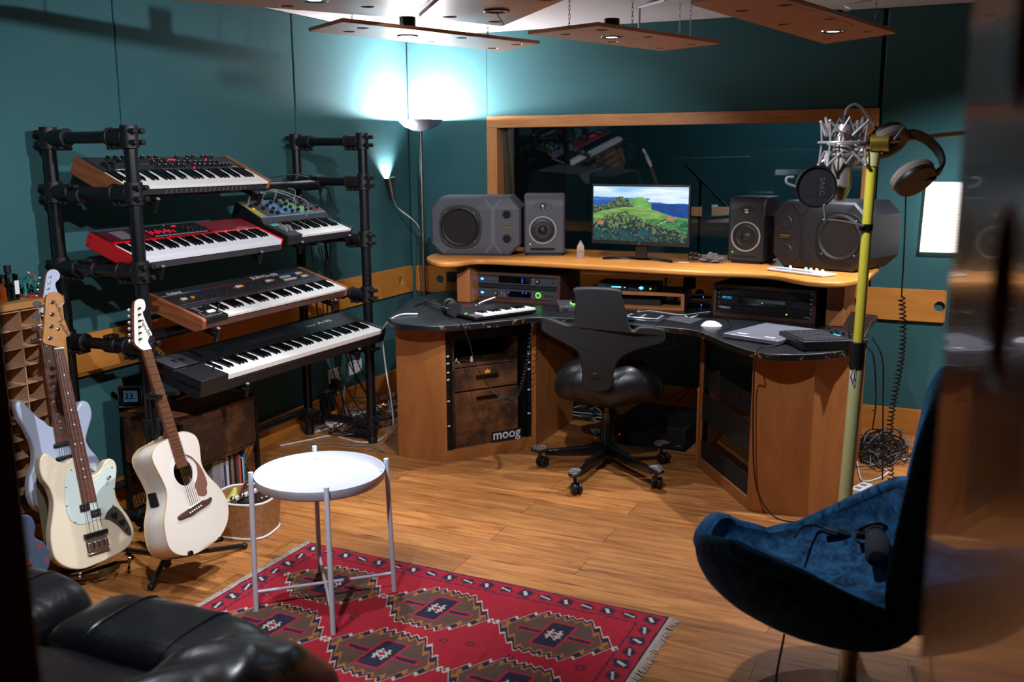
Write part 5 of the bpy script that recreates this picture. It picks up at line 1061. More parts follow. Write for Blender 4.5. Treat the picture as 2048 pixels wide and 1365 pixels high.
mb = MB(); y1 = .272; mb.box(P4(.23), P4(.73), y1, y1+.006, -.003, -.0022, 0); mb.box(P4(.73), P4(.97), y1, y1+.007, -.003, -.0022, 1); mb.box(P4(.0), P4(.17), y1, y1+.008, -.003, -.0022, 2); mb.box(P4(.17), P4(.24), y1, y1+.006, -.003, -.0022, 1); mb.box(P4(.0), P4(.25), .168, .1705, -.003, -.0022, 2); mb.box(P4(.74), P4(.98), .168, .1705, -.003, -.0022, 2); mb.box(P4(.25), P4(.73), .167, .169, -.003, -.0022, 0)
mb.build('panel_stripes', [mat('stripe_red', '#7a1c20', .5), mat('stripe_blue', '#1f5fc0', .5), 'mid_grey'], t)
mb = MB(); mb.M = T(P4(.70), .296, -.0028); mb.text('JUNO-60', .036, 0, .0002, sx=1.5, bold=.0012); mb.M = T(P4(.09), .292, -.0028); mb.text('Roland', .024, 0, .0002, sx=1.3, bold=.0008); mb.build('lettering', 'white_ink', t)
sl0 = None
for i in range(19):
    M = T(P4(.20+i*.0275), .19+.055*random.random(), -.003)
    if i in (8, 9): continue
    if sl0 is None: sl0 = MB().box(-.004, .004, -.006, .006, 0, .012).build('slider', 'dark_grey', t, bevel=.001); sl0.matrix_basis = M
    else: dup(sl0, t, M)
mb = MB(); [mb.box(P4(.20+i*.0275)-.0008, P4(.20+i*.0275)+.0008, .182, .258, -.003, -.0024) for i in range(19)]; mb.build('slider_slots', 'void_black', t)
cb_ = [mat('btn_cream', '#cfc6a8', .4), mat('btn_orange', '#d88a20', .4), mat('btn_grey', '#b0a898', .4)]
for u, v, n, seq in ((.055, .205, 2, '00'), (.115, .205, 1, '1'), (.425, .225, 3, '001'), (.64, .225, 3, '001'), (.76, .235, 5, '22222'), (.90, .245, 3, '001'), (.75, .20, 6, '222222'), (.90, .205, 3, '001')):
    for i in range(n): MB().box(P4(u)+i*.0165, P4(u)+i*.0165+.0145, v, v+.017, -.003, .005).build('button', cb_[int(seq[i])], t, bevel=.0015)
for u in (.415, .70, .715): MB().ball((P4(u), .235, -.001), .0028).build('status_light', 'led_red', t)
supports(k4, [(430, 655), (664, 598)], -.072)
# 5 stage piano at the bottom
k5 = KB('stage_piano', 'long black stage piano with a pitch lever block on the lowest tier', -2.852, 3.101, .709, 1.97, 12.3, 1.419, .30, .08); t = k5.t; W, D, H = k5.W, k5.D, k5.H
mb = MB(); side_prism(mb, [(.0, -.032), (.155, -.03), (.155, 0), (D, .012), (D, -.07), (.02, -.09), (0, -.075)], .0, W); mb.build('chassis', 'speaker_black', t, bevel=.004)
MB().box(.0, .165, -.001, .156, -.05, .002).build('lever_block', 'speaker_black', t, bevel=.003); MB().box(W-.035, W, -.001, .156, -.05, .002).build('end_block', 'speaker_black', t, bevel=.003)
MB().box(.0, .145, .16, D-.01, .004, .013).build('wheel_plate', 'grey_panel', t, bevel=.003)
keybed(t, W-.165-.036, .15, 52, -.003, bx=.165, lift=.011, front=.024, start='A')
for x in (.05, .09):
    mb = MB(); mb.M = T(x, .215, -.005) @ RY(PI/2); mb.lathe([(.001, 0), (.026, 0), (.026, .016), (.001, .016)], 28); mb.build('control_wheel', 'black_matte', t)
MB().box(.115, .15, .045, .075, .002, .004).cyl((.132, .06, .004), (.132, .06, .028), .005).build('pitch_lever', 'black_matte', t)
mb = MB(); mb.M = T(W-.25, .24, .0078); mb.text('A-90', .040, 0, .0003, sx=1.5, bold=.0012); mb.M = T(W-.37, .235, .0078); mb.text('Roland', .02, 0, .0003, sx=1.3); mb.build('lettering', 'white_ink', t)
mb = MB(); [mb.box(.55+.035*i, .57+.035*i, .215+.02*j, .218+.02*j, .0045+.001*j, .008) for i in range(10) for j in range(2)]; mb.build('panel_marks', 'grey_panel', t)
supports(k5, [(493, 771), (709, 698)], -.09)
# cable bundles behind the stand
cab_pts = [[(636, 362), (644, 420), (652, 520), (655, 640)], [(640, 365), (650, 470), (668, 600), (672, 660)], [(655, 375), (663, 420), (660, 520)], [(622, 490), (630, 560), (636, 640)], [(642, 492), (660, 600), (676, 690)], [(648, 492), (672, 590), (680, 680)], [(636, 494), (655, 560), (668, 650)]]
for i, pl in enumerate(cab_pts):
    cable('stand_cable', [atx(x, y, -3.33+.01*i) for x, y in pl], .0045 if i < 2 else .0032, 'black_plastic', 'black cable running down behind the right end of the keyboard stand', 'cable', 'cables hanging down the keyboard stand')
low = [[(668, 665), (672, 720), (700, 790), (745, 850)], [(690, 705), (705, 740), (735, 790), (760, 850)], [(697, 702), (715, 760), (750, 810), (790, 840)], [(700, 705), (712, 770), (700, 830), (720, 850)], [(705, 700), (725, 745), (760, 800), (785, 850)], [(650, 720), (655, 770), (680, 820), (690, 850)], [(660, 715), (675, 770), (705, 835), (735, 850)], [(645, 725), (649, 760), (651, 785)], [(684, 700), (680, 760), (690, 830)], [(620, 740), (640, 790), (655, 830)], [(667, 790), (680, 830), (700, 850)]]
for i, pl in enumerate(low):
    cable('stand_cable', [atx(x, y, -3.28+.02*(i % 4)) for x, y in pl], .0035, 'black_plastic', 'black cable hanging below the long black stage piano', 'cable', 'cables hanging under the stage piano')
cable('grey_cable', [atx(x, y, -3.25) for x, y in [(693, 700), (693, 740), (688, 800), (700, 845)]], .004, 'mid_grey', 'pale grey cable hanging below the stage piano')
cable('top_cable', [atx(x, y, -3.3) for x, y in [(541, 355), (580, 350), (605, 353), (640, 362), (652, 378)]], .004, 'black_plastic', 'black cable looped over the stand rail right of the top synthesizer')
p = atx(655, 805, -3.33); mb = MB(); mb.M = T(p.x, p.y, p.z); mb.box(-.03, .03, -.045, .045, -.06, .07); mb.cyl((0, 0, -.06), (0, 0, -.12), .012, .008); tag(mb.build('power_adapter', 'black_matte', bevel=.008), 'black power adapter hanging under the stage piano by the wall socket', 'power adapter')
# ---------------------------------------------------------------- guitars
def gframe(X, Y, Z, yaw, tilt, roll):
    y, t, r = map(math.radians, (yaw, tilt, roll)); n0 = Vector((math.cos(y), -math.sin(y), 0)); up = Vector((0, 0, 1))
    n = n0*math.cos(t)+up*math.sin(t); v = up*math.cos(t)-n0*math.sin(t); u = v.cross(n)
    u2 = u*math.cos(r)+v*math.sin(r); v2 = v*math.cos(r)-u*math.sin(r); return axes((X, Y, Z), u2, v2, n)
def gloc(M, px, py, z=0.):
    I = M.inverted(); o = I @ Vector((0, 0, CH)); d = I.to_3x3() @ ray(px, py); p = o+d*((z-o.z)/d.z); return Vector((p.x, p.y, 0))
def outline(M, pts, sc, off, z=0., k=5, closed=True): return [(p.x, p.y) for p in spline([gloc(M, x/sc+off[0], y/sc+off[1], z) for x, y in pts], k, closed)]
mat('cream_paint', '#dccfb4', .22, coat=.5); mat('aco_white', '#d8cec0', .2, coat=.5); mat('blue_white', '#b9c2d8', .22, coat=.4); mat('mint_guard', '#c9d6cf', .35); mat('guard_brown', '#7a5145', .4); mat('binding', '#c8a468', .4)
mat('string_steel', '#c8c8cc', .25, 1.); mat('string_bronze', '#c09a60', .3, .9); mat('rosette', '#d8d4ce', .4); mat('pearl', '#dcdcd4', .3); mat('olive_strap', '#6b6548', .85, bump=.5, bscale=300); mat('ctrl_plate', '#5d5a55', .35, .6)
def neck(t, v0, v1, w0, w1, zf, thick, nfret, scale, woodm, boardm='rosewood', dots=True, string_m='string_steel', ns=6, v_bridge=0., zb=.012, wn=.036, wb=.055, strings=True, xn=0.):
    sh = lambda y: xn*(y-v_bridge)/(v1-v_bridge)
    # v0 body end of the board, v1 nut; frets measured from the nut
    mb = MB(); mb.add([(sh(q[1])+q[0], q[1], q[2]) for q in [(-w0/2, v0, zf), (w0/2, v0, zf), (w1/2, v1, zf), (-w1/2, v1, zf), (-w0/2, v0, zf-.006), (w0/2, v0, zf-.006), (w1/2, v1, zf-.006), (-w1/2, v1, zf-.006)]], [(0, 1, 2, 3), (7, 6, 5, 4), (0, 4, 5, 1), (1, 5, 6, 2), (2, 6, 7, 3), (3, 7, 4, 0)]); fb = mb.build('fretboard', boardm, t)
    mb = MB(); nn = 10
    def nk(u, v):
        y = v0+(v1-v0)*u; w = w0+(w1-w0)*u; a = PI*v; th_ = thick*(1.15-.15*u); return (sh(y)-(w/2)*math.cos(a), y, zf-.006-th_*math.sin(a)**.8)
    mb.grid(nk, 4, nn); mb.build('neck', woodm, t, ang=60)
    mb = MB(); fx = []
    for i in range(1, nfret+1):
        y = v1-scale*(1-2**(-i/12)); fx.append(y); w = w1+(w0-w1)*(v1-y)/(v1-v0); mb.box(sh(y)-w/2, sh(y)+w/2, y-.0009, y+.0009, zf, zf+.0012)
    mb.box(xn-w1/2, xn+w1/2, v1-.001, v1+.004, zf, zf+.003, 1); mb.build('frets', ['nickel', 'ivory'], fb)
    if dots:
        fx = [v1]+fx; mb = MB()
        for k_ in (3, 5, 7, 9, 12, 15, 17, 19):
            if k_ < len(fx):
                y = (fx[k_]+fx[k_-1])/2
                for dx in ((-.012, .012) if k_ == 12 else (0,)): mb.cyl((sh(y)+dx, y, zf), (sh(y)+dx, y, zf+.0004), .0035, n=12)
        mb.build('inlay_dots', 'pearl', fb)
    if strings:
        mb = MB()
        for i in range(ns):
            q = i/(ns-1)-.5; r = .0011-.0006*i/ns if ns > 4 else .0014-.0005*i/ns; mb.cyl((q*wb, v_bridge, zb), (xn+q*wn, v1, zf+.0035), max(r, .0005), n=6)
        mb.build('strings', string_m, t)
    return fb
def head(t, M, pts, sc, off, z0, th, face, side, name='headstock'):
    ol = outline(M, pts, sc, off, z0+th, 4); mb = MB(); mb.prism(ol, z0, z0+th-.0015, 0); mb.prism(ol, z0+th-.0015, z0+th, 1); return mb.build(name, [side, face], t)
def bodyprism(t, ol, z0, z1, m, name, bevel=.008, ms=None, mats=None):
    mb = MB(); mb.prism(ol, z0, z1, 0, ms=ms); return mb.build(name, mats or m, t, bevel=bevel, seg=4, ang=50)
# --- acoustic
MA = gframe(-2.598, 2.733, .318, -4.03, 17.3, -4.1)
ac = thing('acoustic_guitar', 'cream white acoustic guitar with brown pickguard on a tripod stand', 'guitar', MA)
ol = outline(MA, [(290, 650), (330, 648), (365, 665), (382, 700), (388, 750), (396, 800), (425, 848), (475, 900), (505, 950), (516, 1000), (510, 1060), (480, 1120), (430, 1165), (370, 1200), (320, 1210), (275, 1200), (245, 1168), (230, 1110), (225, 1050), (234, 980), (236, 920), (218, 870), (192, 820), (172, 775), (172, 740), (196, 705), (240, 680)], 2.276, (230, 580), 0., 4)
sh = gloc(MA, 367, 945.5); sr_ = .052
mb = MB(); mb.plate(ol, [circ(sh.x, sh.y, sr_, 40)], -.004, 0); top = mb.build('body_top', 'aco_white', ac)
mb = MB(); n = len(ol); rings = []
cxm_ = sum(p[0] for p in ol)/n; cym_ = sum(p[1] for p in ol)/n
for z, s_ in ((-.002, 1.0), (-.004, 1.0), (-.05, 1.0), (-.098, 1.), (-.104, .985)): rings += [(cxm_+(x-cxm_)*s_, cym_+(y-cym_)*s_, z) for x, y in ol]
mb.add(rings, [(a*n+i, a*n+(i+1) % n, (a+1)*n+(i+1) % n, (a+1)*n+i) for a in range(4) for i in range(n)]+[tuple(range(4*n, 5*n))]); mb.build('body_sides', 'aco_white', ac, ang=40)
for z, nm in ((0, 'front_binding'), (-.1, 'back_binding')):
    mb = MB(); mb.tube([(x, y, z-.001) for x, y in ol], .0016, 6, closed=True); mb.build(nm, 'binding', ac)
mb = MB(); mb.box(sh.x-.09, sh.x+.09, sh.y-.1, sh.y+.1, -.098, -.096); mb.build('inner_back', 'mahogany', ac)
mb = MB()
for r in (sr_+.003, sr_+.010, sr_+.017): mb.lathe([(r, 0), (r, .0008), (r+.0035, .0008), (r+.0035, 0), (r, 0)], 44, 0, (sh.x, sh.y, 0))
mb.build('rosette', 'rosette', ac)
pg = outline(MA, [(318, 750), (345, 760), (380, 795), (405, 840), (418, 880), (415, 905), (418, 925), (405, 938), (380, 935), (372, 915), (362, 890), (374, 850), (370, 800), (350, 772), (330, 762)], 2.276, (230, 580), 0, 4)
mb = MB(); mb.prism(pg, .0005, .0022); mb.build('pickguard', 'guard_brown', ac)
br = outline(MA, [(283, 1035), (300, 1020), (325, 1003), (360, 975), (390, 962), (415, 955), (430, 945), (435, 955), (428, 970), (408, 985), (380, 1003), (350, 1025), (325, 1035), (300, 1045), (288, 1046)], 2.276, (230, 580), 0, 3)
b_ = MB().prism(br, .0005, .009).build('bridge', mat('bridge_wood', '#4b2f28', .5), ac, bevel=.002)
s0, s1_ = gloc(MA, 378, 1020, .01), gloc(MA, 401, 1005, .01)
MB().beam((s0.x, s0.y+.004, .0105), (s1_.x, s1_.y+.004, .0105), .004, .005).build('saddle', 'ivory', b_)
for i in range(6): p = s0.lerp(s1_, (i+.2)/5.4); MB().ball((p.x-.0, p.y-.014, .010), .0036).build('bridge_pin', 'ivory', b_)
nu = gloc(MA, 294, 699.5, .006); ax_ = nu.x
# neck follows the line from bridge to nut
neck(ac, .155, nu.y, .056, .044, .006, .016, 20, nu.y-.0, 'mahogany', 'rosewood', False, 'string_bronze', 6, .004, .012, xn=nu.x)
MB().add([(-.026, .20, -.0), (.026, .20, 0), (.026, .33, -.004), (-.026, .33, -.004), (-.02, .20, -.09), (.02, .20, -.09), (.015, .34, -.02), (-.015, .34, -.02)], [(0, 1, 2, 3), (7, 6, 5, 4), (0, 4, 5, 1), (1, 5, 6, 2), (2, 6, 7, 3), (3, 7, 4, 0)]).build('neck_heel', 'mahogany', ac, bevel=.005)
hp_ = [(703, 478), (672, 458), (650, 435), (645, 380), (643, 250), (646, 160), (664, 135), (688, 130), (710, 140), (720, 175), (715, 205), (702, 222), (710, 255), (735, 315), (765, 375), (745, 392), (738, 425), (757, 470)]
hd = head(ac, MA, hp_, 3.4125, (80, 560), -.012, .014, 'aco_white', 'mahogany')
for i in range(6):
    p = gloc(MA, 80+(660+i*1.2)/3.4125, 560+(200+i*42)/3.4125, 0); k = MB().cyl((p.x+.006, p.y, .002), (p.x+.006, p.y, .014), .004, n=12).build('tuner_post', 'black_matte', hd)
    q = MB(); q.cyl((p.x-.01, p.y, -.006), (p.x-.028, p.y, -.006), .003, n=10); q.ball((p.x-.036, p.y, -.006), .010, .008, .006); q.build('tuning_peg', 'chrome', ac)
a1, a2 = gloc(MA, 80+672/3.4, 560+300/3.4), gloc(MA, 80+745/3.4, 560+330/3.4)
mb = MB(); pc = gloc(MA, 80+722/3.4125, 560+335/3.4125, 0); mb.M = T(pc.x-.0, pc.y, .0023) @ RZ(math.radians(-68)); mb.text('Fender', .028, 0, .0002, bold=.0003); mb.build('wordmark', 'void_black', hd)
e0 = gloc(MA, 298, 951, -.05); mb = MB(); mb.box(-.006, .0, -.028, .028, -.02, .02); 
# preamp window on the bass side
lp = min(((x, y) for x, y in ol if .03 < y < .12), key=lambda q: q[0]); mb = MB(); mb.box(lp[0]-.004, lp[0]+.004, .04, .095, -.075, -.035); mb.build('preamp_window', 'void_black', ac, bevel=.003)
sp = min(((x, y) for x, y in ol if .2 < y), key=lambda q: q[0]); 
# --- bass
MBs = gframe(-2.919, 2.542, .176, 9.45, 14.5, -3.7)
ba = thing('bass_guitar', 'cream electric bass with mint pickguard in front of the pale blue guitar', 'bass guitar', MBs)
o6 = (0, 500)
ol = outline(MBs, [(160, 880), (162, 842), (178, 818), (200, 824), (230, 848), (260, 855), (284, 840), (300, 838), (352, 880), (366, 908), (400, 888), (420, 852), (440, 838), (462, 850), (470, 880), (466, 930), (464, 975), (480, 1020), (518, 1072), (537, 1118), (535, 1160), (510, 1198), (460, 1230), (400, 1258), (330, 1283), (270, 1276), (225, 1245), (207, 1190), (204, 1130), (212, 1070), (215, 1010), (200, 960), (172, 920)], 2.007, o6, 0, 4)
bodyprism(ba, ol, -.040, 0, 'cream_paint', 'body', .011)
pg = outline(MBs, [(284, 876), (262, 910), (258, 960), (262, 1020), (280, 1080), (310, 1102), (345, 1100), (385, 1085), (420, 1080), (438, 1050), (458, 1020), (455, 960), (462, 910), (455, 875), (440, 862), (420, 880), (400, 905), (370, 930), (330, 945), (310, 930), (300, 880)], 2.007, o6, 0, 4)
mb = MB(); mb.prism(pg, .0005, .0028); pgo = mb.build('pickguard', 'mint_guard', ba, bevel=.0006)
mb = MB(); [mb.cyl((*gloc(MBs, x/2.007, y/2.007+500).xy, .0028), (*gloc(MBs, x/2.007, y/2.007+500).xy, .0036), .003, n=10) for x, y in ((285, 885), (264, 955), (268, 1030), (300, 1095), (448, 875), (456, 960), (452, 1028))]; mb.build('guard_screws', 'chrome', pgo)
nb = gloc(MBs, 117, 698, .006)
neck(ba, .165, nb.y, .060, .040, .009, .02, 19, nb.y, 'maple', 'rosewood', True, 'string_steel', 4, .0, .014, .030, .054, xn=nb.x)
for a, b in (((302, 1018), (372, 1052)), ((346, 1040), (416, 1074))):
    p0, p1 = gloc(MBs, a[0]/2.007, a[1]/2.007+500), gloc(MBs, b[0]/2.007, b[1]/2.007+500); cx_, cy_ = (p0.x+p1.x)/2, (p0.y+p1.y)/2; o_p = MB().box(cx_-.020, cx_+.020, cy_-.014, cy_+.014, .0028, .011).build('pickup', 'black_plastic', ba, bevel=.003)
    mb = MB(); [mb.cyl((cx_+q, cy_, .011), (cx_+q, cy_, .0118), .0035, n=10) for q in (-.012, 0, .012)]; mb.build('pole_pieces', 'nickel', o_p)
cp_ = outline(MBs, [(455, 1030), (430, 1052), (420, 1080), (440, 1085), (475, 1110), (505, 1140), (524, 1145), (522, 1120), (500, 1075), (478, 1045)], 2.007, o6, 0, 4); mb = MB(); mb.prism(cp_, .0028, .0042); cpo = mb.build('control_plate', 'ctrl_plate', ba)
for x, y, r in ((453, 1065, .011), (485, 1092, .011), (432, 913, .006)):
    p = gloc(MBs, x/2.007, y/2.007+500); MB().lathe([(r, .004), (r*.95, .016), (r*.8, .018), (.001, .018)], 20, 0, (p.x, p.y, 0)).build('control_knob', 'black_plastic' if r > .01 else 'chrome', ba)
p = gloc(MBs, 505/2.007, 1122/2.007+500); MB().cyl((p.x, p.y, .004), (p.x, p.y, .008), .006, n=6).build('output_jack', 'chrome', ba)
b0, b1 = gloc(MBs, 348/2.007, 1150/2.007+500), gloc(MBs, 430/2.007, 1125/2.007+500); cx_, cy_ = (b0.x+b1.x)/2, (b0.y+b1.y)/2
tp = MB().box(-.05, .045, cy_-.008, cy_+.008, .001, .018).build('string_rest', 'black_metal', ba, bevel=.002)
bo = MB().box(-.046, .044, -.028, .028, 0, .004).box(-.046, .044, -.031, -.028, 0, .016).build('bridge', 'chrome', ba, bevel=.001)
for i in range(4): MB().box(-.042+.022*i, -.024+.022*i, -.018, .014, .004, .014).build('bridge_saddle', 'chrome', bo, bevel=.002)
hd = head(ba, MBs, [(690, 1300), (640, 1290), (600, 1268), (588, 1230), (602, 1050), (615, 900), (622, 740), (630, 650), (660, 600), (720, 574), (790, 582), (840, 620), (860, 680), (848, 740), (812, 775), (802, 812), (830, 862), (880, 955), (920, 1055), (955, 1160), (905, 1190), (875, 1232), (862, 1335)], 6.825, (0, 500), -.010, .014, 'maple', 'maple')
for i, (x, y) in enumerate(((705, 720), (700, 885), (688, 1050), (672, 1210))):
    p = gloc(MBs, x/6.825, y/6.825+500); MB().lathe([(.008, .004), (.008, .006), (.0045, .007), (.004, .016), (.005, .018), (.001, .018)], 16, 0, (p.x, p.y, 0)).build('tuner_post', 'chrome', hd)
    q = MB(); q.cyl((p.x-.015, p.y, -.012), (p.x-.042, p.y, -.012), .003, n=10); q.M = T(p.x-.052, p.y, -.012) @ RX(.9 if i > 1 else .0); q.lathe([(.001, -.002), (.016, -.002), (.017, 0), (.016, .002), (.001, .002)], 20, 0, (0, 0, 0), (0, 0, 1), .75); q.build('tuning_peg', 'chrome', ba)
p = gloc(MBs, 785/6.825, 1085/6.825+500); MB().lathe([(.007, .004), (.007, .007), (.004, .008), (.001, .008)], 16, 0, (p.x, p.y, 0)).build('string_tree', 'chrome', hd)
mb = MB(); p = gloc(MBs, 870/6.825, 1080/6.825+500); mb.M = T(p.x, p.y, .0042) @ RZ(math.radians(-64)); mb.text('Fender', .026, 0, .0002, bold=.0004); p = gloc(MBs, 800/6.825, 850/6.825+500); mb.M = T(p.x, p.y, .0042) @ RZ(math.radians(-76)); mb.text('MUSTANG BASS', .011, 0, .0002, sx=.9, bold=.0003); mb.build('wordmark', mat('ink_brown', '#3a200c', .6), hd)
# --- pale blue guitar behind
p = ray(138, 964)*4.36+Vector((0, 0, CH)); MS = gframe(p.x, p.y, p.z, 9.5, 13, -3.0)
sg = thing('electric_guitar', 'pale blue electric guitar standing behind the cream bass', 'electric guitar', MS)
ol = [(q.x, q.y) for q in spline([Vector((a, b, 0)) for a, b in [(0, -.118), (.08, -.112), (.14, -.075), (.163, -.01), (.15, .06), (.118, .115), (.108, .155), (.128, .20), (.152, .25), (.148, .30), (.12, .318), (.094, .30), (.074, .262), (.03, .235), (-.03, .235), (-.055, .262), (-.08, .285), (-.11, .33), (-.135, .362), (-.158, .345), (-.155, .30), (-.132, .235), (-.117, .17), (-.125, .11), (-.155, .05), (-.166, -.02), (-.145, -.08), (-.08, -.112)]], 4, True)]
bodyprism(sg, ol, -.044, 0, 'blue_white', 'body', .010)
neck(sg, .165, .648, .056, .042, .009, .018, 21, .648, 'maple', 'rosewood', True, 'string_steel', 6, 0, .013, .036, .052)
for v in (.155, .10, .035): MB().box(-.04, .04, v-.009, v+.009, .001, .010).build('pickup', 'black_plastic', sg, bevel=.006)
MB().box(-.038, .038, -.022, .022, .0005, .011).build('bridge', 'chrome', sg, bevel=.002)
for a, b in ((.11, .03), (.13, -.02)): MB().lathe([(.012, .001), (.010, .016), (.001, .016)], 20, 0, (a, b, 0)).build('control_knob', 'white_plastic', sg)
MB().tube([(.05, .0, .012), (.08, .02, .02), (.07, .10, .022)], .0025, 8, smooth=5).build('tremolo_arm', 'chrome', sg)
hd = head(sg, MS, [(560, 850), (555, 815), (585, 690), (610, 520), (635, 350), (665, 288), (720, 266), (785, 285), (818, 340), (805, 400), (765, 440), (755, 480), (780, 560), (830, 640), (880, 700), (850, 760), (750, 830), (690, 880)], 6.825, (0, 500), -.010, .014, 'blue_white', 'maple')
for i, (x, y) in enumerate(((668, 370), (655, 450), (642, 532), (628, 612), (608, 698), (597, 776))):
    p = gloc(MS, x/6.825, y/6.825+500); MB().lathe([(.005, .004), (.0045, .013), (.001, .014)], 14, 0, (p.x, p.y, 0)).build('tuner_post', 'chrome', hd)
    q = MB(); q.cyl((p.x-.012, p.y, -.010), (p.x-.026, p.y, -.010), .0025, n=8); q.ball((p.x-.033, p.y, -.010), .009, .007, .005); q.build('tuning_peg', 'chrome', sg)
# --- acoustic tripod stand
hub = atz(333, 1122, .07); gs = thing('guitar_stand', 'black tripod guitar stand holding the cream acoustic guitar', 'guitar stand', T(hub.x, hub.y, 0)); G0 = Vector((hub.x, hub.y, 0))
for px, py in ((302, 1174), (489, 1092), (258, 1102)):
    e_ = atz(px, py, .015)-G0; MB().cyl((0, 0, .09), e_, .011, n=14).build('leg', 'pipe_black', gs); MB().ball(e_, .014).build('rubber_foot', 'rubber', gs)
yk = MA @ Vector((.0, .46, -.035))-G0
MB().cyl((0, 0, .04), (yk.x-.02, yk.y, yk.z), .010, n=14).build('upright', 'pipe_black', gs)
MB().cyl((0, 0, .05), (0, 0, .13), .018, n=16).build('hub', 'black_plastic', gs)
for s in (-1, 1):
    a_, b_, c_ = (MA @ Vector(v)-G0 for v in ((s*.012, .46, -.045), (s*.045, .455, -.03), (s*.05, .44, .03))); MB().tube([yk, a_, b_, c_], .011, 10, smooth=4).build('neck_yoke', 'rubber', gs)
    a_, b_ = (MA @ Vector(v)-G0 for v in ((s*.09, -.168, -.11), (s*.09, -.168, .012))); MB().tube([(0, 0, .08), a_, b_], .009, 10).build('cradle_arm', 'pipe_black', gs); MB().tube([a_.lerp(b_, .3), b_], .0105, 10).build('cradle_pad', 'rubber', gs)
# --- small prong stand for bass
bs = thing('guitar_stand', 'low folding stand with grey prongs under the cream bass', 'guitar stand', T(-3.06, 2.6, 0)); B0 = Vector((-3.06, 2.6, 0))
for (px, py), u in (((146, 1166), -.10), ((258, 1136), .11)):
    fpt = atz(px, py, 0)-B0; up_ = MBs @ Vector((u, -.105, .02))-B0; bk_ = MBs @ Vector((u, -.105, -.07))-B0
    MB().beam(fpt, up_+Vector((0, 0, .02)), .012, .006).beam(up_+Vector((0, 0, .004)), bk_, .012, .012).build('prong', 'nickel', bs, bevel=.002); MB().beam(bk_, (bk_.x-.06, bk_.y, 0.0), .014, .014).build('leg', 'black_metal', bs)
MB().beam(MBs @ Vector((-.10, -.105, -.07))-B0, MBs @ Vector((.11, -.105, -.07))-B0, .012, .012).build('crossbar', 'black_metal', bs)
# rear stand: post with hook for the pale blue guitar
rs_ = thing('guitar_stand', 'dark stand holding the pale blue electric guitar', 'guitar stand', T(-3.22, 2.66, 0)); R0 = Vector((-3.22, 2.66, 0))
MB().cyl((0, 0, .0), (0, 0, .3), .012).build('post', 'black_metal', rs_); MB().cyl((0, 0, 0), (0, 0, .012), .13, n=28).build('base', 'black_metal', rs_)
for s in (-1, 1):
    a_, b_ = (MS @ Vector(v)-R0 for v in ((s*.09, -.112, -.05), (s*.09, -.112, .03))); MB().tube([(0, 0, .22), a_, b_, b_+Vector((0.01, 0, .03))], .009, 8).build('cradle_arm', 'black_metal', rs_)
# olive strap: hangs left of the bass and lies on the floor under it
def ribbon(mb, pts, w, side, th=.003):
    P = spline(pts, 6); vs = []
    for p_ in P: vs += [p_-side*w/2, p_+side*w/2, p_+side*w/2+Vector((th, 0, th)), p_-side*w/2+Vector((th, 0, th))]
    n = len(P)-1; mb.add(vs, [(4*i+j, 4*i+(j+1) % 4, 4*i+4+(j+1) % 4, 4*i+4+j) for i in range(n) for j in range(4)]+[(0, 1, 2, 3), (4*n+3, 4*n+2, 4*n+1, 4*n)])
mb = MB(); x_ = -3.09
ribbon(mb, [atx(84, 935, x_), atx(86, 990, x_), atx(96, 1060, x_), atx(104, 1120, x_), atz(112, 1152, .01)], .05, Vector((.1, 1, 0)).normalized())
ribbon(mb, [atz(112, 1150, .01), atz(150, 1160, .02), atz(185, 1155, .035), atz(200, 1150, .04)], .05, Vector((.7, -.2, .5)).normalized()); ribbon(mb, [atz(195, 1152, .03), atz(225, 1140, .06), atz(240, 1130, .03)], .05, Vector((.5, -.2, .8)).normalized())
tag(mb.build('guitar_strap', 'olive_strap', ang=60), 'olive webbing strap hanging beside the cream bass and trailing on the floor', 'guitar strap')
# small brown-necked guitar at the far left edge
p = atx(45, 1128, -2.95); MU = gframe(p.x, p.y, p.z, 20, 12, 2); ug = thing('small_guitar', 'small guitar with brown neck and painted blue body at the left edge', 'guitar', MU)
ol = [(q.x, q.y) for q in spline([Vector((a, b, 0)) for a, b in [(0, -.07), (.07, -.06), (.10, 0), (.085, .05), (.06, .08), (.07, .12), (.06, .16), (.02, .175), (-.02, .175), (-.06, .16), (-.07, .12), (-.06, .08), (-.085, .05), (-.10, 0), (-.07, -.06)]], 4, True)]
mat('painted_blue', '#3f4d66', .45, var=.5, vscale=30)
def upaint():
    m = MATS['painted_blue']; nt = m.node_tree; L = nt.links.new; b = nt.nodes['Principled BSDF']; tc = N(nt, 'ShaderNodeTexCoord'); v = N(nt, 'ShaderNodeTexVoronoi', Scale=28.0); L(tc.outputs['Object'], v.inputs['Vector'])
    cr = N(nt, 'ShaderNodeValToRGB'); e = cr.color_ramp.elements; e[0].position = .22; e[0].color = lin('#8a3030'); e[1].position = .26; e[1].color = lin('#3a455a'); L(v.outputs['Distance'], cr.inputs[0]); L(cr.outputs[0], b.inputs['Base Color'])
upaint()
bodyprism(ug, ol, -.05, 0, 'painted_blue', 'body', .006)
nv = .47; neck(ug, .09, nv, .046, .036, .008, .016, 14, nv+.02, 'mahogany', 'rosewood', False, 'string_steel', 4, 0, .012, .03, .04)
mb = MB(); mb.prism([(-.018, nv), (.018, nv), (.028, nv+.04), (.022, nv+.11), (0, nv+.125), (-.022, nv+.11), (-.028, nv+.04)], -.01, .004); hd = mb.build('headstock', 'mahogany', ug, bevel=.003)
for s in (-1, 1):
    for k in (.04, .075): MB().ball((s*.035, nv+k, 0), .008).build('tuning_peg', 'chrome', ug)
MB().box(-.03, .03, -.012, .012, 0, .01).build('bridge', 'rosewood', ug, bevel=.002)
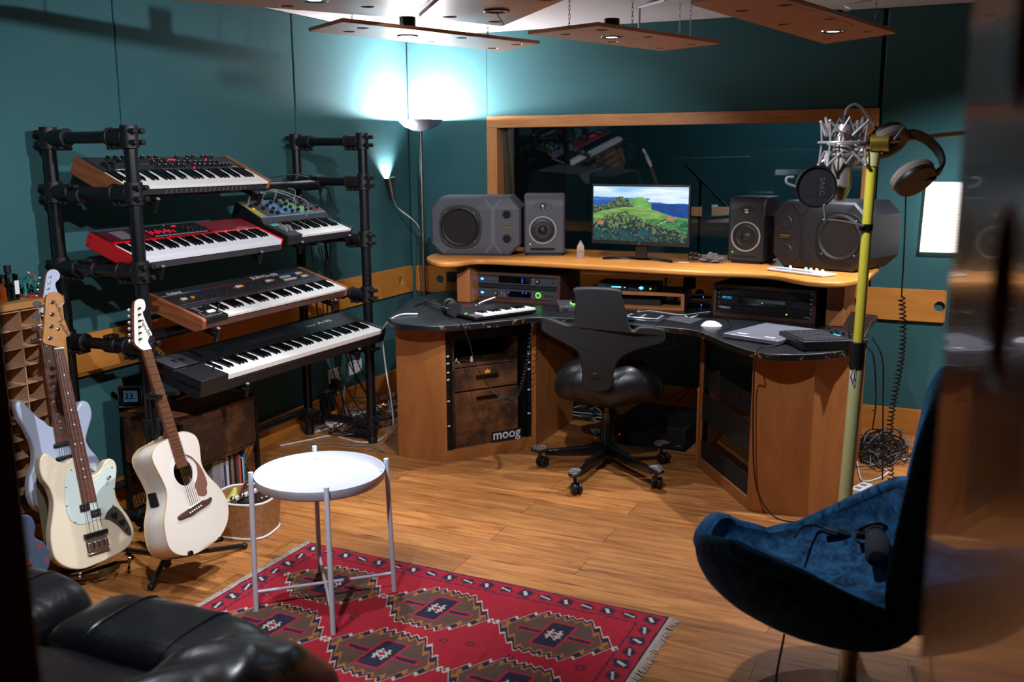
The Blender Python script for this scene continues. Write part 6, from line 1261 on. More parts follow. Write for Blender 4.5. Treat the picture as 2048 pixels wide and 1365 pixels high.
us = thing('guitar_stand', 'dark stand below the small blue guitar', 'guitar stand', T(p.x-.1, p.y, 0)); U0 = Vector((p.x-.1, p.y, 0)); q_ = MU @ Vector((0, -.075, -.02))-U0
MB().cyl((0, 0, 0), (0, 0, .012), .11, n=24).build('base', 'black_metal', us); MB().cyl((0, 0, 0), (q_.x-.03, q_.y, q_.z-.01), .012).build('post', 'black_metal', us); MB().beam(q_+Vector((0, -.07, -.008)), q_+Vector((0, .07, -.008)), .06, .012).build('cradle', 'black_metal', us)
# ---------------------------------------------------------------- pigeonhole shelf with things on top
FX, SY1, STOP = -3.328, 2.838, 1.092; PY_, PZ_ = .092, .0745
ph = thing('pigeonhole_shelf', 'pale wooden pigeonhole rack with many square cells against the green wall', 'shelf', T(FX, SY1, 0))
mb = MB(); dep = -.185
ncol, nrow = 9, 14; mb.box(dep, dep+.006, -ncol*PY_-.02, 0, 0, STOP-.03)
for i in range(ncol): mb.box(dep, -.006, -.016-i*PY_-.004, -.016-i*PY_, .0, STOP-.03)
for j in range(nrow+1): mb.box(dep, -.006, -ncol*PY_, -.012, STOP-.034-j*PZ_-.004, STOP-.034-j*PZ_)
mb.build('cell_grid', 'pale_wood', ph)
MB().box(dep-.004, 0, -.014, 0, 0, STOP-.03).box(dep-.004, 0, -ncol*PY_-.034, -ncol*PY_-.02, 0, STOP-.03).build('side_panel', 'maple_plain' if 'maple_plain' in MATS else wood('maple_plain', '#b07a44', '#c08a52', 2, 1, .5, 6), ph, bevel=.001)
MB().box(dep-.004, .008, -ncol*PY_-.04, .003, STOP-.028, STOP).build('top_board', wood('top_wood', '#a4703c', '#b5824c', 1, 1, .45, 8), ph, bevel=.002)
glassmat('bottle_glass', '#e8f0ee', 1.5)
def liquid():
    m, nt, b = nmat('clear_liquid'); b.inputs['Base Color'].default_value = lin('#c8d6d2'); b.inputs['Transmission Weight'].default_value = 1; b.inputs['Roughness'].default_value = .02; b.inputs['IOR'].default_value = 1.33
liquid()
p = atx(21, 600, FX-.07); b_ = thing('glass_bottle', 'clear square glass bottle with black cap and white label on the pigeonhole rack', 'bottle', T(FX-.07, p.y, STOP) @ RZ(.12))
mb = MB(); mb.box(-.02, .02, -.034, .034, 0, .108); mb.build('bottle_body', 'bottle_glass', b_, bevel=.007, seg=3); MB().box(-.0165, .0165, -.0305, .0305, .006, .072).build('liquid', 'clear_liquid', b_, bevel=.004)
MB().cyl((0, 0, .108), (0, 0, .115), .010).cyl((0, 0, .114), (0, 0, .142), .014).build('cap', 'black_plastic', b_, bevel=.001); MB().box(.0203, .0208, .008, .030, .025, .08).build('label', 'white_plastic', b_)
p = atx(0, 605, FX-.07); tag(MB().lathe([(.001, 0), (.033, 0), (.034, .005), (.034, .055), (.028, .062), (.028, .075), (.001, .075)], 28, 0, (FX-.07, p.y-.008, STOP)).build('amber_jar', mat('amber_glass', '#7a3208', .1, coat=.6)), 'small amber jar at the left edge on top of the pigeonhole rack', 'jar')
mat('palm_green', '#1f6f66', .5); mat('toy_red', '#c2322e', .5)
# palm and frame ornament
p = atx(50, 592, FX-.10); tp_ = thing('palm_ornament', 'small green palm tree ornament next to the clear bottle', 'ornament', T(FX-.10, p.y, STOP))
MB().tube([(0, 0, 0), (.002, .003, .035), (0, -.002, .07)], [.009, .006, .005], 8, smooth=4).build('trunk', 'palm_green', tp_)
for k in range(9):
    a = 2*PI*k/9; MB().add([(0, 0, .07), (.02*math.cos(a-.25), .025*math.sin(a-.25), .088), (.036*math.cos(a), .045*math.sin(a), .072), (.02*math.cos(a+.25), .025*math.sin(a+.25), .086), (.02*math.cos(a), .025*math.sin(a), .082)], [(0, 1, 4), (1, 2, 4), (2, 3, 4), (3, 0, 4)]).build('frond', 'palm_green', tp_)
p = atx(74, 590, FX-.09); tr = thing('paper_ornament', 'teal and red paper ornament behind the guitar heads', 'ornament', T(FX-.09, p.y, STOP))
MB().box(-.002, .002, -.009, .009, 0, .085).build('teal_post', 'palm_green', tr); MB().tube([(0, -.03, .095), (0, -.015, .092), (0, .0, .07), (0, .008, .06)], .003, 6).build('red_arm', 'toy_red', tr); MB().tube([(0, -.03, .055), (0, -.015, .068), (0, .02, .064), (0, .04, .05), (0, .0, .03), (0, -.03, .035)], .0025, 6, smooth=4, closed=True).build('teal_loop', 'palm_green', tr)
MB().box(-.05, .03, -.055, .03, 0, .008).build('red_base', 'toy_red', tr, bevel=.002); MB().ball((0, -.03, .1), .004).build('pearl_bead', 'pearl', tr)
# ---------------------------------------------------------------- rustic cabinet under the stage piano
CX0, CX1, CY0, CY1, CZ = -3.40, -3.04, 3.15, 3.68, .50
cb = thing('storage_cabinet', 'rustic brown storage cabinet with black metal mesh under the stage piano', 'cabinet', T(CX0, CY0, 0)); cw, cd = CX1-CX0, CY1-CY0
MB().box(0, cw, 0, cd, CZ-.02, CZ).build('top_board', 'rustic_y', cb, bevel=.002)
mb = MB(); 
for x in (0, cw-.02):
    for y in (0, cd-.02): mb.box(x, x+.02, y, y+.02, 0, CZ-.02)
mb.box(0, cw, 0, .02, 0.0, .02); mb.box(0, cw, cd-.02, cd, 0, .02); mb.box(.0, .02, 0, cd, .0, .02); mb.box(cw-.02, cw, 0, cd, .0, .02); mb.build('metal_frame', 'black_metal', cb)
MB().box(cw-.017, cw-.001, .022, cd-.022, .265, CZ-.022).build('drawer_front', 'rustic_y', cb, bevel=.002); MB().box(.02, cw-.02, .001, .017, .265, CZ-.022).build('side_board', 'rustic_y', cb)
MB().box(.02, cw-.01, .02, cd-.02, .245, .262).box(.02, cw-.01, .02, cd-.02, .0, .018).build('shelf_board', 'rustic_y', cb)
mb = MB()
for k in range(22):
    x = .02+k*.03
    for s in (1, -1):
        y0 = .02+(k*.025)-.0; a = (.006, .02+k*.024, .02); b = (.006, .02+k*.024+s*.14, .245)
        b = (b[0], min(max(b[1], .02), cd-.02), b[2]); 
        if a[1] < cd-.02: mb.beam(a, b, .002, .002)
mb.build('wire_mesh', 'black_metal', cb)
mb = MB()
for k in range(15):
    for s in (1, -1):
        a = (.02+k*.022, cd-.008, .02); b = (min(max(.02+k*.022+s*.12, .02), cw-.02), cd-.008, .245)
        if a[0] < cw-.02: mb.beam(a, b, .002, .002)
mb.build('wire_mesh', 'black_metal', cb)
# books and binders in the lower compartment, spines towards the room
bx_ = [('binder', '#8f8f96', .05, .205, 'wide grey ring binder, leftmost among the books in the cabinet'), ('binder', '#9a9aa2', .032, .20, 'grey binder with faint writing beside the widest one'), ('notebook', '#20307a', .014, .165, 'short dark blue booklet between grey and white spines'), ('manual', '#d2d0cc', .02, .205, 'white manual with black letters on its spine'), ('notebook', '#141416', .016, .20, 'black spiral notebook, first to the right of the white manual'), ('notebook', '#8c7d6a', .02, .205, 'beige ring-bound book in the cabinet'), ('book', '#17120f', .018, .21, 'black book between beige and brown spines'), ('book', '#5b4a40', .018, .21, 'brown book left of the coral one'), ('book', '#d0564a', .016, .19, 'coral red book among the dark spines'), ('book', '#101014', .011, .165, 'thin black booklet next to the coral book'), ('book', '#e0e0e4', .009, .168, 'thin white booklet between black booklet and blue folder'), ('folder', '#1f7ea8', .014, .215, 'tall blue folder at the right end of the books')]
y = CY1-.035-sum(q[2] for q in bx_)-.012
for i, (nm, c, w_, h_, lab) in enumerate(bx_):
    th = thing(nm, lab, 'book', T(CX1-.055, y, .0185), 'books and binders in the cabinet'); mm = mat('spine_%d' % i, c, .55)
    MB().box(-.13, 0, .0015, w_-.0015, .002, h_).build('cover', mm, th, bevel=.001); 
    if nm in ('notebook',) and c != '#20307a':
        mb = MB(); [mb.tube([(.001+.004*math.cos(a), w_/2+.006*math.sin(a), .012+k*.012) for a in [2*PI*j/8 for j in range(8)]], .0008, 5, closed=True) for k in range(int(h_/.0125)-1)]; mb.build('spiral_binding', 'mid_grey', th)
    if nm == 'manual' : mb = MB(); mb.M = T(.0004, w_/2, h_-.03) @ RZ(PI/2) @ RX(PI/2) @ RZ(-PI/2); mb.text('icon', .018, 0, .0002); mb.build('lettering', 'void_black', th)
    if nm == 'binder' and w_ < .04: mb = MB(); mb.M = T(.0004, w_/2, h_*.35) @ RZ(PI/2) @ RX(PI/2) @ RZ(-PI/2); mb.text('dc o H', .02, 0, .0002); mb.build('lettering', 'dark_grey', th)
    y += w_
# clock on the cabinet
p = atz(262, 816, CZ); ck = thing('digital_clock', 'small black digital clock reading 23 on the rustic cabinet', 'clock', T(p.x, p.y, CZ) @ RZ(math.radians(28)))
MB().box(-.055, .055, 0, .016, 0, .105).build('case', 'black_plastic', ck, bevel=.005); MB().tube([(-.051, -.0005, .004), (.051, -.0005, .004), (.0535, -.0005, .007), (.0535, -.0005, .098), (.051, -.0005, .101), (-.051, -.0005, .101), (-.0535, -.0005, .098), (-.0535, -.0005, .007)], .0013, 6, closed=True).build('bright_rim', 'chrome', ck)
sc_ = MB().box(-.030, .034, -.001, 0, .028, .082).build('lcd_screen', mat('lcd_blue', '#43697c', .3, emit='#3a6278', estr=.35), ck)
mb = MB(); mb.M = T(.0, -.0014, .055) @ RX(PI/2); mb.text('23.', .042, 0, .0002, bold=.0004); mb.build('lcd_digits', 'void_black', sc_); mb = MB(); mb.M = T(0, -.0008, .013) @ RX(PI/2); mb.text('tado', .008, 0, .0002); mb.build('lettering', 'mid_grey', ck)
mb = MB(); a_ = [atz(x, y_, CZ+.003) for x, y_ in ((255, 822), (345, 836), (378, 829), (290, 812))]; mb.prism([(q.x, q.y) for q in a_], CZ, CZ+.004); tag(mb.build('wooden_card', wood('card_wood', '#a8603a', '#b8744a', 0, 2, .5, 8)), 'thin reddish wooden card lying on the rustic cabinet by the clock', 'card')
# ---------------------------------------------------------------- woven basket with hand percussion
def weave():
    m, nt, b = nmat('wicker'); L = nt.links.new; tc = N(nt, 'ShaderNodeTexCoord'); mp = N(nt, 'ShaderNodeMapping'); mp.inputs['Scale'].default_value = (1, 1, 1); L(tc.outputs['UV'], mp.inputs[0])
    n = N(nt, 'ShaderNodeTexNoise', Scale=60.0, Detail=3.0); L(tc.outputs['Object'], n.inputs['Vector']); w_ = N(nt, 'ShaderNodeTexWave', Scale=90.0, Distortion=1.0); w_.bands_direction = 'Z'; L(tc.outputs['Object'], w_.inputs['Vector'])
    cr = N(nt, 'ShaderNodeValToRGB'); e = cr.color_ramp.elements; e[0].position = .2; e[0].color = lin('#7a4a28'); e[1].position = .8; e[1].color = lin('#b07a4a'); mx = N(nt, 'ShaderNodeMath', operation='MULTIPLY'); L(n.outputs['Fac'], mx.inputs[0]); mx.inputs[1].default_value = 1.0; ad = N(nt, 'ShaderNodeMath', operation='ADD'); L(mx.outputs[0], ad.inputs[0]); s2 = N(nt, 'ShaderNodeMath', operation='MULTIPLY'); L(w_.outputs['Fac'], s2.inputs[0]); s2.inputs[1].default_value = .25; L(s2.outputs[0], ad.inputs[1]); L(ad.outputs[0], cr.inputs[0]); L(cr.outputs[0], b.inputs['Base Color'])
    b.inputs['Roughness'].default_value = .55; bp = N(nt, 'ShaderNodeBump', Strength=.6, Distance=.002); L(w_.outputs['Fac'], bp.inputs['Height']); L(bp.outputs[0], b.inputs['Normal'])
weave()
B0_ = (atz(455, 1078)+atz(552, 1046))/2; bk = thing('woven_basket', 'brown woven basket with white rims holding small percussion instruments', 'basket', T(-2.765, 3.235, 0) @ RZ(.2)); Hb = .165
sq = lambda r, n=40, e=.62: [(r*1.0*math.copysign(abs(math.cos(2*PI*i/n))**e, math.cos(2*PI*i/n)), r*.92*math.copysign(abs(math.sin(2*PI*i/n))**e, math.sin(2*PI*i/n))) for i in range(n)]
mb = MB(); O_, I_ = sq(.125), sq(.117); Ot, It = sq(.142), sq(.134); n = 40; vs = [(x, y, 0) for x, y in O_]+[(x, y, Hb) for x, y in Ot]+[(x, y, Hb) for x, y in It]+[(x, y, .006) for x, y in I_]
mb.add(vs, [(a*n+i, a*n+(i+1) % n, (a+1)*n+(i+1) % n, (a+1)*n+i) for a in range(3) for i in range(n)]+[tuple(range(n)), tuple(range(3*n, 4*n))]); mb.build('body', 'wicker', bk)
for z, o_ in ((Hb+.002, sq(.139)), (.006, sq(.127))): MB().tube([(x, y, z) for x, y in o_], .0055, 8, closed=True).build('white_rim', 'rosette', bk)
BM = bk.matrix_world
def inb(name, mb, m, lab, cat, **k): tag(mb.build(name, m, **k), lab, cat, None)
mb = MB(); mb.M = BM @ T(-.05, -.045, .13) @ RX(-.3) @ RY(.15); mb.lathe([(.001, -.05), (.03, -.04), (.037, -.01), (.030, .025), (.016, .055), (.010, .075), (.001, .082)], 24); inb('pear_shaker', mb, mat('pear_yellow', '#b8b850', .4), 'yellow green pear-shaped shaker in the woven basket', 'shaker')
mb = MB(); mb.M = BM @ T(.01, -.02, .14) @ RY(.9); mb.ball((0, 0, 0), .045, .045, .062, 24); inb('avocado_shaker', mb, mat('avocado_green', '#1f3320', .5, bump=.6, bscale=200), 'dark green avocado-shaped shaker in the woven basket', 'shaker')
mb = MB(); mb.M = BM @ T(.065, .03, .135) @ RZ(.5); mb.ball((0, 0, 0), .068, .055, .055, 28); inb('brown_shaker', mb, mat('brown_gloss', '#4a3226', .12, coat=.8, var=.4, vscale=30), 'glossy round brown shaker in the woven basket', 'shaker')
bl = thing('bell_stick', 'white bell stick with round silver bells lying across the basket', 'bells', BM @ T(.02, -.055, .185) @ RZ(.5) @ RY(-.32)); MB().box(-.11, .11, -.010, .010, -.009, .009).build('handle', 'white_plastic', bl, bevel=.004)
for k in range(5): MB().ball((-.09+.042*k, -.012, .006), .014).build('bell', 'chrome', bl)
mb = MB(); mb.M = BM @ T(.06, .085, .14) @ RX(1.2) @ RY(.3); mb.lathe([(.05, 0), (.058, 0), (.058, .02), (.05, .02), (.05, 0)], 28); inb('hand_drum_ring', mb, mat('drum_orange', '#d07a1a', .45), 'orange ring of a hand drum at the back of the basket', 'percussion')
mb = MB(); mb.M = BM @ T(-.0, .08, .15) @ RX(1.1); mb.lathe([(.055, 0), (.062, 0), (.062, .018), (.055, .018), (.055, 0)], 28); inb('tambourine', mb, 'mahogany', 'dark wooden tambourine ring standing at the back of the basket', 'percussion')
mb = MB(); mb.M = BM @ T(-.04, -.06, .12) @ RZ(.5); mb.lathe([(.001, -.06), (.03, -.06), (.032, 0), (.03, .06), (.026, .06), (.026, -.03), (.001, -.03)], 24, 0, (0, 0, 0), (1, 0, .1)); inb('wooden_shaker_tube', mb, 'mahogany', 'brown wooden tube at the front of the basket', 'percussion')
# ---------------------------------------------------------------- white tray table
tcn = Vector((-2.020, 2.772, 0)); TZ = .5
tt = thing('tray_table', 'round white metal tray table with four thin legs on the red rug', 'side table', T(*tcn))
feet_px = [(513, 1228), (667, 1275), (789, 1188), (640, 1150)]; tops_px = [(500, 950), (641, 995), (770, 915), (628, 892)]
lt, rt = atz(500, 945, .5)-tcn, atz(768, 938, .5)-tcn; Rt = .233
mb = MB(); mb.lathe([(.001, .488), (Rt-.006, .488), (Rt, .494), (Rt+.003, .525), (Rt, .525), (Rt-.005, .498), (Rt-.012, .493), (.001, .493)], 72); mb.build('tray', 'white_paint', tt, ang=50)
fw_ = []
for fp in feet_px:
    f0 = atz(*fp)-tcn; d = Vector((f0.x, f0.y, 0)).normalized(); L_ = f0.length; topr = Rt+.012; fw_.append(d)
    leg = MB().cyl(f0+Vector((0, 0, .008)), d*topr+Vector((0, 0, .545)), .0095, n=16).build('leg', 'white_paint', tt, bevel=.001); MB().cyl(d*(Rt-.01)+Vector((0, 0, .50)), d*(topr)+Vector((0, 0, .50)), .006).build('tray_bracket', 'white_paint', leg)
for a, b in ((0, 2), (1, 3)):
    pa, pb = (atz(*feet_px[a])-tcn)*1.0, (atz(*feet_px[b])-tcn)*1.0; z = .085; MB().cyl(pa*.99+Vector((0, 0, z)), pb*.99+Vector((0, 0, z+.0)), .006, n=14).build('cross_bar', 'white_paint', tt)
# ---------------------------------------------------------------- rug
RO = Vector((-2.403, 3.208, .0)); ra = math.atan2(-.047, 1.6); RL, RW = 1.60, 1.33
rug = thing('patterned_rug', 'red wool rug with rows of brown and navy medallions and pale fringe', 'rug', T(RO.x, RO.y, 0) @ RZ(ra))
nx, ny = 520, 430
u_, v_ = np.meshgrid(np.linspace(0, RL, nx+1), np.linspace(0, RW, ny+1), indexing='ij')
C_red, C_navy, C_cream, C_taupe, C_org, C_dred = (C3(h) for h in ('#a8142a', '#1c1c38', '#cdb9ab', '#5c4238', '#a8662a', '#b01c30'))
wob = .004*(fbm(u_*25, v_*25, 3)-.5); uu, vv = u_+wob, v_+.004*(fbm(u_*25, v_*25, 8)-.5)
rc = np.zeros(u_.shape+(3,)); rc[:] = C_red
tri = lambda t: np.abs((t % 1)-.5)*2
def put(mask, c): rc[mask] = c
edge = np.minimum(np.minimum(uu, RL-uu), np.minimum(vv, RW-vv))
put(edge < .006, C_navy); put((edge > .086+.004*tri(uu*30+vv*30)) & (edge < .092+.004*tri(uu*30+vv*30)), C_navy)
def border(cu, cv, along_u, k):
    du, dv = uu-cu, vv-cv
    a = 1 if k % 2 else -1
    if not along_u: du, dv = dv, du
    if k % 2: x, y = du*.95+dv*.3, dv*.95-du*.3; bl = (np.abs(x)/.040+np.abs(y)/.026 < 1+.45*(tri(x*95)-.5)); w = (np.abs(x) < .024) & (np.abs(y-.004*(tri(x*90)-.5)) < .0042)
    else: x, y = du*.5+dv*.86, dv*.5-du*.86; bl = (np.abs(x)/.040+np.abs(y)/.036 < 1+.45*(tri(x*95)-.5)); w = (np.abs(x) < .018) & (np.abs(y) < .0055+.002*(tri(x*120)))
    put(bl & (edge > .010) & (edge < .084), C_navy); put(w, C_cream)
for k in range(19):
    cu = .05+k*(RL-.1)/18; border(cu, .048, True, k); border(cu, RW-.048, True, k)
for k in range(1, 15):
    cv = .05+k*(RW-.1)/15; border(.048, cv, False, k); border(RL-.048, cv, False, k)
for j, cv in enumerate((.297, .662, 1.027)):
    for i, cu in enumerate((.335, .803, 1.275)):
        x, y = uu-cu, vv-cv; ax_, ay_ = np.abs(x), np.abs(y)
        s = np.maximum(ay_-.150, (ax_-.232+ay_*.95)*.72); zz = .010*(tri(x*28+np.sign(x*y)*y*8)-.5)*2
        s2 = s+zz*(s > -.07)
        put(s2 < 0, C_cream); put(s2 < -.006, C_navy); put(s2 < -.020, C_org); s3 = s+zz*1.3; put(s3 < -.031, C_taupe)
        arm = (ax_ < .145) & (ay_ < .017); put(arm & (s < -.03), C_dred); put((ax_ < .135) & (ay_ < .009), C_navy)
        xr = x+y*.08; put((np.abs(xr) < .053) & (ay_ < .092), C_dred); put((np.abs(xr) < .043) & (ay_ < .082), C_navy)
        zx = (np.abs(ax_-.012-.008*tri(y*55)) < .0045) & (ay_ < .034); zy = (np.abs(ay_-.008-.010*tri(x*60)) < .004) & (ax_ < .03); put(zx | zy, C_cream)
        put((ax_ < .006) & (ay_ < .008), C_dred)
for cu, cv in ((.57, .49), (.57, .84), (1.04, .48), (1.04, .85), (1.44, .46), (.16, .48), (1.2, .50), (.95, .50)):
    for q in range(6): a = q*PI/3; put(((uu-cu-.014*math.cos(a))**2+(vv-cv-.014*math.sin(a))**2) < .0055**2, C_navy)
rc = rc*(.86+.26*fbm(u_*40, v_*40, 6))[..., None]
vcmat('rug_wool', .95, bump=.8, bscale=500)
colored_grid('pile', lambda a, b: np.stack([a*RL, -b*RW, .009+.0035*fbm(a*14, b*12, 2)+.004*np.exp(-((b-.33-a*.1)/.02)**2)*(a < .7)], -1), nx, ny, rc, MATS['rug_wool'], rug)
MB().box(0, RL, -RW, 0, .001, .009).build('backing', mat('rug_back', '#5a1a22', .95), rug)
mb = MB(); rr = random.Random(5)
for x0, s in ((0, -1), (RL, 1)):
    y = 0
    while y < RW:
        l = .028+.014*rr.random(); dy = rr.uniform(-.012, .012); mb.tube([(x0, -y, .007), (x0+s*l*.5, -y+dy*.4, .009+.003*rr.random()), (x0+s*l, -y+dy, .003)], [.0026, .0022, .0015], 4); y += .0034
fr_ = mb.build('fringe', mat('fringe_cream', '#b8a79c', .9), rug); fr_['kind'] = 'stuff'
# ---------------------------------------------------------------- black leather sofa
def leather():
    m, nt, b = nmat('sofa_leather'); L = nt.links.new; b.inputs['Base Color'].default_value = lin('#17181d'); b.inputs['Roughness'].default_value = .33; b.inputs['Coat Weight'].default_value = .15; b.inputs['Coat Roughness'].default_value = .25
    tc = N(nt, 'ShaderNodeTexCoord'); n = N(nt, 'ShaderNodeTexNoise', Scale=5.0, Detail=3.0, Distortion=1.5); L(tc.outputs['Object'], n.inputs['Vector']); n2 = N(nt, 'ShaderNodeTexNoise', Scale=260.0, Detail=2.0); L(tc.outputs['Object'], n2.inputs['Vector'])
    b1 = N(nt, 'ShaderNodeBump', Strength=.35, Distance=.02); L(n.outputs['Fac'], b1.inputs['Height']); b2 = N(nt, 'ShaderNodeBump', Strength=.12, Distance=.001); L(n2.outputs['Fac'], b2.inputs['Height']); L(b1.outputs[0], b2.inputs['Normal']); L(b2.outputs[0], b.inputs['Normal'])
leather()
so = thing('leather_sofa', 'black leather recliner sofa with padded arm in the near left corner', 'sofa', T(0, 0, 0))
def cushion(name, x0, x1, y0, y1, z0, z1, e=.3, parent=so, wr=.0, fn=None, n=56):
    cx, cy, cz = (x0+x1)/2, (y0+y1)/2, (z0+z1)/2; sx, sy, sz = (x1-x0)/2, (y1-y0)/2, (z1-z0)/2; g = lambda v, q: math.copysign(abs(v)**q, v)
    def f(u, v):
        a = 2*PI*u; t = -PI/2+PI*v; p = Vector((cx+sx*g(math.cos(t), e)*g(math.cos(a), e), cy+sy*g(math.cos(t), e)*g(math.sin(a), e), cz+sz*g(math.sin(t), .55)))
        if wr: p.z += wr*(math.sin(p.y*38+math.sin(p.x*21)*2)*.5+math.sin(p.x*30+p.y*17)*.5)
        return fn(p) if fn else p
    mb = MB(); mb.grid(f, n*2, n, cu=True); return mb.build(name, 'sofa_leather', parent, ang=180)
cushion('base', -2.9, -1.2, .45, 1.74, .05, .36, .15)
cushion('backrest', -2.9, -1.2, .28, .6, .3, .74, .25)
for x0, x1, dz in ((-2.08, -1.44, 0), (-2.64, -2.10, .0)):
    cushion('seat_cushion', x0, x1, .55, 1.60, .33, .485+dz, .28, wr=.003, fn=lambda p: p-Vector((0, 0, .035*max(0, (p.y-1.35)/.25)**2 if p.z > .4 else 0)))
    c_ = cushion('front_bolster', x0, x1, 1.545, 1.86, .17, .495+dz, .5, wr=.002, fn=lambda p: p)
    for k in (.3, .68):
        xx = x0+(x1-x0)*k; e_, sy, cy, cz, sz = .5, .1575, 1.7025, .3325+dz/2, .1625+dz/2; pts = []
        for q in range(15):
            t = .05*PI+.9*PI*q/14; g = lambda v, w: math.copysign(abs(v)**w, v); pts.append((xx, cy-sy*g(math.cos(t), e_)*.995, cz+sz*g(math.sin(t), .55)+.001))
        MB().tube(pts, .0035, 6).build('seam_piping', 'sofa_leather', c_)
ar = cushion('armrest', -1.44, -1.13, .35, 1.74, .10, .54, .42, wr=0, fn=lambda p: p+Vector((0, 0, -.05*max(0, (p.y-1.45)/.25)**2+(.007*math.sin(p.y*46+p.x*16)*(1 if p.z > .42 else 0)))), n=80)
cushion('arm_pad', -1.45, -1.20, .35, 1.80, .38, .645, .62, wr=.0, fn=lambda p: p+Vector((0, 0, -.07*max(0, (p.y-1.4)/.25)**2+.006*math.sin(p.y*40+math.sin(p.x*30)*1.5))), n=80)
for x in (-2.8, -1.25):
    for y in (.4, 1.66): MB().cyl((x, y, 0), (x, y, .08), .022).build('foot', 'black_plastic', so)
# ---------------------------------------------------------------- blue velvet swivel chair
def velvet():
    m, nt, b = nmat('blue_velvet'); L = nt.links.new; tc = N(nt, 'ShaderNodeTexCoord'); n = N(nt, 'ShaderNodeTexNoise', Scale=24.0, Detail=6.0, Roughness=.65, Distortion=.8); L(tc.outputs['Object'], n.inputs['Vector'])
    cr = N(nt, 'ShaderNodeValToRGB'); e = cr.color_ramp.elements; e[0].position = .36; e[0].color = lin('#0a2036'); e[1].position = .64; e[1].color = lin('#265a84'); L(n.outputs['Fac'], cr.inputs[0]); L(cr.outputs[0], b.inputs['Base Color']); b.inputs['Roughness'].default_value = .85
    b.inputs['Sheen Weight'].default_value = .7; b.inputs['Sheen Roughness'].default_value = .35; b.inputs['Sheen Tint'].default_value = lin('#3f9be0'); b.inputs['Specular IOR Level'].default_value = .2
velvet()
eg = Vector((-.160, 2.736, 0)); ea = math.radians(-1)
ec = thing('velvet_chair', 'blue crushed velvet swivel chair with curved seat on a chrome stem', 'armchair', T(*eg) @ RZ(ea))   # local x towards the back of the chair
def itp(xs, ys, x):
    for k in range(len(xs)-1):
        if x <= xs[k+1]: t = max(0, (x-xs[k])/(xs[k+1]-xs[k])); return ys[k]*(1-t)+ys[k+1]*t
    return ys[-1]
SX_ = [-.43, -.38, -.30, -.20, -.10, 0, .10, .20]; NZ_ = [.56, .60, .63, .62, .60, .555, .50, .45]; FZ_ = [.56, .50, .455, .48, .545, .62, .70, .70]
def rimp(u):     # closed rim of the bowl; y < 0 is the side nearest the camera
    a = 2*PI*u; x = -.115+.315*math.cos(a); y = .335*math.copysign(abs(math.sin(a))**.85, math.sin(a)); w = .5-.5*max(-1, min(1, y/.2)); w = w*w*(3-2*w)
    return Vector((x, y, itp(SX_, FZ_, x)*(1-w)+itp(SX_, NZ_, x)*w))
ctr_o, ctr_i = Vector((-.0, 0, .30)), Vector((-.06, .02, .395))
def bowl(u, v):
    r = rimp(u); t = v
    if t < .5:      # outer hull from underneath up to the rim
        q = t/.5; k = math.sin(q*PI/2)**.8; z = ctr_o.z+(r.z-.02-ctr_o.z)*(q**1.7); return (ctr_o.x+(r.x*1.04-ctr_o.x)*k, (r.y*1.06)*k, z)
    q = (t-.5)/.5; k = 1-q; kk = .93*math.sin(k*PI/2)**.75 if k > 0 else 0
    z = ctr_i.z+(r.z-ctr_i.z)*(k**2.4); return (ctr_i.x+(r.x-ctr_i.x)*kk, ctr_i.y+(r.y-ctr_i.y)*kk, z+(.012*math.sin(q/.12*PI) if q < .12 else 0))
MB().tube([rimp(k/72)+Vector((0, 0, -.018)) for k in range(72)], .024, 14, closed=True).build('padded_rim', 'blue_velvet', ec, ang=180)
mb = MB(); mb.grid(bowl, 72, 44, cu=True); sh_ = mb.build('seat_shell', 'blue_velvet', ec, ang=180)
def backf(u, v):
    a = 2*PI*u; c, s = math.cos(a), math.sin(a); t = v; z = .41+.69*t; tp = max(0, (t-.72)/.28); hwid_ = (.30-.03*t)*(1-.4*(1-t)**8)*(1-tp**2.6)**.5 if t < 1 else 0.0; th_ = .062*(1-.35*t)*((1-tp**3)**.5 if t < 1 else 0)
    cx_ = .178+.03*t; y = hwid_*math.copysign(abs(s)**.8, s); return (cx_+th_*math.copysign(abs(c)**.6, c)-.10*(abs(y)/.3)**2.4*(.9-.5*t), y, z)
mb = MB(); mb.grid(backf, 48, 36, cu=True); mb.build('backrest', 'blue_velvet', ec, ang=180)
MB().lathe([(.001, .0), (.30, .0), (.30, .006), (.29, .012), (.08, .02), (.04, .03), (.001, .032)], 56).build('round_base', 'brushed_steel', ec); MB().cyl((0, 0, .02), (0, 0, .38), .028, n=32).build('stem', 'chrome', ec)
MB().lathe([(.03, .27), (.04, .29), (.04, .31), (.001, .31)], 28).build('swivel_plate', 'black_metal', ec)
# broadcast microphone lying on the seat with its cable
EM = ec.matrix_world
m0 = atz(1755, 1098, .50); m1 = atz(1752, 1035, .52); d = (m1-m0).normalized(); 
dm = thing('dynamic_microphone', 'dark grey broadcast microphone lying on the blue velvet chair', 'microphone', axes((m0.x, m0.y, .498), d, Vector((0, 0, 1)).cross(d), d.cross(Vector((0, 0, 1)).cross(d))) @ Matrix.Scale(1.18, 4))
mat('foam_dark', '#23262c', .95, bump=.8, bscale=700)
MB().lathe([(.001, -.055), (.022, -.052), (.030, -.040), (.031, .03), (.028, .035)], 32, 0, (0, 0, 0), (1, 0, 0)).build('foam_windscreen', 'foam_dark', dm); MB().lathe([(.028, .03), (.028, .05), (.026, .055), (.026, .13), (.020, .145), (.001, .148)], 32, 0, (0, 0, 0), (1, 0, 0)).build('body', 'dark_grey', dm)
MB().tube([(.07, -.03, 0), (.07, -.038, .018), (.07, 0, .038), (.07, .038, .018), (.07, .045, -.004)], .005, 8, smooth=4).build('yoke', 'black_metal', dm); MB().cyl((.07, .028, .0), (.07, .05, .0), .012).build('yoke_knob', 'black_metal', dm)
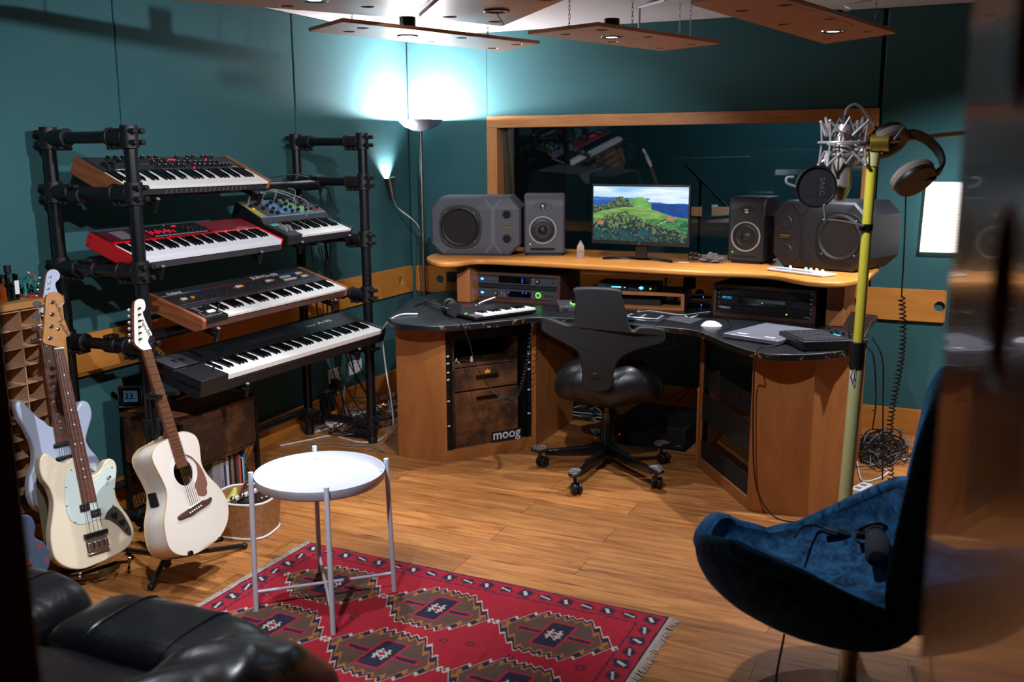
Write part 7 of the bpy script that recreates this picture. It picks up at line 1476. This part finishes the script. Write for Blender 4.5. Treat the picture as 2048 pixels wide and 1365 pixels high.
q = [atz(x, y, z) for x, y, z in ((1722, 1088, .47), (1690, 1068, .475), (1660, 1062, .48), (1630, 1052, .49), (1605, 1055, .50), (1590, 1075, .50))]
tag(MB().tube(q, .0035, 8, smooth=6).cyl(q[1], q[2], .009).build('microphone_cable', 'black_plastic'), 'black microphone cable with metal plug lying on the blue chair seat', 'cable')
xp = thing('cable_plug', 'silver and black cable plug lying next to the broadcast microphone', 'plug', T(*atz(1668, 1064, .484))); dd = (q[1]-q[3]).normalized(); MB().cyl(-dd*.03, dd*.01, .0095).build('metal_sleeve', 'nickel', xp); MB().cyl(dd*.01, dd*.05, .010).build('rubber_boot', 'black_plastic', xp)
cable('chair_cable', [EM @ Vector(v) for v in ((-.17, -.1, .30), (-.18, -.13, .14), (-.12, -.16, .06), (-.06, -.17, .10), (-.10, -.2, .03), (-.2, -.22, .006), (-.28, -.3, .006))], .0035, 'black_plastic', 'black cable dangling in a loop below the blue chair')
# ---------------------------------------------------------------- yellow microphone stand, mic, pop shield, hanging headphones
MY = 3.5
P = lambda x, y, dy=0: aty(x, y, MY+dy)
mat('pole_yellow', '#cdbf3c', .45); mat('pole_pale', '#bfbd84', .5); mat('brass', '#b9a24a', .3, .8); mat('mic_silver', '#b8aca8', .35, .7); mat('mount_silver', '#c9c4c4', .3, .6)
top, mid, low_ = P(1745, 315), P(1714, 690), P(1690, 995); dirn = (mid-top).normalized(); foot = low_+dirn*(low_.z/-dirn.z) if dirn.z < 0 else low_
foot = top+dirn*((top.z)/-dirn.z); foot.z = 0
ms = thing('microphone_stand', 'tall yellow painted microphone stand with a black collar and diamond sticker', 'microphone stand', T(foot.x, foot.y, 0)); o = foot
MB().cyl(top-o, P(1716, 690)-o, .0172, n=24).build('upper_pole', 'pole_yellow', ms); MB().cyl(P(1715, 730)-o, Vector((0, 0, .02)), .0235, n=24).build('lower_pole', 'pole_pale', ms)
MB().cyl(P(1716.5, 684)-o, P(1712.5, 738)-o, .026, n=24).build('collar', 'rubber', ms, bevel=.002); MB().cyl(P(1748, 305)-o, P(1744, 332)-o, .022, n=24).build('top_collar', 'pole_pale', ms)
MB().lathe([(.001, 0), (.125, 0), (.125, .012), (.115, .02), (.03, .035), (.03, .05), (.001, .05)], 36).build('round_base', 'black_metal', ms)
# diamond sticker on the lower pole
s0 = P(1709.5, 750)-o; vd = ray(1710, 750); fx_ = -Vector((vd.x, vd.y, 0)).normalized(); rx = Vector((-fx_.y, fx_.x, 0))
sm = MB(); ctr = s0+fx_*.0255+Vector((0, 0, 0))
def dq(pts, m, off=0.): sm.add([ctr+rx*x+Vector((0, 0, z))+fx_*(off-abs(x)*.45) for x, z in pts], [tuple(range(len(pts)))], m)
dq([(-.018, .045), (.018, .045), (.018, -.05), (-.018, -.05)], 0, -.004); dq([(0, .036), (.015, -.005), (0, -.042), (-.015, -.005)], 1, .001); dq([(.001, .028), (.006, -.006), (.001, -.014)], 0, .0018); dq([(-.001, .028), (-.011, -.004), (-.004, -.02)], 0, .0018); dq([(.003, -.018), (.011, -.006), (.002, -.036)], 0, .0018); dq([(-.003, -.02), (0, -.016), (.002, -.034), (-.002, -.034)], 0, .0018)
sm.build('diamond_sticker', ['rosette', mat('ink_navy', '#15172a', .5)], ms)
jn = P(1757, 285)
MB().cyl(jn-o+Vector((-.025, 0, 0)), jn-o+Vector((.035, -.0, 0)), .030, n=28).build('brass_joint', 'brass', ms, bevel=.003); MB().cyl(jn-o+Vector((-.06, 0, 0)), jn-o+Vector((-.02, 0, 0)), .022, n=24).build('swivel_joint', 'chrome', ms, bevel=.003)
MB().cyl(P(1770, 283)-o, P(1935, 265, .35)-o, .0085, n=16).build('boom_arm', 'pole_pale', ms)
MB().tube([P(1726, 300)-o, P(1718, 303)-o, P(1708, 300)-o], .010, 10).cyl(P(1730, 278)-o, P(1712, 292)-o, .012).build('mount_bracket', 'mount_silver', ms)
# shock mount: star cage of bent rods round the mic
mc = P(1686, 285); sk = thing('shock_mount', 'silver star-shaped shock mount cage holding the large microphone', 'shock mount', T(*mc) @ RZ(.35)); r0 = .0042
for zc, r_ in ((.000, .080), (-.006, .050), (.035, .038), (-.04, .045)): MB().tube([(r_*math.cos(2*PI*k/40), r_*math.sin(2*PI*k/40), zc) for k in range(40)], .003 if r_ < .07 else r0, 8, closed=True).build('cage_ring', 'mount_silver', sk)
nst = 4
for k in range(nst):
    a = 2*PI*(k+.5)/nst; c, s = math.cos(a), math.sin(a); t = Vector((-s, c, 0)); R1 = Vector((c, s, 0))
    outU = R1*.088+Vector((0, 0, .070)); outD = R1*.088+Vector((0, 0, -.075))
    for q in (-1, 1):
        MB().tube([outU, R1*.05+t*q*.030+Vector((0, 0, .022))], r0, 8).build('cage_rod', 'mount_silver', sk); MB().tube([outD, R1*.05+t*q*.030+Vector((0, 0, -.03))], r0, 8).build('cage_rod', 'mount_silver', sk)
    MB().tube([outU, R1*.080, outD], r0*.8, 8).build('cage_rod', 'mount_silver', sk); MB().ball(outU, .0062).ball(outD, .0062).build('cage_tip', 'mount_silver', sk)
    a2 = 2*PI*k/nst; c, s = math.cos(a2), math.sin(a2); R2 = Vector((c, s, 0)); t2 = Vector((-s, c, 0))
    MB().tube([R2*.05+t2*.03+Vector((0, 0, .02)), R2*.062+Vector((0, 0, .082)), R2*.05-t2*.03+Vector((0, 0, .02))], r0, 8).build('cage_rod', 'mount_silver', sk); MB().tube([R2*.05+t2*.03+Vector((0, 0, -.03)), R2*.055+Vector((0, 0, -.07)), R2*.05-t2*.03+Vector((0, 0, -.03))], r0, 8).build('cage_rod', 'mount_silver', sk)
    MB().cyl(R2*.03+Vector((0, 0, .0)), R2*.052+Vector((0, 0, 0)), .002, n=8).build('elastic_band', 'black_plastic', sk)
mtop, mbot = P(1688, 255), P(1690, 396)
cm_ = thing('condenser_microphone', 'long silver condenser microphone hanging upside down in the cage', 'microphone', T(mc.x, mc.y, 0) @ RZ(.35)); zt1, zb1 = mtop.z, P(1690, 398).z
MB().lathe([(.001, zt1+.01), (.024, zt1+.01), (.028, zt1), (.030, zt1-.05), (.034, zt1-.06), (.034, zt1-.20), (.026, zt1-.205)], 32).build('body', 'mic_silver', cm_)
hd_ = MB(); hd_.lathe([(.030, zt1-.19), (.031, zt1-.205), (.029, zt1-.215), (.018, zb1-.004), (.012, zb1-.008), (.001, zb1-.008)], 24); hd_.build('head_grille', 'mic_silver', cm_); MB().box(-.0345, .0345, -.003, .003, zt1-.2, zt1-.06).build('seam', 'dark_grey', cm_)
cab = [P(1688, 250), P(1690, 232), P(1695, 217), P(1708, 209), P(1722, 215), P(1736, 235), P(1752, 255), P(1768, 268), P(1778, 285), P(1765, 305), P(1748, 310)]
cable('microphone_cable', cab, .0052, 'mid_grey', 'grey cable arching from the top of the large microphone to the stand'); tag(MB().cyl(P(1688, 256), P(1690, 230), .011, .008, n=20).build('cable_connector', 'dark_grey'), 'dark cable connector plugged into the top of the large microphone', 'plug')
# pop shield
pc = P(1632, 374, -.12); ps = thing('pop_shield', 'round black pop shield with faint letters in front of the microphone', 'pop filter', T(*pc)); nrm = (Vector((0, 0, CH))-pc).normalized(); nrm = (nrm+Vector((.30, .12, 0))).normalized(); x_, y_, _ = frame_to(nrm)
Rp = (P(1600, 374, -.12)-P(1667, 374, -.12)).length/2*1.0; Rp = .067
MB().lathe([(Rp-.004, -.006), (Rp+.003, -.006), (Rp+.003, .006), (Rp-.004, .006), (Rp-.004, -.006)], 56, 0, (0, 0, 0), nrm).build('rim', 'black_plastic', ps, bevel=.001)
glassmesh = mat('pop_mesh', '#1a181c', .9); 
def popm():
    m = MATS['pop_mesh']; nt = m.node_tree; L = nt.links.new; b = nt.nodes['Principled BSDF']; b.inputs['Alpha'].default_value = .88
popm()
pm = MB().lathe([(.001, .002), (Rp-.003, .002), (Rp-.003, -.002), (.001, -.002)], 56, 0, (0, 0, 0), nrm).build('fabric_screen', 'pop_mesh', ps)
upv = Vector((0, 0, 1)); upv = (upv-nrm*upv.dot(nrm)).normalized(); rt_ = upv.cross(nrm); mb = MB(); mb.M = axes(nrm*.0035+rt_*.02, -upv, rt_, nrm) @ RZ(PI*0); mb.text('SAKG', .024, 0, .0002, bold=.0004); mb.build('lettering', mat('ink_faint', '#4c484e', .8), ps)
MB().tube([rt_*-Rp, rt_*-(Rp+.03)+upv*.012, rt_*-(Rp+.032)+upv*.03, rt_*-(Rp+.01)+upv*.032], .005, 8, smooth=5).build('rim_clamp', 'mid_grey', ps)
mb = MB(); q0, q1, q2, q3 = P(1648, 410, -.12)-pc, P(1651, 440, -.1)-pc, P(1690, 444, -.06)-pc, P(1727, 452, -.03)-pc
MB().tube([q0, q1], .004, 8).tube([q1, q2, q3], .004, 8, smooth=4).build('gooseneck', 'mid_grey', ps); MB().cyl(P(1732, 448)-pc, P(1731, 461)-pc, .024, n=24).build('pole_clamp', 'black_plastic', ps)
# headphones hanging from the joint
hc = P(1812, 345, -.02)
hp = headphones('headphones', 'black headphones with grey velour pads hanging from the microphone stand', T(*P(1800, 318)) @ RZ(-.75) @ RY(.75) @ RX(-1.25) @ Matrix.Scale(1.18, 4), mat('velour', '#8a7e76', .95, bump=.5, bscale=400), 'black_plastic', 'rubber', cup=.058, hb=.045, hz=1.15)
MB_ = [P(1812, 388), P(1811, 420), P(1808, 500), P(1803, 595)]
cable('headphone_cable', MB_, .003, 'black_plastic', 'straight black cable hanging from the velour headphones')
a, b = P(1803, 595), P(1779, 985); c_ = []; turns = 46; nn = turns*9; ex, ey, ez = frame_to(b-a)
for i in range(nn+1):
    t = i/nn; sw = math.sin(t*7)*.012; c_.append(a.lerp(b, t)+Vector((sw, 0, 0))+ex*math.cos(i*2*PI/9)*.010+ey*math.sin(i*2*PI/9)*.010)
tag(MB().tube(c_, .0028, 5).build('coiled_cable', 'black_plastic'), 'long coiled black cable hanging behind the blue chair', 'cable')
# holder bits at the joint: grey lever
tag(MB().cyl(P(1786, 282), P(1808, 254), .006, .004, n=14).build('clamp_lever', 'mid_grey'), 'slanting grey lever above the hanging headphones', 'lever')
# ---------------------------------------------------------------- glowing pleated paper lamp on the back wall
pl = thing('paper_lamp', 'bright glowing pleated white paper lamp on the wall at the right edge', 'lamp', T(-.117, YB-.0005, 1.093)); mb = MB(); hh = .392; nn = 44; pr = []
for i in range(nn+1): pr.append((hh*i/nn, -.040-(.008 if i % 2 else 0)))
o_ = [(0, 0)]+pr+[(hh, 0)]
mb.M = axes((0, 0, 0), (0, 0, 1), (0, 1, 0), (-1, 0, 0)) @ T(0, 0, -.32); mb.prism(o_, 0, .32)
for i, v in enumerate(mb.v): mb.v[i] = Vector((v.x+.008*(v.z/hh) if v.x < .1 else v.x, v.y, v.z))
def paperm():
    m, nt, b = nmat('paper_glow'); b.inputs['Base Color'].default_value = lin('#f2ece4'); b.inputs['Roughness'].default_value = .8; b.inputs['Emission Color'].default_value = lin('#fff3e8'); b.inputs['Emission Strength'].default_value = 1.3
paperm(); mb.build('pleated_shade', 'paper_glow', pl)
MB().box(0, .32, -.02, -.0, hh, hh+.008).build('back_plate', 'white_plastic', pl)
# ---------------------------------------------------------------- door leaf at the right and jamb at the left
A_ = Vector((.009, .95)); Bd = Vector((.041, .58)); dd = (Bd-A_).normalized(); dl = 1.15
def dloc(px, py):
    d = ray(px, py); nrm = Vector((-dd.y, dd.x, 0)); o = Vector((0, 0, CH)); t = ((Vector((A_.x, A_.y, 0))-o).dot(nrm))/d.dot(nrm); p = o+d*t; return (Vector((p.x, p.y))-A_).dot(dd), p.z
h1, h2 = dloc(2003, 590), dloc(2012, 60)
mb = MB(); nd = Vector((dd.y, -dd.x, 0)); mb.M = axes((A_.x, A_.y, 0), (dd.x, dd.y, 0), (0, 0, 1), (-dd.y*1, dd.x*1, 0)); 
tz = -.04 if (mb.M.to_3x3() @ Vector((0, 0, 1))).x < 0 else .04
rh = .056
mb.plate([(0, .01), (.62, .01), (.62, 2.05), (0, 2.05)], [[(c[0]+rh*.85*math.cos(2*PI*k/28), c[1]+rh*math.sin(2*PI*k/28)) for k in range(28)] for c in (h1, (h1[0], h1[1]+(h2[1]-h1[1])), (h1[0]+.16, h1[1]), (h1[0]+.16, h2[1]))], 0, tz)
struct(mb.build('door_1', 'door_wood', bevel=.003))
jx = -1.30*.70
struct(MB().box(jx-.16, jx, .58, .70, 0, 2.2).build('door_2', 'jamb_wood', bevel=.003))
# ---------------------------------------------------------------- loose cables on floor and desk
def tangle(cx, cy, rx, ry, n, seed, m, label, group, zmax=.05, r=.0032, k=7):
    rr = random.Random(seed)
    for i in range(n):
        a0 = rr.uniform(0, 6.28); pts = []; R = rr.uniform(.35, 1); ox, oy = rr.uniform(-.3, .3)*rx, rr.uniform(-.3, .3)*ry
        for j in range(k+rr.randint(0, 3)):
            a = a0+j*rr.uniform(.7, 1.25); q = R*rr.uniform(.6, 1.0); pts.append((cx+ox+rx*q*math.cos(a), cy+oy+ry*q*math.sin(a), r+rr.uniform(0, zmax)*(1-.6*q)))
        mm = m if isinstance(m, str) else m[i % len(m)]
        cable('floor_cable', pts, r*rr.uniform(.8, 1.3), mm, label, 'cable', group, 7)
tangle(-3.15, 5.25, .30, .42, 16, 2, ['black_plastic', 'black_plastic', 'black_plastic', 'mid_grey'], 'cable in the tangled heap on the floor between the stand and the desk', 'tangled cables left of the desk', .16)
tangle(-3.2, 4.85, .2, .3, 6, 12, 'black_plastic', 'black cable on the floor below the right end of the keyboard stand', 'cables on the floor under the stand', .06)
p = atz(1775, 905, 0)
tangle(p.x-.02, p.y, .17, .42, 18, 4, ['black_plastic', 'black_plastic', 'dark_grey', 'mid_grey'], 'cable in the coiled heap on the floor at the desk\'s right side', 'tangled cables right of the desk', .09)
p2 = atz(1185, 835, 0)
tangle(p2.x, p2.y, .22, .16, 12, 6, ['black_plastic', 'black_plastic', 'mid_grey'], 'cable in the bundle on the floor under the desk behind the chair', 'cables under the desk', .14)
p3 = atz(1330, 815, 0)
tangle(p3.x, p3.y+.12, .28, .12, 8, 8, 'black_plastic', 'black cable looping above the low equipment box', 'cables behind the equipment box', .3)
cable('white_cable', [atz(x, y, .006) for x, y in [(1818, 920), (1770, 918), (1725, 920), (1760, 935), (1776, 945), (1755, 958), (1725, 962), (1716, 935), (1712, 905)]], .004, 'white_plastic', 'white cable looping on the floor right of the desk')
Fp = lambda pts, z=.006: [atz(x, y, z) for x, y in pts]
cable('white_cable', [atz(835, 628, DZ+.006), atz(800, 630, DZ+.008), atz(775, 645, DZ-.02)]+[aty(x, y, 4.55) for x, y in [(765, 670), (772, 740), (782, 800), (786, 850)]]+Fp([(775, 868), (755, 882), (720, 885), (690, 878), (660, 872), (620, 880), (560, 892)]), .0045, 'white_plastic', 'white cable draping from the desk\'s left end down to the floor')
cable('grey_cable', Fp([(770, 905), (740, 893), (700, 892), (640, 888), (600, 905)]), .004, 'mid_grey', 'grey cable lying on the floor behind the white table')
cable('grey_cable', Fp([(797, 850), (780, 875), (760, 890), (735, 903)]), .004, 'mid_grey', 'grey cable ending in a plug beside the left desk pedestal')
cable('headphone_lead', [atz(895, 625, DZ+.03), atz(915, 640, DZ+.01)]+[aty(x, y, 4.38) for x, y in [(925, 650), (940, 690), (950, 725)]]+[aty(x, y, 4.42) for x, y in [(975, 770), (1000, 795), (1010, 797)]], .0028, 'black_plastic', 'thin black headphone lead hanging across the open desk pedestal')
a, b = aty(1003, 796, 4.44), aty(1064, 648, 4.72); mid_ = aty(1050, 740, 4.6); P_ = spline([a, aty(1030, 798, 4.5), mid_, b], 60); c_ = []
for i, p in enumerate(P_): c_.append(p+Vector((math.cos(i*1.15)*.008, math.cos(i*1.15)*.003, math.sin(i*1.15)*.008)))
tag(MB().tube(c_, .0022, 5).build('coiled_cable', 'black_plastic'), 'coiled black cable curving over the left desk pedestal opening', 'cable')
cable('black_cable', [atz(1556, 690, DZ+.01), atz(1520, 696, DZ+.006), atz(1512, 704, DZ+.004)]+[aty(x, y, 4.2) for x, y in [(1511, 715)]]+[aty(x, y, 4.31) for x, y in [(1508, 760), (1506, 860), (1509, 950), (1522, 1000)]]+Fp([(1552, 1036), (1595, 1045), (1655, 1042)]), .0035, 'black_plastic', 'long black cable running down the right desk pedestal to the floor')
cable('silver_plug_cable', [atz(x, y, DZ+z) for x, y, z in [(900, 624, .02), (945, 614, .02), (965, 604, .04), (990, 595, .06)]], .004, 'white_plastic', 'pale cable rising from the headphones to the lower audio interface')
cable('desk_cable', [atz(x, y, DZ+.005) for x, y in [(830, 612), (850, 606), (880, 608), (930, 612)]], .004, 'black_plastic', 'black cable along the left rear edge of the black worktop')
cable('lightning_cable', [atz(x, y, DZ+.004) for x, y in [(1280, 620), (1276, 624), (1300, 622), (1330, 626), (1365, 630), (1400, 626), (1420, 624)]], .0028, 'white_plastic', 'white wavy cable on the desk in front of the wooden riser')
cable('usb_cable', [atz(x, y, DZ+.004) for x, y in [(1370, 632), (1378, 636), (1392, 632), (1398, 628)]], .003, 'white_plastic', 'short white cable loop near the flat hubs')
cable('laptop_cable', [atz(x, y, DZ+.004) for x, y in [(1450, 672), (1440, 668), (1436, 662), (1460, 655), (1455, 640), (1430, 632)]], .0025, 'black_plastic', 'thin black cable beside the closed laptop')
cable('black_cable', [aty(x, y, 5.35) for x, y in [(1070, 612), (1085, 600), (1100, 608)]], .004, 'black_plastic', 'black cable beside the left rack case')
for i, pl in enumerate(([(1350, 655), (1372, 720), (1400, 765), (1420, 805)], [(1332, 668), (1370, 740), (1395, 790), (1430, 830)], [(1420, 670), (1380, 720), (1340, 760), (1290, 790)], [(1420, 740), (1370, 790), (1345, 815)], [(1290, 690), (1320, 700), (1360, 690), (1385, 668)], [(1285, 780), (1330, 800), (1400, 760), (1430, 745)])):
    cable('under_desk_cable', [aty(x, y, 5.55+.05*i) for x, y in pl], .0035, 'black_plastic' if i != 4 else 'mid_grey', 'cable slung through the air under the middle of the desk', 'cable', 'cables slung under the desk')
for i, pl in enumerate(([(1737, 695), (1748, 720), (1752, 800), (1745, 860)], [(1745, 675), (1765, 720), (1766, 820), (1765, 960)], [(1470, 735), (1480, 760), (1485, 790)], [(1490, 720), (1475, 760), (1480, 800)])):
    cable('desk_side_cable', [aty(x, y, 4.75 if i < 2 else 5.3) for x, y in pl], .004, 'black_plastic', ['black cable hanging close behind the yellow pole', 'black cable hanging furthest right beside the desk', 'black cable seen through the open right pedestal', 'second black cable seen through the open right pedestal'][i])
# power strips
def strip(px, py, L_, rot, lab, lit=0):
    p = atz(px, py, 0); t = thing('power_strip', lab, 'power strip', T(p.x, p.y, 0) @ RZ(rot)); MB().box(-L_/2, L_/2, -.028, .028, 0, .032).build('body', 'white_plastic', t, bevel=.005)
    for k in range(int(L_/.06)):
        MB().box(-L_/2+.02+k*.06, -L_/2+.05+k*.06, -.015, .015, .032, .0325).build('socket_face', 'mid_grey', t)
    if lit: MB().box(L_/2-.03, L_/2-.012, -.01, .01, .032, .037).build('lit_switch', 'led_orange', t)
strip(655, 858, .26, 1.2, 'white power strip on the floor at the foot of the stand'); strip(740, 828, .30, 1.35, 'white power strip with orange lit switch in the cable heap', 1); strip(1722, 985, .14, 1.2, 'white power strip beside the yellow microphone stand')
p = atz(722, 872, 0); tag(MB().box(p.x-.09, p.x+.09, p.y-.05, p.y+.05, 0, .035).build('power_box', 'black_matte', bevel=.006), 'flat black power box at the foot of the stand\'s front right post', 'power box')
p = aty(906, 555, YB-.04); mb = MB(); mb.box(p.x-.04, p.x+.04, YB-.07, YB-.024, p.z-.03, p.z+.04); mb.build_ = None; tag(mb.build('wall_bracket', 'black_matte', bevel=.004), 'small black bracket fixed to the orange rail behind the desk', 'bracket')
p = atz(735, 800, .05); tag(MB().box(p.x-.02, p.x+.02, p.y-.03, p.y+.03, .03, .06).build('orange_plug', 'drum_orange', bevel=.004), 'orange yellow plug in the cable heap left of the desk', 'plug')
